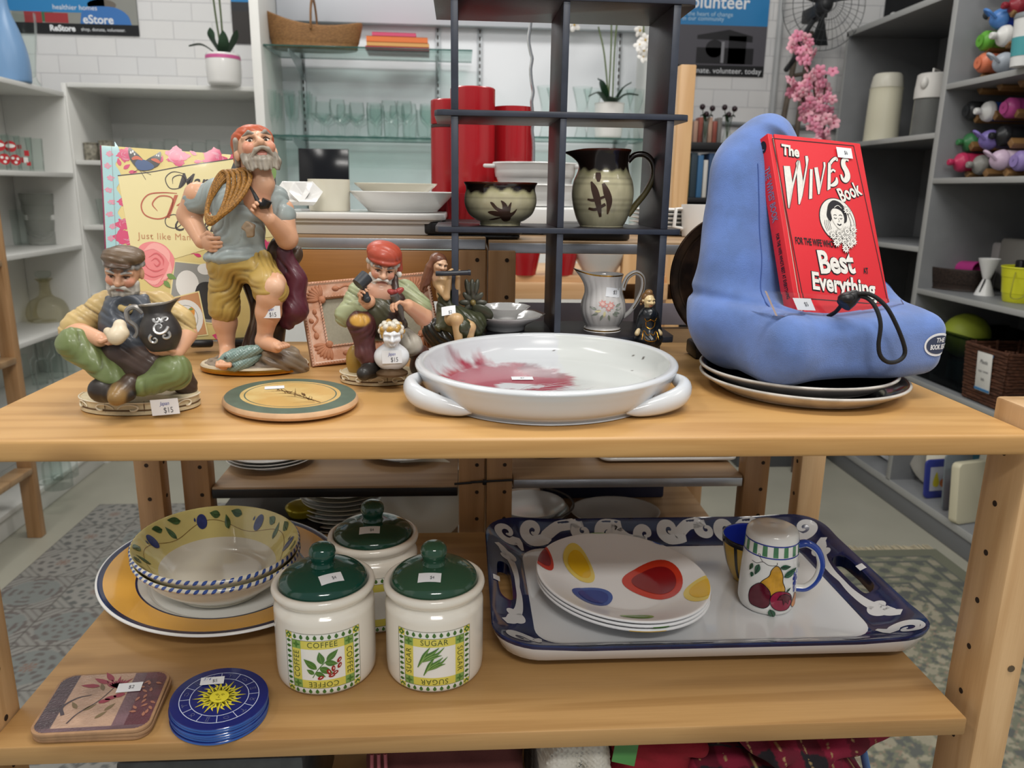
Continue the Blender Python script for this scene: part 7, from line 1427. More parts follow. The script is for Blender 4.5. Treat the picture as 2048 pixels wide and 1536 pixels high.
H = Clay(); H.el(P(0, .3, .4), np.array([.92, .85, .85])*s, '#6f4f2c', .1*s).el(P(0, .1, 1.15), np.array([.55, .55, .45])*s, '#7d5b34', .1*s)
for i in range(10): a = i*.63; H.el(P(.92*math.cos(a), .35+.5*math.sin(a), -.1-.35*(i % 2)), .2*s, '#6a4a28', .03*s)
F.part('hair', H, .0008, m_=RES, wash=('#2e1f0e', .7, .6))
D_ = Clay(); DK = '#10151a'; D_.cap(L(1297, 632, 0), L(1297, 650, .001), .0125, .0095, DK, .004).cap(L(1297, 652, .001), L(1297, 676, .001), .0105, .0190, DK, .006).cap(L(1284, 634, 0), L(1276, 662, -.002), .0050, .0044, DK, .003).cap(L(1310, 634, 0), L(1318, 662, -.002), .0050, .0044, DK, .003); F.part('dress', D_, .0009, folds(.0005, 500, 200, 0), None, RES)
K = Clay()
for i in range(18): a = i*.349; K.el(L(1297, 628, .001)+np.array([.0095*math.cos(a), .0075*math.sin(a), -.0015]), (.0024, .0024, .0022), '#dcd6cb', .0006)
F.part('collar', K, .0008, m_=RES, wash=('#8a8070', .5, .5)); q = M(); dm = drape(D_.mesh(.0012), 1); cx, cz = F.L(1297, 650)[0], F.L(1297, 650)[2]
for Pq in ([(-.008, .010), (-.005, .006), (0, .0085), (.005, .006), (.008, .010)], [(-.006, .005), (-.005, -.001), (0, -.004), (.005, -.001), (.006, .005)], [(-.011, -.018), (-.008, -.007), (-.004, -.012), (0, -.010), (.004, -.012), (.008, -.007), (.011, -.018)], [(-.008, -.013), (-.007, -.018), (0, -.0195), (.007, -.018), (.008, -.013)]): q.tube([dm(cx+x, cz+z, .0003) for x, z in cr(Pq, 5)], .0006, n=6)
make('gold_braid', q, GOLDB, F.t)
# ================================================================ things on the shelves further back
def solo(name, label, cat, m, mats_, loc, group=None, rot=None, sharp=50): return tag(make(name, m, mats_, None, tuple(loc), rot, sharp), label, cat, group)
def turned(name, label, cat, loc, prof, mt, n=32, group=None, sm=5, mats=None, rot=None, fn=None):
    m = M(); m.lathe(spline_prof(prof, sm) if sm else prof, n, mats=mats, fn=fn); return solo(name, label, cat, m, mt, loc, group, rot)
CH = mat('white ironstone', '#e3e2df', 0.2, coat=0.3); CHW = mat('cream china', '#ddd8c6', 0.2, coat=0.3); REDP = mat('red enamel', '#a81a22', 0.25, coat=0.3); GW = lambda c, r=.4: mat('colour '+c, c, r)
def gl_prof(r0, r1, h, t=.0018): return [(0, 0), (r0*.96, 0), (r0, .003), (r1, h), (r1-t, h), (r0-t, .008), (0, .008)]
# ---- white shelving, left wall
b = atz(24, 166, 1.612); turned('bottle_vase', 'tall matt blue bottle shaped vase at the left edge of the top white shelf', 'vase', b, [(0, 0), (.058, 0), (.068, .02), (.066, .10), (.048, .18), (.024, .25), (.019, .30), (.021, .335), (.018, .335), (.016, .29), (0, .28)], mat('matt blue glass', '#6f93ba', 0.35), 48)
b = atz(63, 172, 1.612); turned('pilsner_glass', 'tall clear footed beer glass beside the blue bottle vase', 'glass', b, [(0, 0), (.032, 0), (.034, .008), (.022, .03), (.026, .08), (.042, .20), (.044, .255), (.042, .255), (.040, .20), (.023, .08), (.018, .035), (0, .03)], GLASS, 40)
REDPR = mat('red printed glass', '#b52a30', 0.3); WPR = mat('white printed glass', '#e6e4df', 0.3)
for i, (px, py, lab) in enumerate(((6, 331, 'printed tumbler at the left edge of the second white shelf, partly cut off'), (28, 332, 'clear tumbler printed with red and white balls on the second white shelf'), (52, 334, 'clear tumbler printed with red squares, third from the left edge'), (74, 336, 'plain clear tumbler nearest the corner on the second white shelf'))):
    t = thing('tumbler', lab, 'glass', [*atx(px, py, -1.665)[:2], 1.292], 0, 'printed tumblers on the white shelf'); m = M(); m.lathe(gl_prof(.026, .031, .125), 32); make('glass', m, GLASS, t)
    if i < 3:
        a0 = math.atan2(-t.location[1], -t.location[0]); f = lambda u, v, h=0: np.array([(.0315-.0+h)*math.cos(a0+u/.031), (.0315+h)*math.sin(a0+u/.031), v]); q = M()
        if i == 2: q.flat([rect(-.02, .03, -.005, .05), rect(0.0, .055, .016, .075), rect(-.02, .08, -.006, .095), rect(.004, .02, .018, .034)], f, 0, .0005); q.flat([rect(-.004, .03, .01, .05)], f, 1, .0005)
        else:
            for x, y, r_ in ((-.004, .085, .020), (.008, .038, .019)): q.flat([ell(x, y, r_, r_)], f, 0, .0005, .012); q.flat([ell(x, y+.002, r_*.8, r_*.36)] if y > .06 else [ell(x-.008, y+.006, .005, .005), ell(x+.007, y+.004, .005, .005), ell(x, y-.009, .005, .005)], f, 1, .0012, .012)
        make('print', q, [REDPR, WPR], t, sharp=None)
b = atz(40, 489, .994); turned('tumbler', 'straight plain tumbler in front of the textured vase on the third white shelf', 'glass', b, gl_prof(.036, .040, .145), GLASS, 36, sm=0)
b = atz(86, 489, .994); turned('textured_vase', 'grey bark textured glass vase on the third white shelf', 'vase', b, [(0, 0), (.048, 0), (.052, .01), (.054, .05), (.052, .055), (.058, .10), (.056, .105), (.063, .16), (.061, .165), (.066, .20), (.062, .20), (.05, .06), (0, .02)], mat('bark textured glass', '#cdd0ca', 0.12, trans=0.75, bump=1.0, bscale=90, ior=1.3), 48)
b = atz(98, 641, .672); t = thing('decanter', 'round clear decanter with stopper on the fourth white shelf', 'decanter', b); m = M(); m.lathe(spline_prof([(0, 0), (.068, 0), (.080, .012), (.082, .04), (.066, .082), (.030, .105), (.021, .13), (.021, .165), (.034, .178), (.030, .178), (.018, .165), (0, .16)], 5), 40); make('body', m, thin_glass('amber tinged glass', '#f3f0e2', .3), t); m = M(); m.lathe(spline_prof([(0, .165), (.017, .17), (.016, .182), (.028, .190), (.031, .205), (.022, .212), (0, .213)], 5), 32); make('stopper', m, GLASS, t)
m = M(); m.box((XF-.13, 2.71, .425), (.25, 1.5, .018)); make('shelf', m, WHITELAM, bpy.data.objects['white_shelving'])
for i, (px, py) in enumerate(((60, 790), (76, 770), (92, 776), (108, 758), (122, 765), (134, 745), (150, 748), (100, 745))): turned('glass_bottle', 'clear glass bottle in the crowd on the low white shelf beside the pine rack', 'bottle', atz(px, py, .434)+[0, .02*(i % 2), 0], [(0, 0), (.027, 0), (.029, .01), (.029, .085+.01*(i % 3)), (.012, .125), (.011, .16+.012*(i % 3)), (.014, .165+.012*(i % 3)), (0, .166+.012*(i % 3))], GLASS, 24, 'clear bottles on the low white shelf')
for px, py in ((98, 950), (118, 962), (130, 940)): turned('glass_jar', 'clear glass jar on the bottom white shelf by the floor', 'jar', atz(px, py+12, .10), [(0, 0), (.045, 0), (.05, .01), (.05, .09), (.04, .11), (.042, .13), (0, .13)], GLASS, 28, 'clear jars on the bottom white shelf')
# ---- low white shelving at the back
b = atz(450, 172, 1.652); t = thing('potted_orchid', 'white pot with pink band and leafy orchid on top of the low white shelving', 'plant', b); m = M(); m.lathe(spline_prof([(0, 0), (.058, 0), (.068, .03), (.070, .08), (.067, .118), (.063, .118), (.064, .08), (0, .09)], 5), 40, mats=[0]*15+[0]*5+[0]*15); make('pot', m, CH, t); m = M(); m.lathe([(.0682, .100), (.0700, .101), (.0690, .114), (.067, .115)], 40); make('pink_band', m, GW('#c85a93'), t)
LEAF = mat('orchid leaf', '#24402a', 0.4)
def blade(pts, w, name, parent, mt=LEAF):
    C_ = cr(pts, 6); n_ = len(C_); q = M(); P = []
    for i, c_ in enumerate(C_): tt = i/(n_-1); ww = w*math.sin(math.pi*min(1, .12+.88*tt))**.7; dr = C_[min(i+1, n_-1)]-C_[max(i-1, 0)]; sd = np.cross(dr, (0, 0, 1)); sd = sd/(np.linalg.norm(sd)+1e-9); P.append([c_-sd*ww/2+[0, 0, .004], c_, c_+sd*ww/2+[0, 0, .004]])
    P = np.array(P); q.grid(P); q.grid(P-[0, 0, .0015], flip=True); make(name, q, mt, parent, sharp=None)
for pts in ([(0, 0, .11), (-.03, -.02, .17), (-.035, -.03, .215)], [(.01, 0, .11), (.05, -.01, .17), (.07, -.02, .21)], [(-.01, -.01, .11), (-.07, -.02, .15), (-.125, -.03, .145)], [(0, -.02, .11), (.02, -.05, .15), (.025, -.06, .20)]): blade(pts, .045, 'leaf', t)
for dx in (-.016, .004): m = M(); m.tube(cr([(0, 0, .10), (dx, 0, .25), (dx*1.4-.01, .0, .50)], 6), .004, n=8); make('stem', m, GW('#4d5a38'), t)
for i, px in enumerate((185, 215, 262, 292, 316, 345, 372, 400, 428, 452)): turned('glass_jar', 'small glass jar in the row on the second shelf behind the cookbook' if i > 1 else ('small patterned jar, first in the row behind the cookbook' if i == 0 else 'dark topped jar, second in the row behind the cookbook'), 'jar', [at(px, 318, 3.58)[0], 3.58, 1.345], [(0, 0), (.028, 0), (.031, .01), (.031, .05), (.028, .065+.01*(i % 3)), (.029, .075+.01*(i % 3)), (0, .076+.01*(i % 3))], GLASS if i > 1 else mat('speckled jar', '#8f8a7c', 0.3, var=.5, vscale=60), 24, 'glass jars in the row behind the cookbook' if i > 1 else None, sm=3)
turned('tumbler', 'clear tapered tumbler left of the cookbook on the low white shelving', 'glass', [-1.55, 3.56, 1.075], gl_prof(.030, .040, .11), GLASS, 32, sm=0); turned('tumbler', 'short clear tumbler under the tapered one left of the cookbook', 'glass', [-1.54, 3.56, .78], gl_prof(.036, .040, .09), GLASS, 32, sm=0)
# ---- glass cabinet
WK = mat('woven cane', '#9a6f42', 0.6, var=.35, vscale=90, stretch=(1, 1, 4), bump=1.0, bscale=160)
b = at(630, 93, 3.44); b[2] = 1.7905; t = thing('trug_basket', 'long cane basket with a hoop handle on the top glass shelf', 'basket', b); m = M(); pr = spline_prof([(0, .002), (.8, .0), (.9, .02), (1.0, .075), (.985, .088), (.95, .078), (.84, .012), (0, .008)], 4); m.lathe([(r, z) for r, z in pr], 48, .195, .075, fn=lambda V, a: np.stack([V[..., 0], V[..., 1], V[..., 2]+.045*(V[..., 0]/.2)**2*np.clip(V[..., 2]/.08, 0, 1)-.020*(V[..., 0]/.2)*np.clip(V[..., 2]/.08, 0, 1)], -1)); make('body', m, WK, t, sharp=None)
m = M(); m.tube([(0, .075*math.cos(a), .07+.125*math.sin(a)) for a in np.linspace(0, math.pi, 24)], .011, n=8, flat=.4); make('handle', m, WK, t)
z = 1.7905
for w, th, c_, dx, lab in ((.255, .013, '#c23a4c', 0, 'red book at the bottom of the stack on the top glass shelf'), (.250, .015, '#d7a15e', .003, 'tan book, second from the bottom of the stack on the glass shelf'), (.245, .022, '#e0763a', .0, 'thick orange book, third in the stack on the glass shelf'), (.175, .015, '#d24f72', -.012, 'small pink book on top of the stack on the glass shelf')):
    b = at(796, 95, 3.44); t = thing('book', lab, 'book', (b[0]+dx, 3.45, z), .03, 'stack of books on the glass shelf'); m = M(); m.box((0, 0, .001), (w, .17, .002)); m.box((0, 0, th-.001), (w, .17, .002)); m.box((0, -.084, th/2), (w, .002, th)); make('cover', m, GW(c_), t); m = M(); m.box((0, .001, th/2), (w-.008, .162, th-.004)); make('page_block', m, mat('book pages', '#e2dccb', 0.8), t); z += th+.0003
GP = {'flute': [(0, 0), (.028, 0), (.028, .003), (.004, .008), (.0035, .055), (.018, .085), (.024, .165), (.0225, .165), (.015, .088), (0, .07)], 'wine': [(0, 0), (.030, 0), (.030, .003), (.005, .008), (.004, .05), (.028, .075), (.034, .105), (.030, .14), (.0285, .14), (.031, .10), (0, .062)], 'coupe': [(0, 0), (.028, 0), (.028, .003), (.004, .008), (.004, .045), (.030, .062), (.044, .085), (.042, .085), (0, .056)], 'tumbler': [(0, 0), (.028, 0), (.030, .005), (.033, .10), (.0315, .10), (.028, .01), (0, .01)]}
i = 0
for yy in (3.36, 3.46, 3.55):
    for px in np.arange(548, 900, 33):
        k = 'flute' if px < 640 else ('coupe' if 640 <= px < 720 and i % 2 else ('wine' if i % 3 else 'tumbler')); b = at(px+(yy-3.36)*60+rng.uniform(-5, 5), 272, yy); m = M(); m.lathe(spline_prof(GP[k], 3), 20)
        solo('stemmed_glass' if k != 'tumbler' else 'tumbler', {'flute': 'tall flute glass at the left end of the lower glass shelf', 'coupe': 'wide shallow stemmed glass on the lower glass shelf', 'wine': 'stemmed wine glass in the crowd on the lower glass shelf', 'tumbler': 'clear tumbler among the wine glasses on the lower glass shelf'}[k], 'glass', m, GLASS, (b[0], yy, 1.4525), {'flute': 'flute glasses on the glass shelf', 'coupe': 'shallow stemmed glasses on the glass shelf', 'wine': 'wine glasses on the glass shelf', 'tumbler': 'tumblers on the glass shelf'}[k]); i += 1
for j, px in enumerate((1090, 1112, 1160, 1185, 1245, 1270)): turned('glass_vase', 'flared clear vase on the cabinet shelf behind the black display shelf', 'vase', (at(px, 262, 3.45)[0], 3.42+.05*(j % 2), 1.4665), [(0, 0), (.03, 0), (.028, .01), (.018, .06), (.026, .14), (.042, .20), (.040, .20), (.024, .14), (0, .07)], GLASS, 24, 'clear vases behind the black display shelf', 4)
b = at(1215, 260, 3.42); t = thing('potted_orchid', 'white flowering orchid in the cabinet behind the black display shelf', 'plant', (b[0], 3.40, 1.4665)); m = M(); m.lathe(spline_prof([(0, 0), (.05, 0), (.058, .03), (.062, .135), (.058, .135), (0, .11)], 4), 32); make('pot', m, CH, t)
for pts in ([(0, 0, .13), (-.05, -.02, .18), (-.095, -.03, .165)], [(.0, 0, .13), (-.04, -.03, .215), (-.06, -.03, .235)], [(.01, 0, .13), (.06, -.02, .175), (.115, -.03, .175)], [(.01, 0, .13), (.05, -.02, .20), (.085, -.02, .225)], [(0, -.02, .13), (.0, -.06, .16), (.01, -.09, .15)]): blade(pts, .04, 'leaf', t)
ORW = mat('orchid petal', '#eceae6', 0.5); ORY = GW('#c9a43c'); r2 = random.Random(11)
for k, pts in enumerate(([(-.005, 0, .12), (-.005, 0, .42), (-.03, -.02, .56), (-.11, -.03, .535), (-.16, -.03, .44)], [(.012, 0, .12), (.014, 0, .42), (.04, -.02, .60), (.10, -.03, .555), (.125, -.03, .40), (.115, -.03, .33)], [(.0, 0, .12), (-.03, 0, .33), (-.06, 0, .44)])):
    C_ = cr(pts, 8); m = M(); m.tube(C_, .0035, n=7); make('stem', m, GW('#5c6b43'), t)
    if k < 2:
        for i in range(13):
            c_ = C_[int(len(C_)*(.46+.54*i/13))]+np.array([r2.uniform(-.018, .018), -.012+r2.uniform(-.012, .012), r2.uniform(-.02, .02)]); ro = rotm(R(90)+r2.uniform(-.4, .4), r2.uniform(-.4, .4), r2.uniform(-.6, .6)); q = M()
            for a in np.arange(5)*1.2566+.3: q.ball(c_+ro @ np.array([.014*math.cos(a), .014*math.sin(a), 0]), (.0145, .0105, .003), 8, rot=ro @ rotm(0, 0, a))
            q.ball(c_+ro @ np.array([0, 0, .004]), (.004, .004, .005), 8, mat=1); make('bloom', q, [ORW, ORY], t)
c_ = at(1062, 24, 1.60); m = M(); P = [at(x, y, 1.60)-c_ for x, y in ((1063, 30), (1060, 55), (1057, 80), (1061, 105), (1064, 118), (1061, 140), (1063, 165), (1066, 185), (1063, 205), (1066, 240), (1064, 262), (1067, 295), (1064, 380))]; P.append(np.array([P[-1][0], 0, 1.172-c_[2]])); m.tube(cr(P, 3), .0034, n=7); m.ball((0, 0, 0), .009, 12)
solo('ornament_pole', 'thin crinkled silver pole with a ball finial beside the red canister', 'ornament', m, STEEL, c_)
m = M(); m.box((0, 0, .10), (.20, .012, .20), .002); solo('black_board', 'black glossy board leaning in the back of the cabinet above the white mug', 'board', m, mat('gloss black', '#0c0d12', .15), (at(648, 390, 3.25)[0], 3.27, 1.20), rot=(R(-4), 0, 0))
# ---- crockery on top of the rear racks
zt = 1.176
t = thing('long_tray', 'long white stepped tray holding the white bowl and mug on the rear rack', 'tray', (-.165, 1.38, zt)); m = M(); m.prism(rrect(.255, .20, .02), 0, .018, .002); m.prism(rrect(.268, .215, .022), .018, .024, .002); m.prism(rrect(.280, .228, .024), .024, .034, .002); make('tray', m, CH, t)
zy = zt+.0345; b = at(660, 420, 1.36); t = thing('mug', 'large straight white mug behind the fisherman on the long white tray', 'mug', (b[0], 1.36, zy)); m = M(); m.lathe(gl_prof(.0345, .0350, .052, .0025), 40); make('body', m, CHW, t); m = M(); m.tube(cr([(-.034, .008, .044), (-.052, .012, .04), (-.052, .012, .016), (-.034, .008, .012)], 5), .0035, n=8); make('handle', m, CHW, t)
b = at(806, 424, 1.38); turned('serving_bowl', 'wide white bowl on the long tray behind the sculptor', 'bowl', (b[0], 1.38, zy), [(0, 0), (.055, 0), (.062, .004), (.088, .030), (.090, .032), (.086, .032), (.06, .008), (0, .006)], CH, 56)
turned('soup_plate', 'cream soup plate resting inside the wide white bowl', 'plate', (b[0]-.012, 1.39, zy+.0285), [(0, 0), (.05, 0), (.055, .004), (.070, .016), (.069, .0185), (.054, .008), (0, .006)], CHW, 56)
for px, dx in ((582, 0), (608, .004)):
    m = M(); m.lathe(spline_prof([(0, 0), (.012, 0), (.02, .004), (.0265, .018), (.024, .018), (0, .006)], 3), 6, 1, .9, T=(rotm(R(48), 0, R(20)), (0, 0, 0))); solo('sauce_dish', 'little white dish tipped on its side at the left end of the tray' if px < 600 else 'little white dish tipped over, nearer the white mug', 'dish', m, CH, (at(px, 412, 1.30)[0], 1.31, zy+.0185), 'tipped white dishes')
m = M(); m.prism(rrect(.155, .12, .015), 0, .006, .002); m.prism(rrect(.162, .128, .018), .006, .026, .003); solo('black_tray', 'black rectangular tray under the stoneware bowl on the rear rack', 'tray', m, BLACKPL, (at(945, 475, 1.33)[0], 1.335, zt-.004)); m = M(); m.prism(rrect(.13, .12, .02), 0, .026, .004); solo('black_tray', 'black dish under the tall jug on the right rear rack', 'tray', m, BLACKPL, (at(1175, 470, 1.33)[0], 1.335, 1.171))
def pleat(V, a): V[..., 0] *= 1+.035*np.sign(np.cos(a*22)); V[..., 1] *= 1+.035*np.sign(np.cos(a*22)); return V
for px, y, lab, s in ((880, 1.52, 'pleated red ramekin behind the left black post, farther one', .9), (915, 1.47, 'pleated red ramekin in front beside the white bowl', 1.0)): turned('ramekin', lab, 'ramekin', (at(px, 430, y)[0], y, zt), [(0, 0), (.030*s, 0), (.032*s, .002), (.052*s, .066), (.050*s, .066), (.03*s, .006), (0, .005)], mat('red silicone', '#b32732', .45), 132, sm=0, fn=pleat)
for px, y, r, h, lid, lab in ((945, 1.60, .043, .265, 1, 'tall red canister with a clamped lid behind the black shelf'), (1024, 1.64, .040, .235, 0, 'red canister without lid, right of the tall clamped one'), (902, 1.68, .040, .25, 1, 'red clamped canister mostly hidden behind the tall one')):
    t = thing('red_canister', lab, 'canister', (at(px, 430, y)[0], y, zt)); m = M(); hh = h*.78 if lid else h; m.lathe([(0, 0), (r, 0), (r+.001, .004), (r+.001, hh), (r-.002, hh), (r-.003, .01), (0, .01)], 48); make('body', m, REDP, t)
    if lid: m = M(); m.lathe([(r-.001, hh+.0005), (r+.0005, hh+.001), (r+.0005, hh+.006), (r-.001, hh+.007)], 48); make('clamp_ring', m, GW('#3b2a28'), t); m = M(); m.lathe([(0, hh+.0075), (r, hh+.0075), (r+.001, hh+.010), (r+.001, h-.002), (r-.001, h), (0, h)], 48); make('lid', m, REDP, t)
def casserole(lab, b, z, s):
    t = thing('casserole_dish', lab, 'casserole dish', (b[0], b[1], z), -.1); m = M(); m.lathe(spline_prof([(0, 0), (.062*s, 0), (.068*s, .006), (.076*s, .034), (.078*s, .038), (.074*s, .038), (.066*s, .008), (0, .006)], 4), 48, 1.12, .85); make('bowl', m, CH, t)
    for g in (-1, 1): m = M(); m.box((g*.092*s, 0, .033), (.024, .045, .007), .003); make('handle', m, CH, t)
b = at(1062, 400, 1.50); casserole('lower white eared casserole dish on the rear rack by the stoneware bowl', (b[0]+.01, 1.50), zt+.045, 1.0); casserole('upper white eared casserole dish stacked on the other', (b[0]+.006, 1.50), zt+.084, .92)
m = M(); m.prism(rrect(.20, .16, .02), 0, .044, .004); solo('baking_dish', 'plain white baking dish underneath the eared casseroles', 'dish', m, CH, (b[0]+.01, 1.50, zt))
m = M(); m.box((0, 0, .045), (.06, .03, .09), .004); solo('orange_packet', 'small orange packet between the red ramekin and the casseroles', 'packet', m, GW('#d9572a'), (at(975, 400, 1.62)[0], 1.62, zt))
for i in range(6): turned('side_plate', ['white plate at the bottom of the stack right of the black display shelf', '', '', '', '', 'white plate on top of the stack right of the black display shelf'][i] or 'white plate inside the stack right of the black display shelf', 'plate', (at(1330, 455, 1.5)[0], 1.50, 1.171+i*.0075), [(0, 0), (.04, 0), (.045, .003), (.068, .009), (.067, .011), (.044, .005), (0, .004)], CH, 48, 'white plates stacked right of the display shelf', 3)
b = at(1395, 455, 1.42); t = thing('milk_jug', 'square white jug with a boxy handle between the pine post and cushion', 'jug', (b[0], 1.42, 1.171)); m = M(); m.lathe(gl_prof(.026, .030, .058, .002), 8, 1.1, .9); make('body', m, CH, t, sharp=80); m = M(); m.tube([(-.028, 0, .05), (-.042, 0, .05), (-.044, 0, .018), (-.026, 0, .014)], .0035, n=8); make('handle', m, CH, t)
# ---- crockery on the middle and low shelves of the rear racks
PLP = [(0, 0), (.045, 0), (.05, .003), (.078, .013), (.077, .015), (.05, .006), (0, .005)]
for i in range(3): turned('dinner_plate', ['lowest white plate under the front edge on the left middle shelf', 'middle white plate of the short stack on the left middle shelf', 'top white plate of the short stack on the left middle shelf'][i], 'plate', (-.352, 1.38, .752+i*.006), PLP, CH, 48, 'white plates on the left middle shelf', 3)
turned('dinner_plate', 'single white plate at the right of the left middle shelf', 'plate', (-.11, 1.42, .752), PLP, CH, 48, sm=3)
turned('mixing_bowl', 'deep white bowl on the right middle shelf beside the pine posts', 'bowl', (.165, 1.40, .765), [(0, 0), (.045, 0), (.056, .006), (.066, .04), (.069, .07), (.066, .07), (.05, .01), (0, .008)], CH, 48)
for i in range(2): m = M(); m.prism(rrect(.20, .15, .02), 0, .004); m.prism(rrect(.26, .20, .02), .004, .010, .002); solo('square_plate', ['lower square white plate on the right middle shelf', 'upper square white plate on the right middle shelf'][i], 'plate', m, CH, (.385, 1.42, .765+i*.0108), 'square white plates')
zb = .619
for i in range(9): turned('dinner_plate', ('bottom cream plate' if i == 0 else 'top cream plate' if i == 8 else 'cream plate inside the pile')+' of the tall stack behind the rear canister', 'plate', (-.228+.002*(i % 3), 1.40, zb+i*.0085), PLP, CHW if i % 3 else CH, 48, 'cream plates stacked behind the canister', 3)
for i in range(8): turned('dinner_plate', ('bottom grey white plate' if i == 0 else 'top grey white plate' if i == 7 else 'grey white plate inside the pile')+' of the stack left of the tied posts', 'plate', (-.062, 1.52, zb+i*.0085), PLP, mat('grey white china', '#c9cdd2', .2, coat=.3), 48, 'plates stacked left of the tied posts', 3)
m = M(); m.lathe(spline_prof(PLP, 4), 48, 1.0, 1.0, T=(rotm(R(68), 0, 0), (0, 0, .066))); solo('dinner_plate', 'cream plate leaning upright in front of the stack by the tied posts', 'plate', m, CHW, (-.068, 1.36, zb))
m = M(); m.lathe(spline_prof([(0, 0), (.022, 0), (.028, .01), (.03, .018), (.02, .024), (0, .025)], 4), 32); solo('brass_dish', 'small shiny yellow dish in the dark left of the cream plates', 'dish', m, mat('yellow lacquer', '#b8a62c', .15, metal=.4), (-.30, 1.37, zb+.03)); m = M(); m.box((-.36, 1.40, zb+.014), (.20, .20, .028), .003); tag(make('carton', m, mat('dark carton', '#26211d', .6)), 'dark flat carton under the small yellow dish', 'box')
for i, s in enumerate((1.0, .9)): turned('pie_dish', ['larger white lugged dish right of the tied posts', 'smaller white dish nested in the larger one right of the tied posts'][i], 'dish', (.135, 1.40, zb+i*.010), [(0, 0), (.05*s, 0), (.055*s, .005), (.075*s, .024), (.072*s, .024), (.05*s, .009), (0, .008)], CH, 48, sm=3)
m = M(); m.tube([(.085*math.cos(a), .085*math.sin(a), .036) for a in np.linspace(0, 6.28, 40)], .0022, n=6); [m.tube([(.085*math.cos(a), 0.085*math.sin(a), .036), (.06*math.cos(a), .06*math.sin(a), .001)], .002, n=6) for a in (-2.2, -1.2, -.4, 1.2, 2.6)]; solo('wire_stand', 'thin wire stand around the white dishes right of the tied posts', 'stand', m, GW('#5a5450'), (.135, 1.40, zb))
m = M(); m.lathe(spline_prof([(0, 0), (.06, 0), (.07, .01), (.088, .020), (.084, .020), (.06, .011), (0, .01)], 4), 48, 1.0, .8); solo('oval_dish', 'white patterned oval dish behind the blue tray', 'dish', m, CH, (.303, 1.395, zb)); m = M(); m.box((.30, 1.575, zb+.035), (.26, .14, .07), .004); tag(make('storage_box', m, mat('navy board', '#23263f', .55)), 'navy box lying behind the oval dish on the low shelf', 'box')
for px, lab in ((1052, 'red bowl on the far pale rack, left of the black post'), (1128, 'red bowl on the far pale rack, right of the black post')): turned('red_bowl', lab, 'bowl', atz(px, 552, 1.005)+[0, .05, 0], [(0, 0), (.03, 0), (.034, .004), (.046, .065), (.043, .065), (.03, .008), (0, .006)], REDP, 36, 'red bowls on the far rack', 3)
turned('glass_bowl', 'clear glass bowl on the far pale rack behind the floral jug', 'bowl', atz(1205, 552, 1.005)+[0, .06, 0], [(0, 0), (.04, 0), (.05, .006), (.085, .06), (.082, .06), (.04, .01), (0, .009)], CH, 36)
# ---- cloth bundles under the lower shelf
def plaid(V):
    u, v = V[:, 0]*1.0+V[:, 2]*.4, V[:, 1]+V[:, 2]*.5; r = np.array(lin('#8e1f3c')); k = np.array(lin('#231f26')); g = np.array(lin('#1d2a2c')); su = (np.sin(u*95) > .1).astype(float); sv = (np.sin(v*95+1) > .2).astype(float)
    C = r*(1-.55*su[:, None]*.9-.40*sv[:, None]); C = np.where(((su > 0) & (sv > 0))[:, None], k, C); C = np.where((np.abs(np.sin(u*95-.8)) < .05)[:, None], np.array(lin('#b59a6a')), C); return np.where((np.abs(np.sin(v*47+.6)) < .045)[:, None], g*2.2, C)
def bundle(name, lab, boxes, col, loc, dispf, mt, paintf=None, vox=.003):
    C_ = Clay(); [C_.bx(c_, h_, r_, col, .01, rotm(*ro)) for c_, h_, r_, ro in boxes]; m = C_.mesh(vox, dispf, wash=None)
    if paintf: V = np.concatenate(m.v); m.c = {0: (len(V), paintf(V))}
    return solo(name, lab, 'cloth', m, mt, loc, sharp=None)
WOOL = mat('woven cloth', None, .95, bump=.4, bscale=1500)
fl = lambda X: .004*np.sin(X[:, 0]*90+X[:, 2]*60)*np.sin(X[:, 1]*70+1)
bundle('plaid_cloth', 'maroon and black plaid cloth bundle tied up below the lower shelf', [((0, 0, .06), (.11, .16, .06), .03, (0, 0, .1)), ((-.02, -.04, .135), (.10, .11, .025), .02, (.1, .12, -.2)), ((.03, -.03, .175), (.085, .10, .018), .014, (.05, -.2, .3)), ((-.05, -.06, .185), (.05, .09, .014), .012, (.1, .3, .6))], '#8e1f3c', (.415, .905, .411), fl, WOOL, plaid)
bundle('red_cloth', 'folded deep red cloth between the white knit and plaid bundle', [((0, 0, .09), (.055, .12, .09), .03, (0, 0, 0)), ((.01, -.02, .185), (.06, .10, .014), .012, (.05, .1, 0))], '#8a1526', (.232, .90, .411), fl, WOOL)
bundle('knit_cloth', 'white knitted cloth folded below the lower shelf', [((0, 0, .09), (.045, .10, .09), .03, (0, 0, .1)), ((-.02, -.03, .17), (.018, .09, .04), .016, (0, .3, 0)), ((.02, -.03, .175), (.016, .09, .04), .015, (0, -.2, 0))], '#d6d2c8', (.145, .885, .411), lambda X: .0018*np.sin(X[:, 0]*900)*np.sin(X[:, 2]*900+X[:, 1]*300)+.005*np.sin(X[:, 0]*110), WOOL, vox=.0022)
bundle('brown_cloth', 'dull brown red cloth in the shade left of the white knit', [((0, 0, .085), (.10, .12, .085), .03, (0, 0, 0)), ((.0, -.03, .175), (.09, .08, .018), .015, (.05, .05, 0))], '#5b2f2e', (-.02, .92, .411), fl, WOOL)
m = M(); m.box((0, 0, .02), (.030, .0016, .048), .0006, rotm(R(-25), R(20), .1)); solo('green_tag', 'green card tag pinned to the white knit', 'tag', m, GW('#4f8a4a'), (.195, .765, .600))
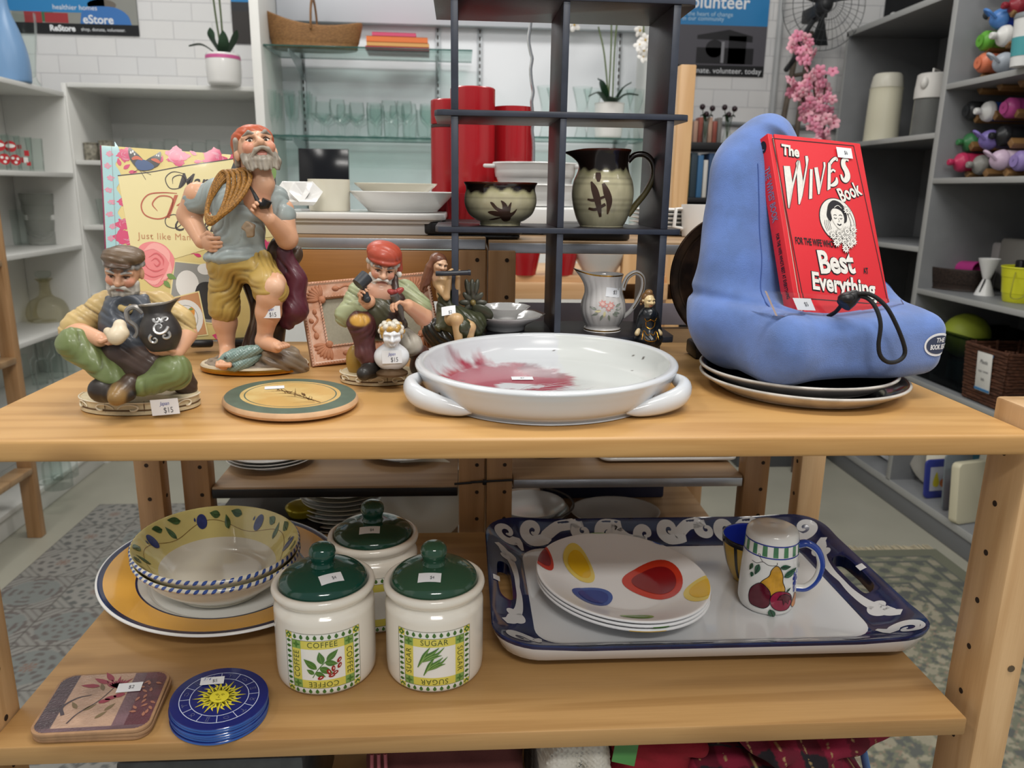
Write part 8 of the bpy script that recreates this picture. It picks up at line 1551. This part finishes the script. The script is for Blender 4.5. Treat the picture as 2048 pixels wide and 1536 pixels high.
m = M(); m.tube(cr([(0, .10, .19), (0, .03, .205), (.006, -.05, .17), (.02, -.10, .05), (.022, -.11, 0)], 6), .012, n=8, flat=.22, up=(1, 0, .2)); solo('blue_strap', 'light blue strap hanging at the right end of the plaid bundle', 'strap', m, GW('#6f9ad6', .8), (.500, .86, .412)); 
for i, dx in enumerate((-.008, .0, .008)): m = M(); m.tube(cr([(dx, 0, 0), (dx*1.2, -.01, .09), (dx, 0, .175)], 6), .0022, n=6); solo('cord_handle', 'pink twisted cord handle standing up in the dark under the lower shelf', 'cord', m, GW('#a35a63', .8), (-.10, .80, .411), 'pink cord handles')
m = M(); m.box((-.30, .9, .50), (.22, .2, .17), .006); tag(make('storage_box', m, mat('clear grey plastic', '#5b6064', .3, var=.3, vscale=30)), 'dark plastic box under the left half of the lower shelf', 'box')
# ================================================================ wall posters, fan, ladder and the right-hand shelving
def poster(name, label, x0, x1, z0, z1, parts, y=3.897):
    t = thing(name, label, 'poster', ((x0+x1)/2, y, (z0+z1)/2)); w, h = x1-x0, z1-z0; m = M(); m.box((0, 0, 0), (w, .006, h)); make('board', m, GW('#2a2d33'), t); q = M(); f = lambda u, v, hh=0: np.array([u*w-w/2, -.0035-hh, v*h-h/2]); ms = []
    for P, c_, hh in parts(w, h):
        mt = GW(c_, .45)
        if mt not in ms: ms.append(mt)
        q.flat(P, f, ms.index(mt), hh)
    make('print', q, ms, t, sharp=None)
BL = '#2b82bd'; sx_ = lambda s_, size, x, y, w, h, **k: xf(text(s_, size, 0, 0, align='LEFT', **k), 1/w, 1/h, 0, x, y)
poster('wall_poster', 'store poster at upper left with blue panel and black strip', -2.10, -1.464, 1.905, 2.20, lambda w, h: [([rect(0, .12, 1, 1)], '#8d8e88', .0002), ([rect(.0, .31, .78, 1)], BL, .0006), ([rect(0, 0, 1, .155)], '#0b0d12', .0006), ([rect(.22, .155, .34, .36), rect(.36, .16, .52, .30)], '#a03438', .0005), ([rect(.30, .17, .42, .34)], '#3c6a4a', .0004), ([cr([(.60, .155), (.62, .33), (.68, .40), (.84, .40), (.93, .30), (.955, .155)], 4)], '#3b74b8', .0007), ([ell(.76, .43, .10, .08)], '#6d655c', .0006), ([sx_('eStore', .050, .62, .215, w, h, bold=.001), sx_('healthier homes', .030, .42, .38, w, h), sx_('ReStore', .034, .385, .08, w, h, bold=.0015), sx_('shop, donate, volunteer.', .020, .60, .075, w, h)], '#e9ecef', .0014)])
poster('wall_poster', 'blue and dark poster half hidden by the glass cabinet edge', -1.045, -.80, 1.885, 2.35, lambda w, h: [([rect(0, .38, 1, 1)], BL, .0004), ([rect(0, 0, 1, .30)], '#34302e', .0004), ([ell(.30, .80, .12, .06)], '#dfe6ec', .0006)])
poster('wall_poster', 'volunteer poster above the cushion with blue heading and dark photograph', .98, 1.462, 1.80, 2.25, lambda w, h: [([rect(0, .10, 1, .52)], '#55535a', .0002), ([rect(.10, .50, 1, 1)], BL, .0004), ([rect(0, 0, 1, .105)], '#0a0b0f', .0004), ([rect(.30, .12, .88, .28), [(.30, .40), (.62, .46), (.86, .40), (.86, .34), (.5, .36), (.30, .36)], rect(.62, .12, .80, .40), ell(.48, .27, .09, .09)], '#151419', .0006), ([rect(.55, .13, .58, .34)], '#8d8d92', .0008), ([sx_('volunteer', .083, .13, .72, w, h, bold=.001)], '#f2f4f6', .0012), ([sx_('is the heart of change', .028, .135, .605, w, h), sx_('in our community', .028, .135, .56, w, h)], '#b9d9ec', .0012), ([sx_('shop. donate. volunteer. today', .036, .05, .05, w, h)], '#e6e8ea', .0012)])
poster('wall_poster', 'black sign reading sale above the grey shelving', 2.03, 2.28, 2.035, 2.35, lambda w, h: [([rect(0, 0, 1, 1)], '#17181b', .0002), ([sx_('sale', .105, .10, .17, w, h, bold=.002)], '#e8e8e6', .0008)])
# wall fan
b = at(1648, 10, 3.65); t = thing('wall_fan', 'round wire caged wall fan at the top right above the ladder', 'fan', b); FB = GW('#3a3c3f'); m = M()
for r_ in (.19, .15, .11, .07, .035): m.tube([(r_*math.cos(a), -.05*(1-(r_/.19)**2), r_*math.sin(a)) for a in np.linspace(0, 2*math.pi, 48, endpoint=False)], .0016, n=5, closed=True)
for a in np.arange(40)*2*math.pi/40: m.tube([(r_*math.cos(a), -.05*(1-(r_/.19)**2), r_*math.sin(a)) for r_ in (.03, .08, .13, .19)], .0009, n=4)
make('cage', m, FB, t); m = M(); m.ball((0, .0, 0), (.04, .04, .04), 16); m.box((0, .09, -.02), (.06, .16, .06), .01); m.tube(cr([(0, .06, -.03), (-.06, .04, -.12), (-.10, .03, -.22), (-.105, .10, -.26)], 6), .012, n=8); make('motor', m, GW('#2a2b2d'), t)
for k in range(3):
    a = k*2.094+.5; q = M(); u = np.linspace(0, 1, 6); P = [[np.array([(.03+.14*x)*math.cos(a+d_), .004*d_*10, (.03+.14*x)*math.sin(a+d_)]) for d_ in (-.28, 0, .28)] for x in u]; P = np.array(P); q.grid(P); q.grid(P+[0, .002, 0], flip=True); make('blade', q, GW('#1f2224'), t)
# ladder leaning on the wall
t = thing('step_ladder', 'weathered wooden ladder leaning on the wall below the fan', 'ladder'); LW = mat('grey weathered timber', '#6d6257', .8, var=.3, vscale=20)
A0, A1, B0, B1 = at(1500, 600, 3.70), at(1598, 70, 3.84), at(1545, 600, 3.70), at(1622, 64, 3.84)
def bar_(p, q_, w, name): m = M(); m.tube([p, q_], w, n=8); make(name, m, LW, t)
for p, q_ in ((A0, A1), (B0, B1)): p = p.copy(); s_ = (p[2]-.02)/(q_[2]-p[2]); bar_(p-(q_-p)*s_, q_, .014, 'rail')
for k in range(7): s_ = -.35+k*.20; bar_(A0+(A1-A0)*s_, B0+(B1-B0)*s_, .009, 'rung')
m = M(); m.tube([(.95, 3.885, 1.592), (1.95, 3.885, 1.565)], .010, n=8); struct('trim_1', m, GW('#8f9294')); m = M(); m.tube([(1.52, 3.885, .3), (1.52, 3.885, 2.6)], .016, n=8); struct('trim_2', m, GW('#b6b8b8'))
# black bookcase with books and two rose vases
bx = at(1420, 395, 3.5)[0]; t = thing('black_bookcase', 'small black bookcase with coloured books left of the cushion', 'bookcase', (bx, 3.58, 0)); m = M()
for c_, s_ in (((-.16, 0, .70), (.02, .26, 1.40)), ((.16, 0, .70), (.02, .26, 1.40)), ((0, .125, .70), (.32, .01, 1.40)), ((0, 0, 1.45), (.36, .28, .03)), ((0, 0, 1.22), (.30, .25, .02)), ((0, 0, .9), (.30, .25, .02)), ((0, 0, .5), (.30, .25, .02)), ((0, 0, .1), (.30, .25, .02))): m.box(c_, s_, .001)
make('case', m, mat('black ash', '#17171a', .5), t); x = bx-.135
for i, (c_, h_, w_) in enumerate((('#6b6a4a', .17, .022), ('#2f3f4a', .19, .028), ('#3f6f9a', .18, .024), ('#d8d6d0', .16, .018), ('#2e4a6e', .19, .026), ('#b5362e', .17, .022), ('#a84a34', .175, .02), ('#5d86b5', .19, .024), ('#7f8da0', .18, .022), ('#6a5a3a', .17, .026))): m = M(); m.box((0, 0, h_/2), (w_-.001, .13, h_), .001); solo('book', ['olive', 'slate', 'mid blue', 'white', 'navy', 'red', 'rust', 'light blue', 'grey blue', 'brown'][i]+' book standing upright in the small black bookcase', 'book', m, GW(c_, .6), (x+w_/2, 3.52, 1.2305), 'books in the black bookcase'); x += w_+.003
for px, lab in ((1408, 'bud vase with dark roses on the left of the black bookcase'), (1452, 'bud vase with dark roses on the right of the black bookcase')):
    b = at(px, 295, 3.50); t = thing('rose_vase', lab, 'vase', (b[0], 3.50, 1.465)); m = M(); m.lathe(spline_prof([(0, 0), (.018, 0), (.02, .02), (.012, .06), (.011, .11), (.009, .11), (0, .02)], 4), 24); make('vase', m, GLASS, t)
    for k, (dx, h_) in enumerate(((-.02, .15), (.025, .145), (.0, .12))): m = M(); m.tube([(0, 0, .02), (dx*.6, 0, h_*.7), (dx, 0, h_)], .002, n=5); make('stem', m, GW('#3d4a33'), t); m = M(); m.ball((dx, 0, h_), .013, 10); make('rose', m, GW('#2c1a20'), t)
    for dx in (-.015, .015): blade([(dx*.2, 0, .09), (dx, -.005, .115), (dx*1.9, -.005, .11)], .018, 'leaf', t)
m = M(); [m.box((bx-.06+.022*i, 3.62, 1.515+.008*(i % 2)), (.018, .06, .10+.016*(i % 2)), .001, mat=i % 3) for i in range(6)]; tag(make('card_rack', m, [GW('#c9a08a'), GW('#a65a4c'), GW('#8d8a86')]), 'row of small cards behind the bud vases on the black bookcase', 'cards')
# blossom branch in a yellow box
t = thing('blossom_branch', 'tall artificial pink blossom branch in front of the grey shelving', 'plant', (1.53, 3.27, 0)); o = np.array([1.53, 3.27, 0]); PKM = [mat('blossom pink', '#d88aa2', .6), mat('blossom pale', '#e4a9b6', .6), mat('blossom heart', '#c25a78', .6)]; r2 = random.Random(5)
BR = [[(1640, 330), (1636, 270), (1632, 210), (1622, 150), (1606, 100), (1592, 80)], [(1640, 270), (1612, 215), (1598, 180), (1590, 165)], [(1636, 230), (1648, 190), (1652, 150)], [(1634, 290), (1650, 250), (1656, 225)]]
for P in BR: C_ = cr([at(x, y, 3.27)-o for x, y in P], 8); m = M(); m.tube(C_ if P is not BR[0] else np.vstack([[[.0, 0, .0]], C_]), .0042, n=6); make('twig', m, GW('#4a362c'), t)
n_ = 0
for P in BR:
    C_ = cr([at(x, y, 3.27)-o for x, y in P], 8)
    for i in range(int(len(C_)*.86)):
        if n_ > 92: break
        c_ = C_[-1-i]+np.array([r2.uniform(-.035, .035), r2.uniform(-.03, .02), r2.uniform(-.025, .025)]); s_ = r2.uniform(.016, .024); ro = rotm(R(90)+r2.uniform(-.7, .7), r2.uniform(-.7, .7), r2.uniform(-.7, .7)); q = M()
        for a in np.arange(5)*1.2566: q.ball(c_+ro @ np.array([s_*.6*math.cos(a), s_*.6*math.sin(a), 0]), (s_*.62, s_*.5, s_*.18), 8, rot=ro @ rotm(0, 0, a), mat=n_ % 2)
        q.ball(c_+ro @ np.array([0, 0, s_*.15]), s_*.24, 6, mat=2); make('blossom', q, PKM, t); n_ += 1
m = M(); m.box((0, 0, .16), (.12, .12, .32), .004); solo('yellow_box', 'mustard yellow box behind the cushion beside the pink blossom', 'box', m, GW('#b0934a'), (1.555, 3.46, 1.14)); m = M(); m.box((0, 0, .16), (.14, .14, .30), .004); solo('red_box', 'dark red box behind the cushion left of the yellow one', 'box', m, GW('#8a2c33'), (1.40, 3.46, 1.14)); m = M(); m.box((1.485, 3.46, .57), (.38, .24, 1.14), .004); tag(make('side_cabinet', m, GW('#4b4d50')), 'low dark cabinet behind the cushion under the yellow and red boxes', 'cabinet')
# ---- right-hand grey shelving
b = atz(1760, 284, 1.484); t = thing('vacuum_flask', 'tall cream vacuum flask on the upper grey shelf', 'flask', (b[0]+.0, b[1], 1.484)); m = M(); m.lathe(spline_prof([(0, 0), (.070, 0), (.072, .01), (.068, .20), (.064, .225), (0, .23)], 5), 40); make('body', m, GW('#d9d5bd', .35), t); m = M(); m.lathe([(0, .226), (.066, .226), (.066, .24), (.064, .25), (.060, .275), (.052, .285), (0, .285)], 40); make('cap', m, GW('#d2cfc0', .35), t)
b = atz(1843, 274, 1.484); t = thing('coffee_plunger', 'glass coffee maker with white lid and handle on the upper grey shelf', 'coffee maker', (b[0]+.02, b[1], 1.484)); m = M(); m.lathe([(0, 0), (.062, 0), (.063, .004), (.062, .15), (.060, .15), (.060, .006), (0, .006)], 40); make('beaker', m, mat('smoky plastic', '#b5b7b4', .08, trans=.75, ior=1.2), t); m = M(); m.lathe([(.064, .145), (.066, .146), (.066, .185), (.064, .20), (.062, .235), (.055, .24), (0, .24)], 40); make('lid', m, GW('#d6d4cf', .35), t); m = M(); m.tube([(-.02, -.02, .24), (-.02, -.02, .255), (.03, .02, .255), (.03, .02, .24)], .004, n=6); m.ball((-.055, -.03, .20), (.016, .016, .025), 12); make('handle', m, GW('#d6d4cf', .35), t)
WR = wood('rack timber', '#8f6c42', '#6a4b2a', 0, 2.0, seed=61, knots=0)
def bottle_rack(lab, x, ys, z0, n, cols):
    t = thing('bottle_rack', lab, 'rack', (0, 0, 0))
    for k in range(cols):
        for j in range(n): m = M(); m.box((x+.11, ys-.105*k, z0+.012+j*.098), (.22, .028, .024), .003, rot=rotm(R(45), 0, 0)); make('bar', m, WR, t)
bottle_rack('wooden bottle rack on the top near grey shelf full of drink bottles', 1.87, 2.84, 1.655, 4, 4); bottle_rack('wooden bottle rack on the second near grey shelf full of drink bottles', 1.87, 2.84, 1.321, 4, 4)
def drink(lab, px, py, X_, c_, lidc, style=0, r_=.033):
    b = atx(px, py, X_-.03); t = thing('drink_bottle', lab, 'bottle', b); T_ = (rotm(0, R(90), 0), (0, 0, 0)); cm_ = GW(c_, .35); lm = GW(lidc, .35); m = M(); m.lathe([(0, .03), (r_*.9, .03), (r_, .04), (r_, .17), (r_*.9, .18), (0, .18)], 24, T=T_); make('body', m, cm_, t); m = M()
    if style == 0: m.lathe([(0, -.005), (r_*.5, -.004), (r_*.9, .006), (r_*1.02, .012), (r_*1.02, .03), (0, .03)], 24, T=T_); m.lathe([(r_*.15, -.0062), (r_*.62, -.0062), (r_*.62, -.004), (r_*.15, -.004)], 20, T=T_)
    elif style == 1: m.lathe(spline_prof([(0, -.03), (.010, -.03), (.012, -.018), (.010, -.008), (r_*.8, .004), (r_, .012), (r_, .03), (0, .03)], 4), 24, T=T_)
    else: m.lathe(spline_prof([(0, -.012), (.014, -.012), (r_*.9, .004), (r_, .03), (0, .03)], 4), 24, T=T_); m.tube(cr([(-.01, -.018, 0), (-.035, -.016, .02), (-.038, .006, .028), (-.012, .016, .012)], 6), .005, n=8)
    make('lid', m, lm, t)
for a in (('dark grey lidded bottle, upper left in the top rack', 1950, 34, 1.9, '#2c3033', '#33383b', 2), ('blue flip loop bottle in the top rack', 1990, 38, 1.88, '#2745a8', '#4d7fc0', 2), ('dark red bottle at the top of the top rack', 2022, 12, 1.9, '#8a2330', '#8a2330', 1), ('bright green capped bottle in the top rack', 1962, 82, 1.88, '#5a9a36', '#63a83a', 0), ('navy bottle with white spout in the top rack', 1998, 72, 1.88, '#2a3f73', '#dcdcd8', 1), ('orange lidded cup in the top rack', 1958, 126, 1.88, '#c96f52', '#d97a58', 0), ('clear grey bottle with loop, right of the orange cup', 1996, 126, 1.88, '#8f99a6', '#a7afb8', 2),
          ('black capped bottle, first in the second rack', 1934, 222, 1.88, '#26282a', '#2b2d2f', 0), ('blue bottle with white spout in the second rack', 1966, 223, 1.88, '#274a8f', '#dedfdc', 1), ('magenta lidded cup in the second rack', 2010, 216, 1.88, '#9a3a78', '#b04585', 0), ('green capped bottle, low in the second rack', 1930, 285, 1.9, '#3d4346', '#3a7a4a', 1), ('lilac loop bottle in the second rack', 1968, 280, 1.88, '#55506a', '#7d6fb0', 2), ('black spouted bottle beside the lilac loop', 1996, 272, 1.9, '#1e2022', '#232527', 1), ('crimson bottle at the lower left of the second rack', 1912, 325, 1.86, '#b02a50', '#b83058', 1), ('silver topped bottle in the bottom row of the second rack', 1950, 330, 1.9, '#4a4a48', '#8f8e88', 1), ('pale pink lidded bottle in the bottom row', 1990, 320, 1.87, '#c9b6c4', '#c9b2c6', 2), ('violet bottle at the right of the bottom row', 2030, 322, 1.9, '#8a74b0', '#9280b8', 0)): drink(*a)
b = atz(2044, 134, 1.652); t = thing('travel_cup', 'white travel cup with teal band at the right edge of the top shelf', 'cup', (b[0], b[1], 1.652)); m = M(); m.lathe([(0, 0), (.034, 0), (.042, .14), (0, .14)], 32); make('body', m, GW('#d9dad8'), t); m = M(); m.lathe([(.0362, .03), (.0368, .03), (.040, .085), (.0394, .085)], 32); make('band', m, GW('#4a9aa0'), t); m = M(); m.lathe([(.043, .14), (.044, .143), (.040, .156), (0, .157)], 32); make('lid', m, GW('#7d8286'), t)
DKW = mat('dark wicker', '#2e2019', .6, var=.5, vscale=120, bump=1.0, bscale=180)
b = atz(1872, 578, .903); m = M(); m.lathe(spline_prof([(0, .002), (.85, 0), (.9, .01), (1.0, .075), (.97, .082), (.94, .07), (.85, .012), (0, .01)], 4), 40, .11, .16); solo('wicker_tray', 'shallow dark wicker basket with a pink cup in it on the grey shelf', 'basket', m, DKW, (b[0]+.10, b[1]+.04, .903), sharp=None); m = M(); m.lathe([(0, 0), (.026, 0), (.034, .15), (.031, .15), (.024, .006), (0, .006)], 32, T=(rotm(R(90), 0, R(10)), (0, .075, .035))); solo('beaker', 'magenta plastic beaker lying in the dark wicker basket', 'cup', m, GW('#b0357f'), (b[0]+.10, b[1]+.02, .945), rot=(0, 0, 0))
b = atz(1952, 590, .903); t = thing('egg_timer', 'white hourglass shaped double measure on the grey shelf by the yellow bucket', 'measure', (b[0]+.03, b[1], .903)); m = M(); m.lathe(spline_prof([(0, 0), (.030, 0), (.032, .004), (.013, .055), (.013, .06), (.034, .125), (.031, .125), (0, .075)], 4), 32); make('body', m, GW('#d8d8d6', .3), t); m = M(); m.box((-.02, -.012, .035), (.004, .004, .05), .001, rotm(0, .28, 0)); make('slot', m, BLACKPL, t)
b = atz(2012, 604, .903); t = thing('bucket', 'small yellow metal bucket at the right edge of the grey shelf', 'bucket', (b[0]+.05, b[1], .903)); m = M(); m.lathe([(0, .002), (.052, 0), (.054, .003), (.0585, .03), (.060, .031), (.066, .085), (.0675, .086), (.071, .115), (.0735, .117), (.0725, .121), (.069, .118), (.052, .006), (0, .006)], 48); make('pail', m, GW('#cfcf2c', .35), t); m = M(); m.tube(cr([(-.06, -.035, .105), (-.075, -.05, .06), (-.068, -.045, .02), (-.04, -.066, .03), (-.03, -.06, .105)], 6), .0018, n=6); make('handle', m, GW('#9c9a3a', .35), t)
m = M(); m.box((0, 0, .06), (.03, .03, .12), .006); solo('black_gadget', 'black gadget poking out of the yellow bucket', 'gadget', m, BLACKPL, (b[0]+.04, b[1]+.01, .925)); m = M(); m.box((0, 0, .10), (.05, .16, .20), .015); solo('bagged_pack', 'clear bagged packet behind the yellow bucket', 'packet', m, mat('crinkled film', '#8d8a84', .2, bump=.8, bscale=60, coat=.6), (2.08, 2.78, .903)); m = M(); m.box((0, 0, .09), (.04, .12, .18), .012); solo('bagged_pack', 'pale wrapped packet behind the white double measure', 'packet', m, mat('pale film', '#a9a5a4', .25, bump=.6, bscale=60, coat=.6), (2.08, 2.86, .903))
TUB = thin_glass('tub plastic', '#b5bdc0', .3); t = thing('storage_tub', 'clear plastic storage tub with a green ball on the lower grey shelf', 'tub', (1.99, 2.735, .555)); m = M()
for c_, s_ in (((0, 0, .003), (.34, .30, .006)), ((-.17, 0, .10), (.005, .30, .20)), ((.17, 0, .10), (.005, .30, .20)), ((0, .15, .10), (.34, .005, .20)), ((0, -.15, .10), (.34, .005, .20)), ((0, .15, .20), (.36, .016, .012)), ((0, -.15, .20), (.36, .016, .012)), ((-.17, 0, .20), (.016, .32, .012))): m.box(c_, s_, .001)
make('tub', m, TUB, t); m = M(); m.ball((0, 0, 0), .085, 24); solo('ball', 'lime green ball inside the clear storage tub', 'ball', m, GW('#a9b83e', .5), (1.93, 2.785, .735)); m = M(); m.box((0, 0, .04), (.22, .2, .08), .01); solo('teal_container', 'dark teal container at the bottom of the clear tub', 'container', m, GW('#2f4a4c', .5), (2.0, 2.72, .562))
WKB = mat('brown wicker', '#5b3826', .6, var=.5, vscale=70, stretch=(1, 1, 2.5), bump=1.0, bscale=140)
b = atz(1990, 800, .555); t = thing('wicker_hamper', 'square brown wicker basket with a paper label on the lower grey shelf', 'basket', (1.90, 2.46, .555)); m = M()
for z in np.arange(.008, .20, .011):
    k = .92+.10*z/.2; P = [(x*k, y*k) for x, y in rrect(.22, .22, .02, 3)]; n_ = len(P); D_ = [np.array([P[(i+1) % n_][0]-P[i-1][0], P[(i+1) % n_][1]-P[i-1][1]]) for i in range(n_)]; m.tube([(p[0], p[1], z) for p in cr(P, 5, True)], .0058+.0012*np.sin(np.arange(n_*5)*math.pi/2.5+(round(z/.011) % 2)*math.pi), n=6, closed=True)
for p in cr(rrect(.19, .19, .02, 3), 2, True): m.tube([(p[0], p[1], 0), (p[0]*1.1, p[1]*1.1, .205)], .004, n=5)
m.box((0, 0, .004), (.19, .19, .008)); make('weave', m, WKB, t); q = M(); q.box((-.118, -.01, .115), (.002, .075, .135), .0005, rotm(0, R(-4), 0)); q.box((-.1195, -.01, .176), (.002, .075, .008), 0, rotm(0, R(-4), 0), mat=1); q.box((-.1155, -.01, .054), (.002, .075, .008), 0, rotm(0, R(-4), 0), mat=1)
f = lambda u, v, h=0: np.array([-.1195+(v-.115)*-.07-h, -.01-u, v]); q.flat([text('Plastic', .020, 0, .150, sx=.8, shear=.2), text('cups / straws', .013, 0, .118, sx=.75, shear=.2), text('lids', .014, 0, .090, shear=.2)], f, 2, .0006); make('paper_label', q, [mat('paper', '#d9d8d2', .7), GW('#3f78a8'), GW('#5a5a60')], t)
# bottom shelf: crockery and boards standing on edge
def disc(lab, px, py, r_, mt, tilt=12, dx=0.0): b = atx(px, py, 1.95); m = M(); s_ = r_/.078; m.lathe(spline_prof([(x*s_, z_) for x, z_ in PLP], 4), 40, T=(rotm(0, R(-90+tilt), R(28)), (0, 0, r_))); solo('platter', lab, 'plate', m, mt, (1.95, b[1], .106))
disc('large white plate on edge on the bottom grey shelf, farthest', 1795, 962, .165, GW('#c5c8cc', .2), dx=.08); disc('black plate on edge next to the large white one', 1830, 965, .16, BLACKPL, dx=.09); disc('grey metal platter on edge behind the fruit card', 1885, 985, .155, GW('#8d8b84', .35), dx=.09); disc('cream plate on edge behind the grey board', 1925, 1000, .15, CHW, dx=.10)
def board(name, lab, cat, px, py, w, h, th, mt, z=.105, rz=.5, r_=.02, ex=None, dx=0.04):
    b = atx(px, py, 1.82+dx); t = thing(name, lab, cat, (1.82+dx, b[1], z), rz); m = M(); m.prism([(x, y+h/2) for x, y in rrect(w, h, r_)], -th/2, th/2, .003, T=(rotm(R(84), 0, 0), (0, 0, 0))); make('panel', m, mt, t)
    if ex: ex(t)
def fruit(t):
    f = lambda u, v, hh=0: rotm(R(84), 0, 0) @ np.array([u, v, .006+hh]); q = M(); q.flat([rect(-.04, .03, .045, .125)], f, 0, .0005); q.flat([cr([(-.012, .105), (-.026, .07), (-.024, .05), (-.006, .046), (.002, .062), (-.004, .085)], 4, True)], f, 1, .001); q.flat([ell(.022, .06, .018, .018)], f, 2, .001); make('fruit_print', q, [GW('#b5b6c0'), GW('#c2b32c'), GW('#b5622c')], t, sharp=None)
board('fruit_card', 'blue edged board printed with a pear standing on the bottom grey shelf', 'board', 1866, 1035, .12, .155, .01, GW('#343c86'), rz=.15, ex=fruit); board('chopping_board', 'translucent grey board leaning behind the red handle', 'board', 1905, 1045, .12, .22, .008, GW('#737b80', .3), rz=.15); board('chopping_board', 'red handled board beside the cream container lid', 'board', 1908, 1052, .06, .14, .012, GW('#b02a38', .3), rz=.5, dx=.02); board('container_lid', 'cream plastic container standing on edge by the right pine post', 'container', 1932, 1062, .15, .225, .035, GW('#cfc9ae', .35), rz=.25, dx=.02); board('teal_tray', 'teal tray at the back behind the cream container', 'tray', 1935, 1010, .14, .27, .01, GW('#2f6f86', .35), rz=.1, dx=.12)
# everything set down rests a hair above its shelf
for o in list(SC.objects):
    if o.parent is None and o.get('category') and o['category'] not in ('shelf rack', 'shelving', 'display shelf', 'cabinet', 'rug', 'floor mat', 'poster', 'fan', 'bookcase'): o.location.z += 0.0006
    elif o.name.startswith('display_shelf'): o.location.z += 0.0004
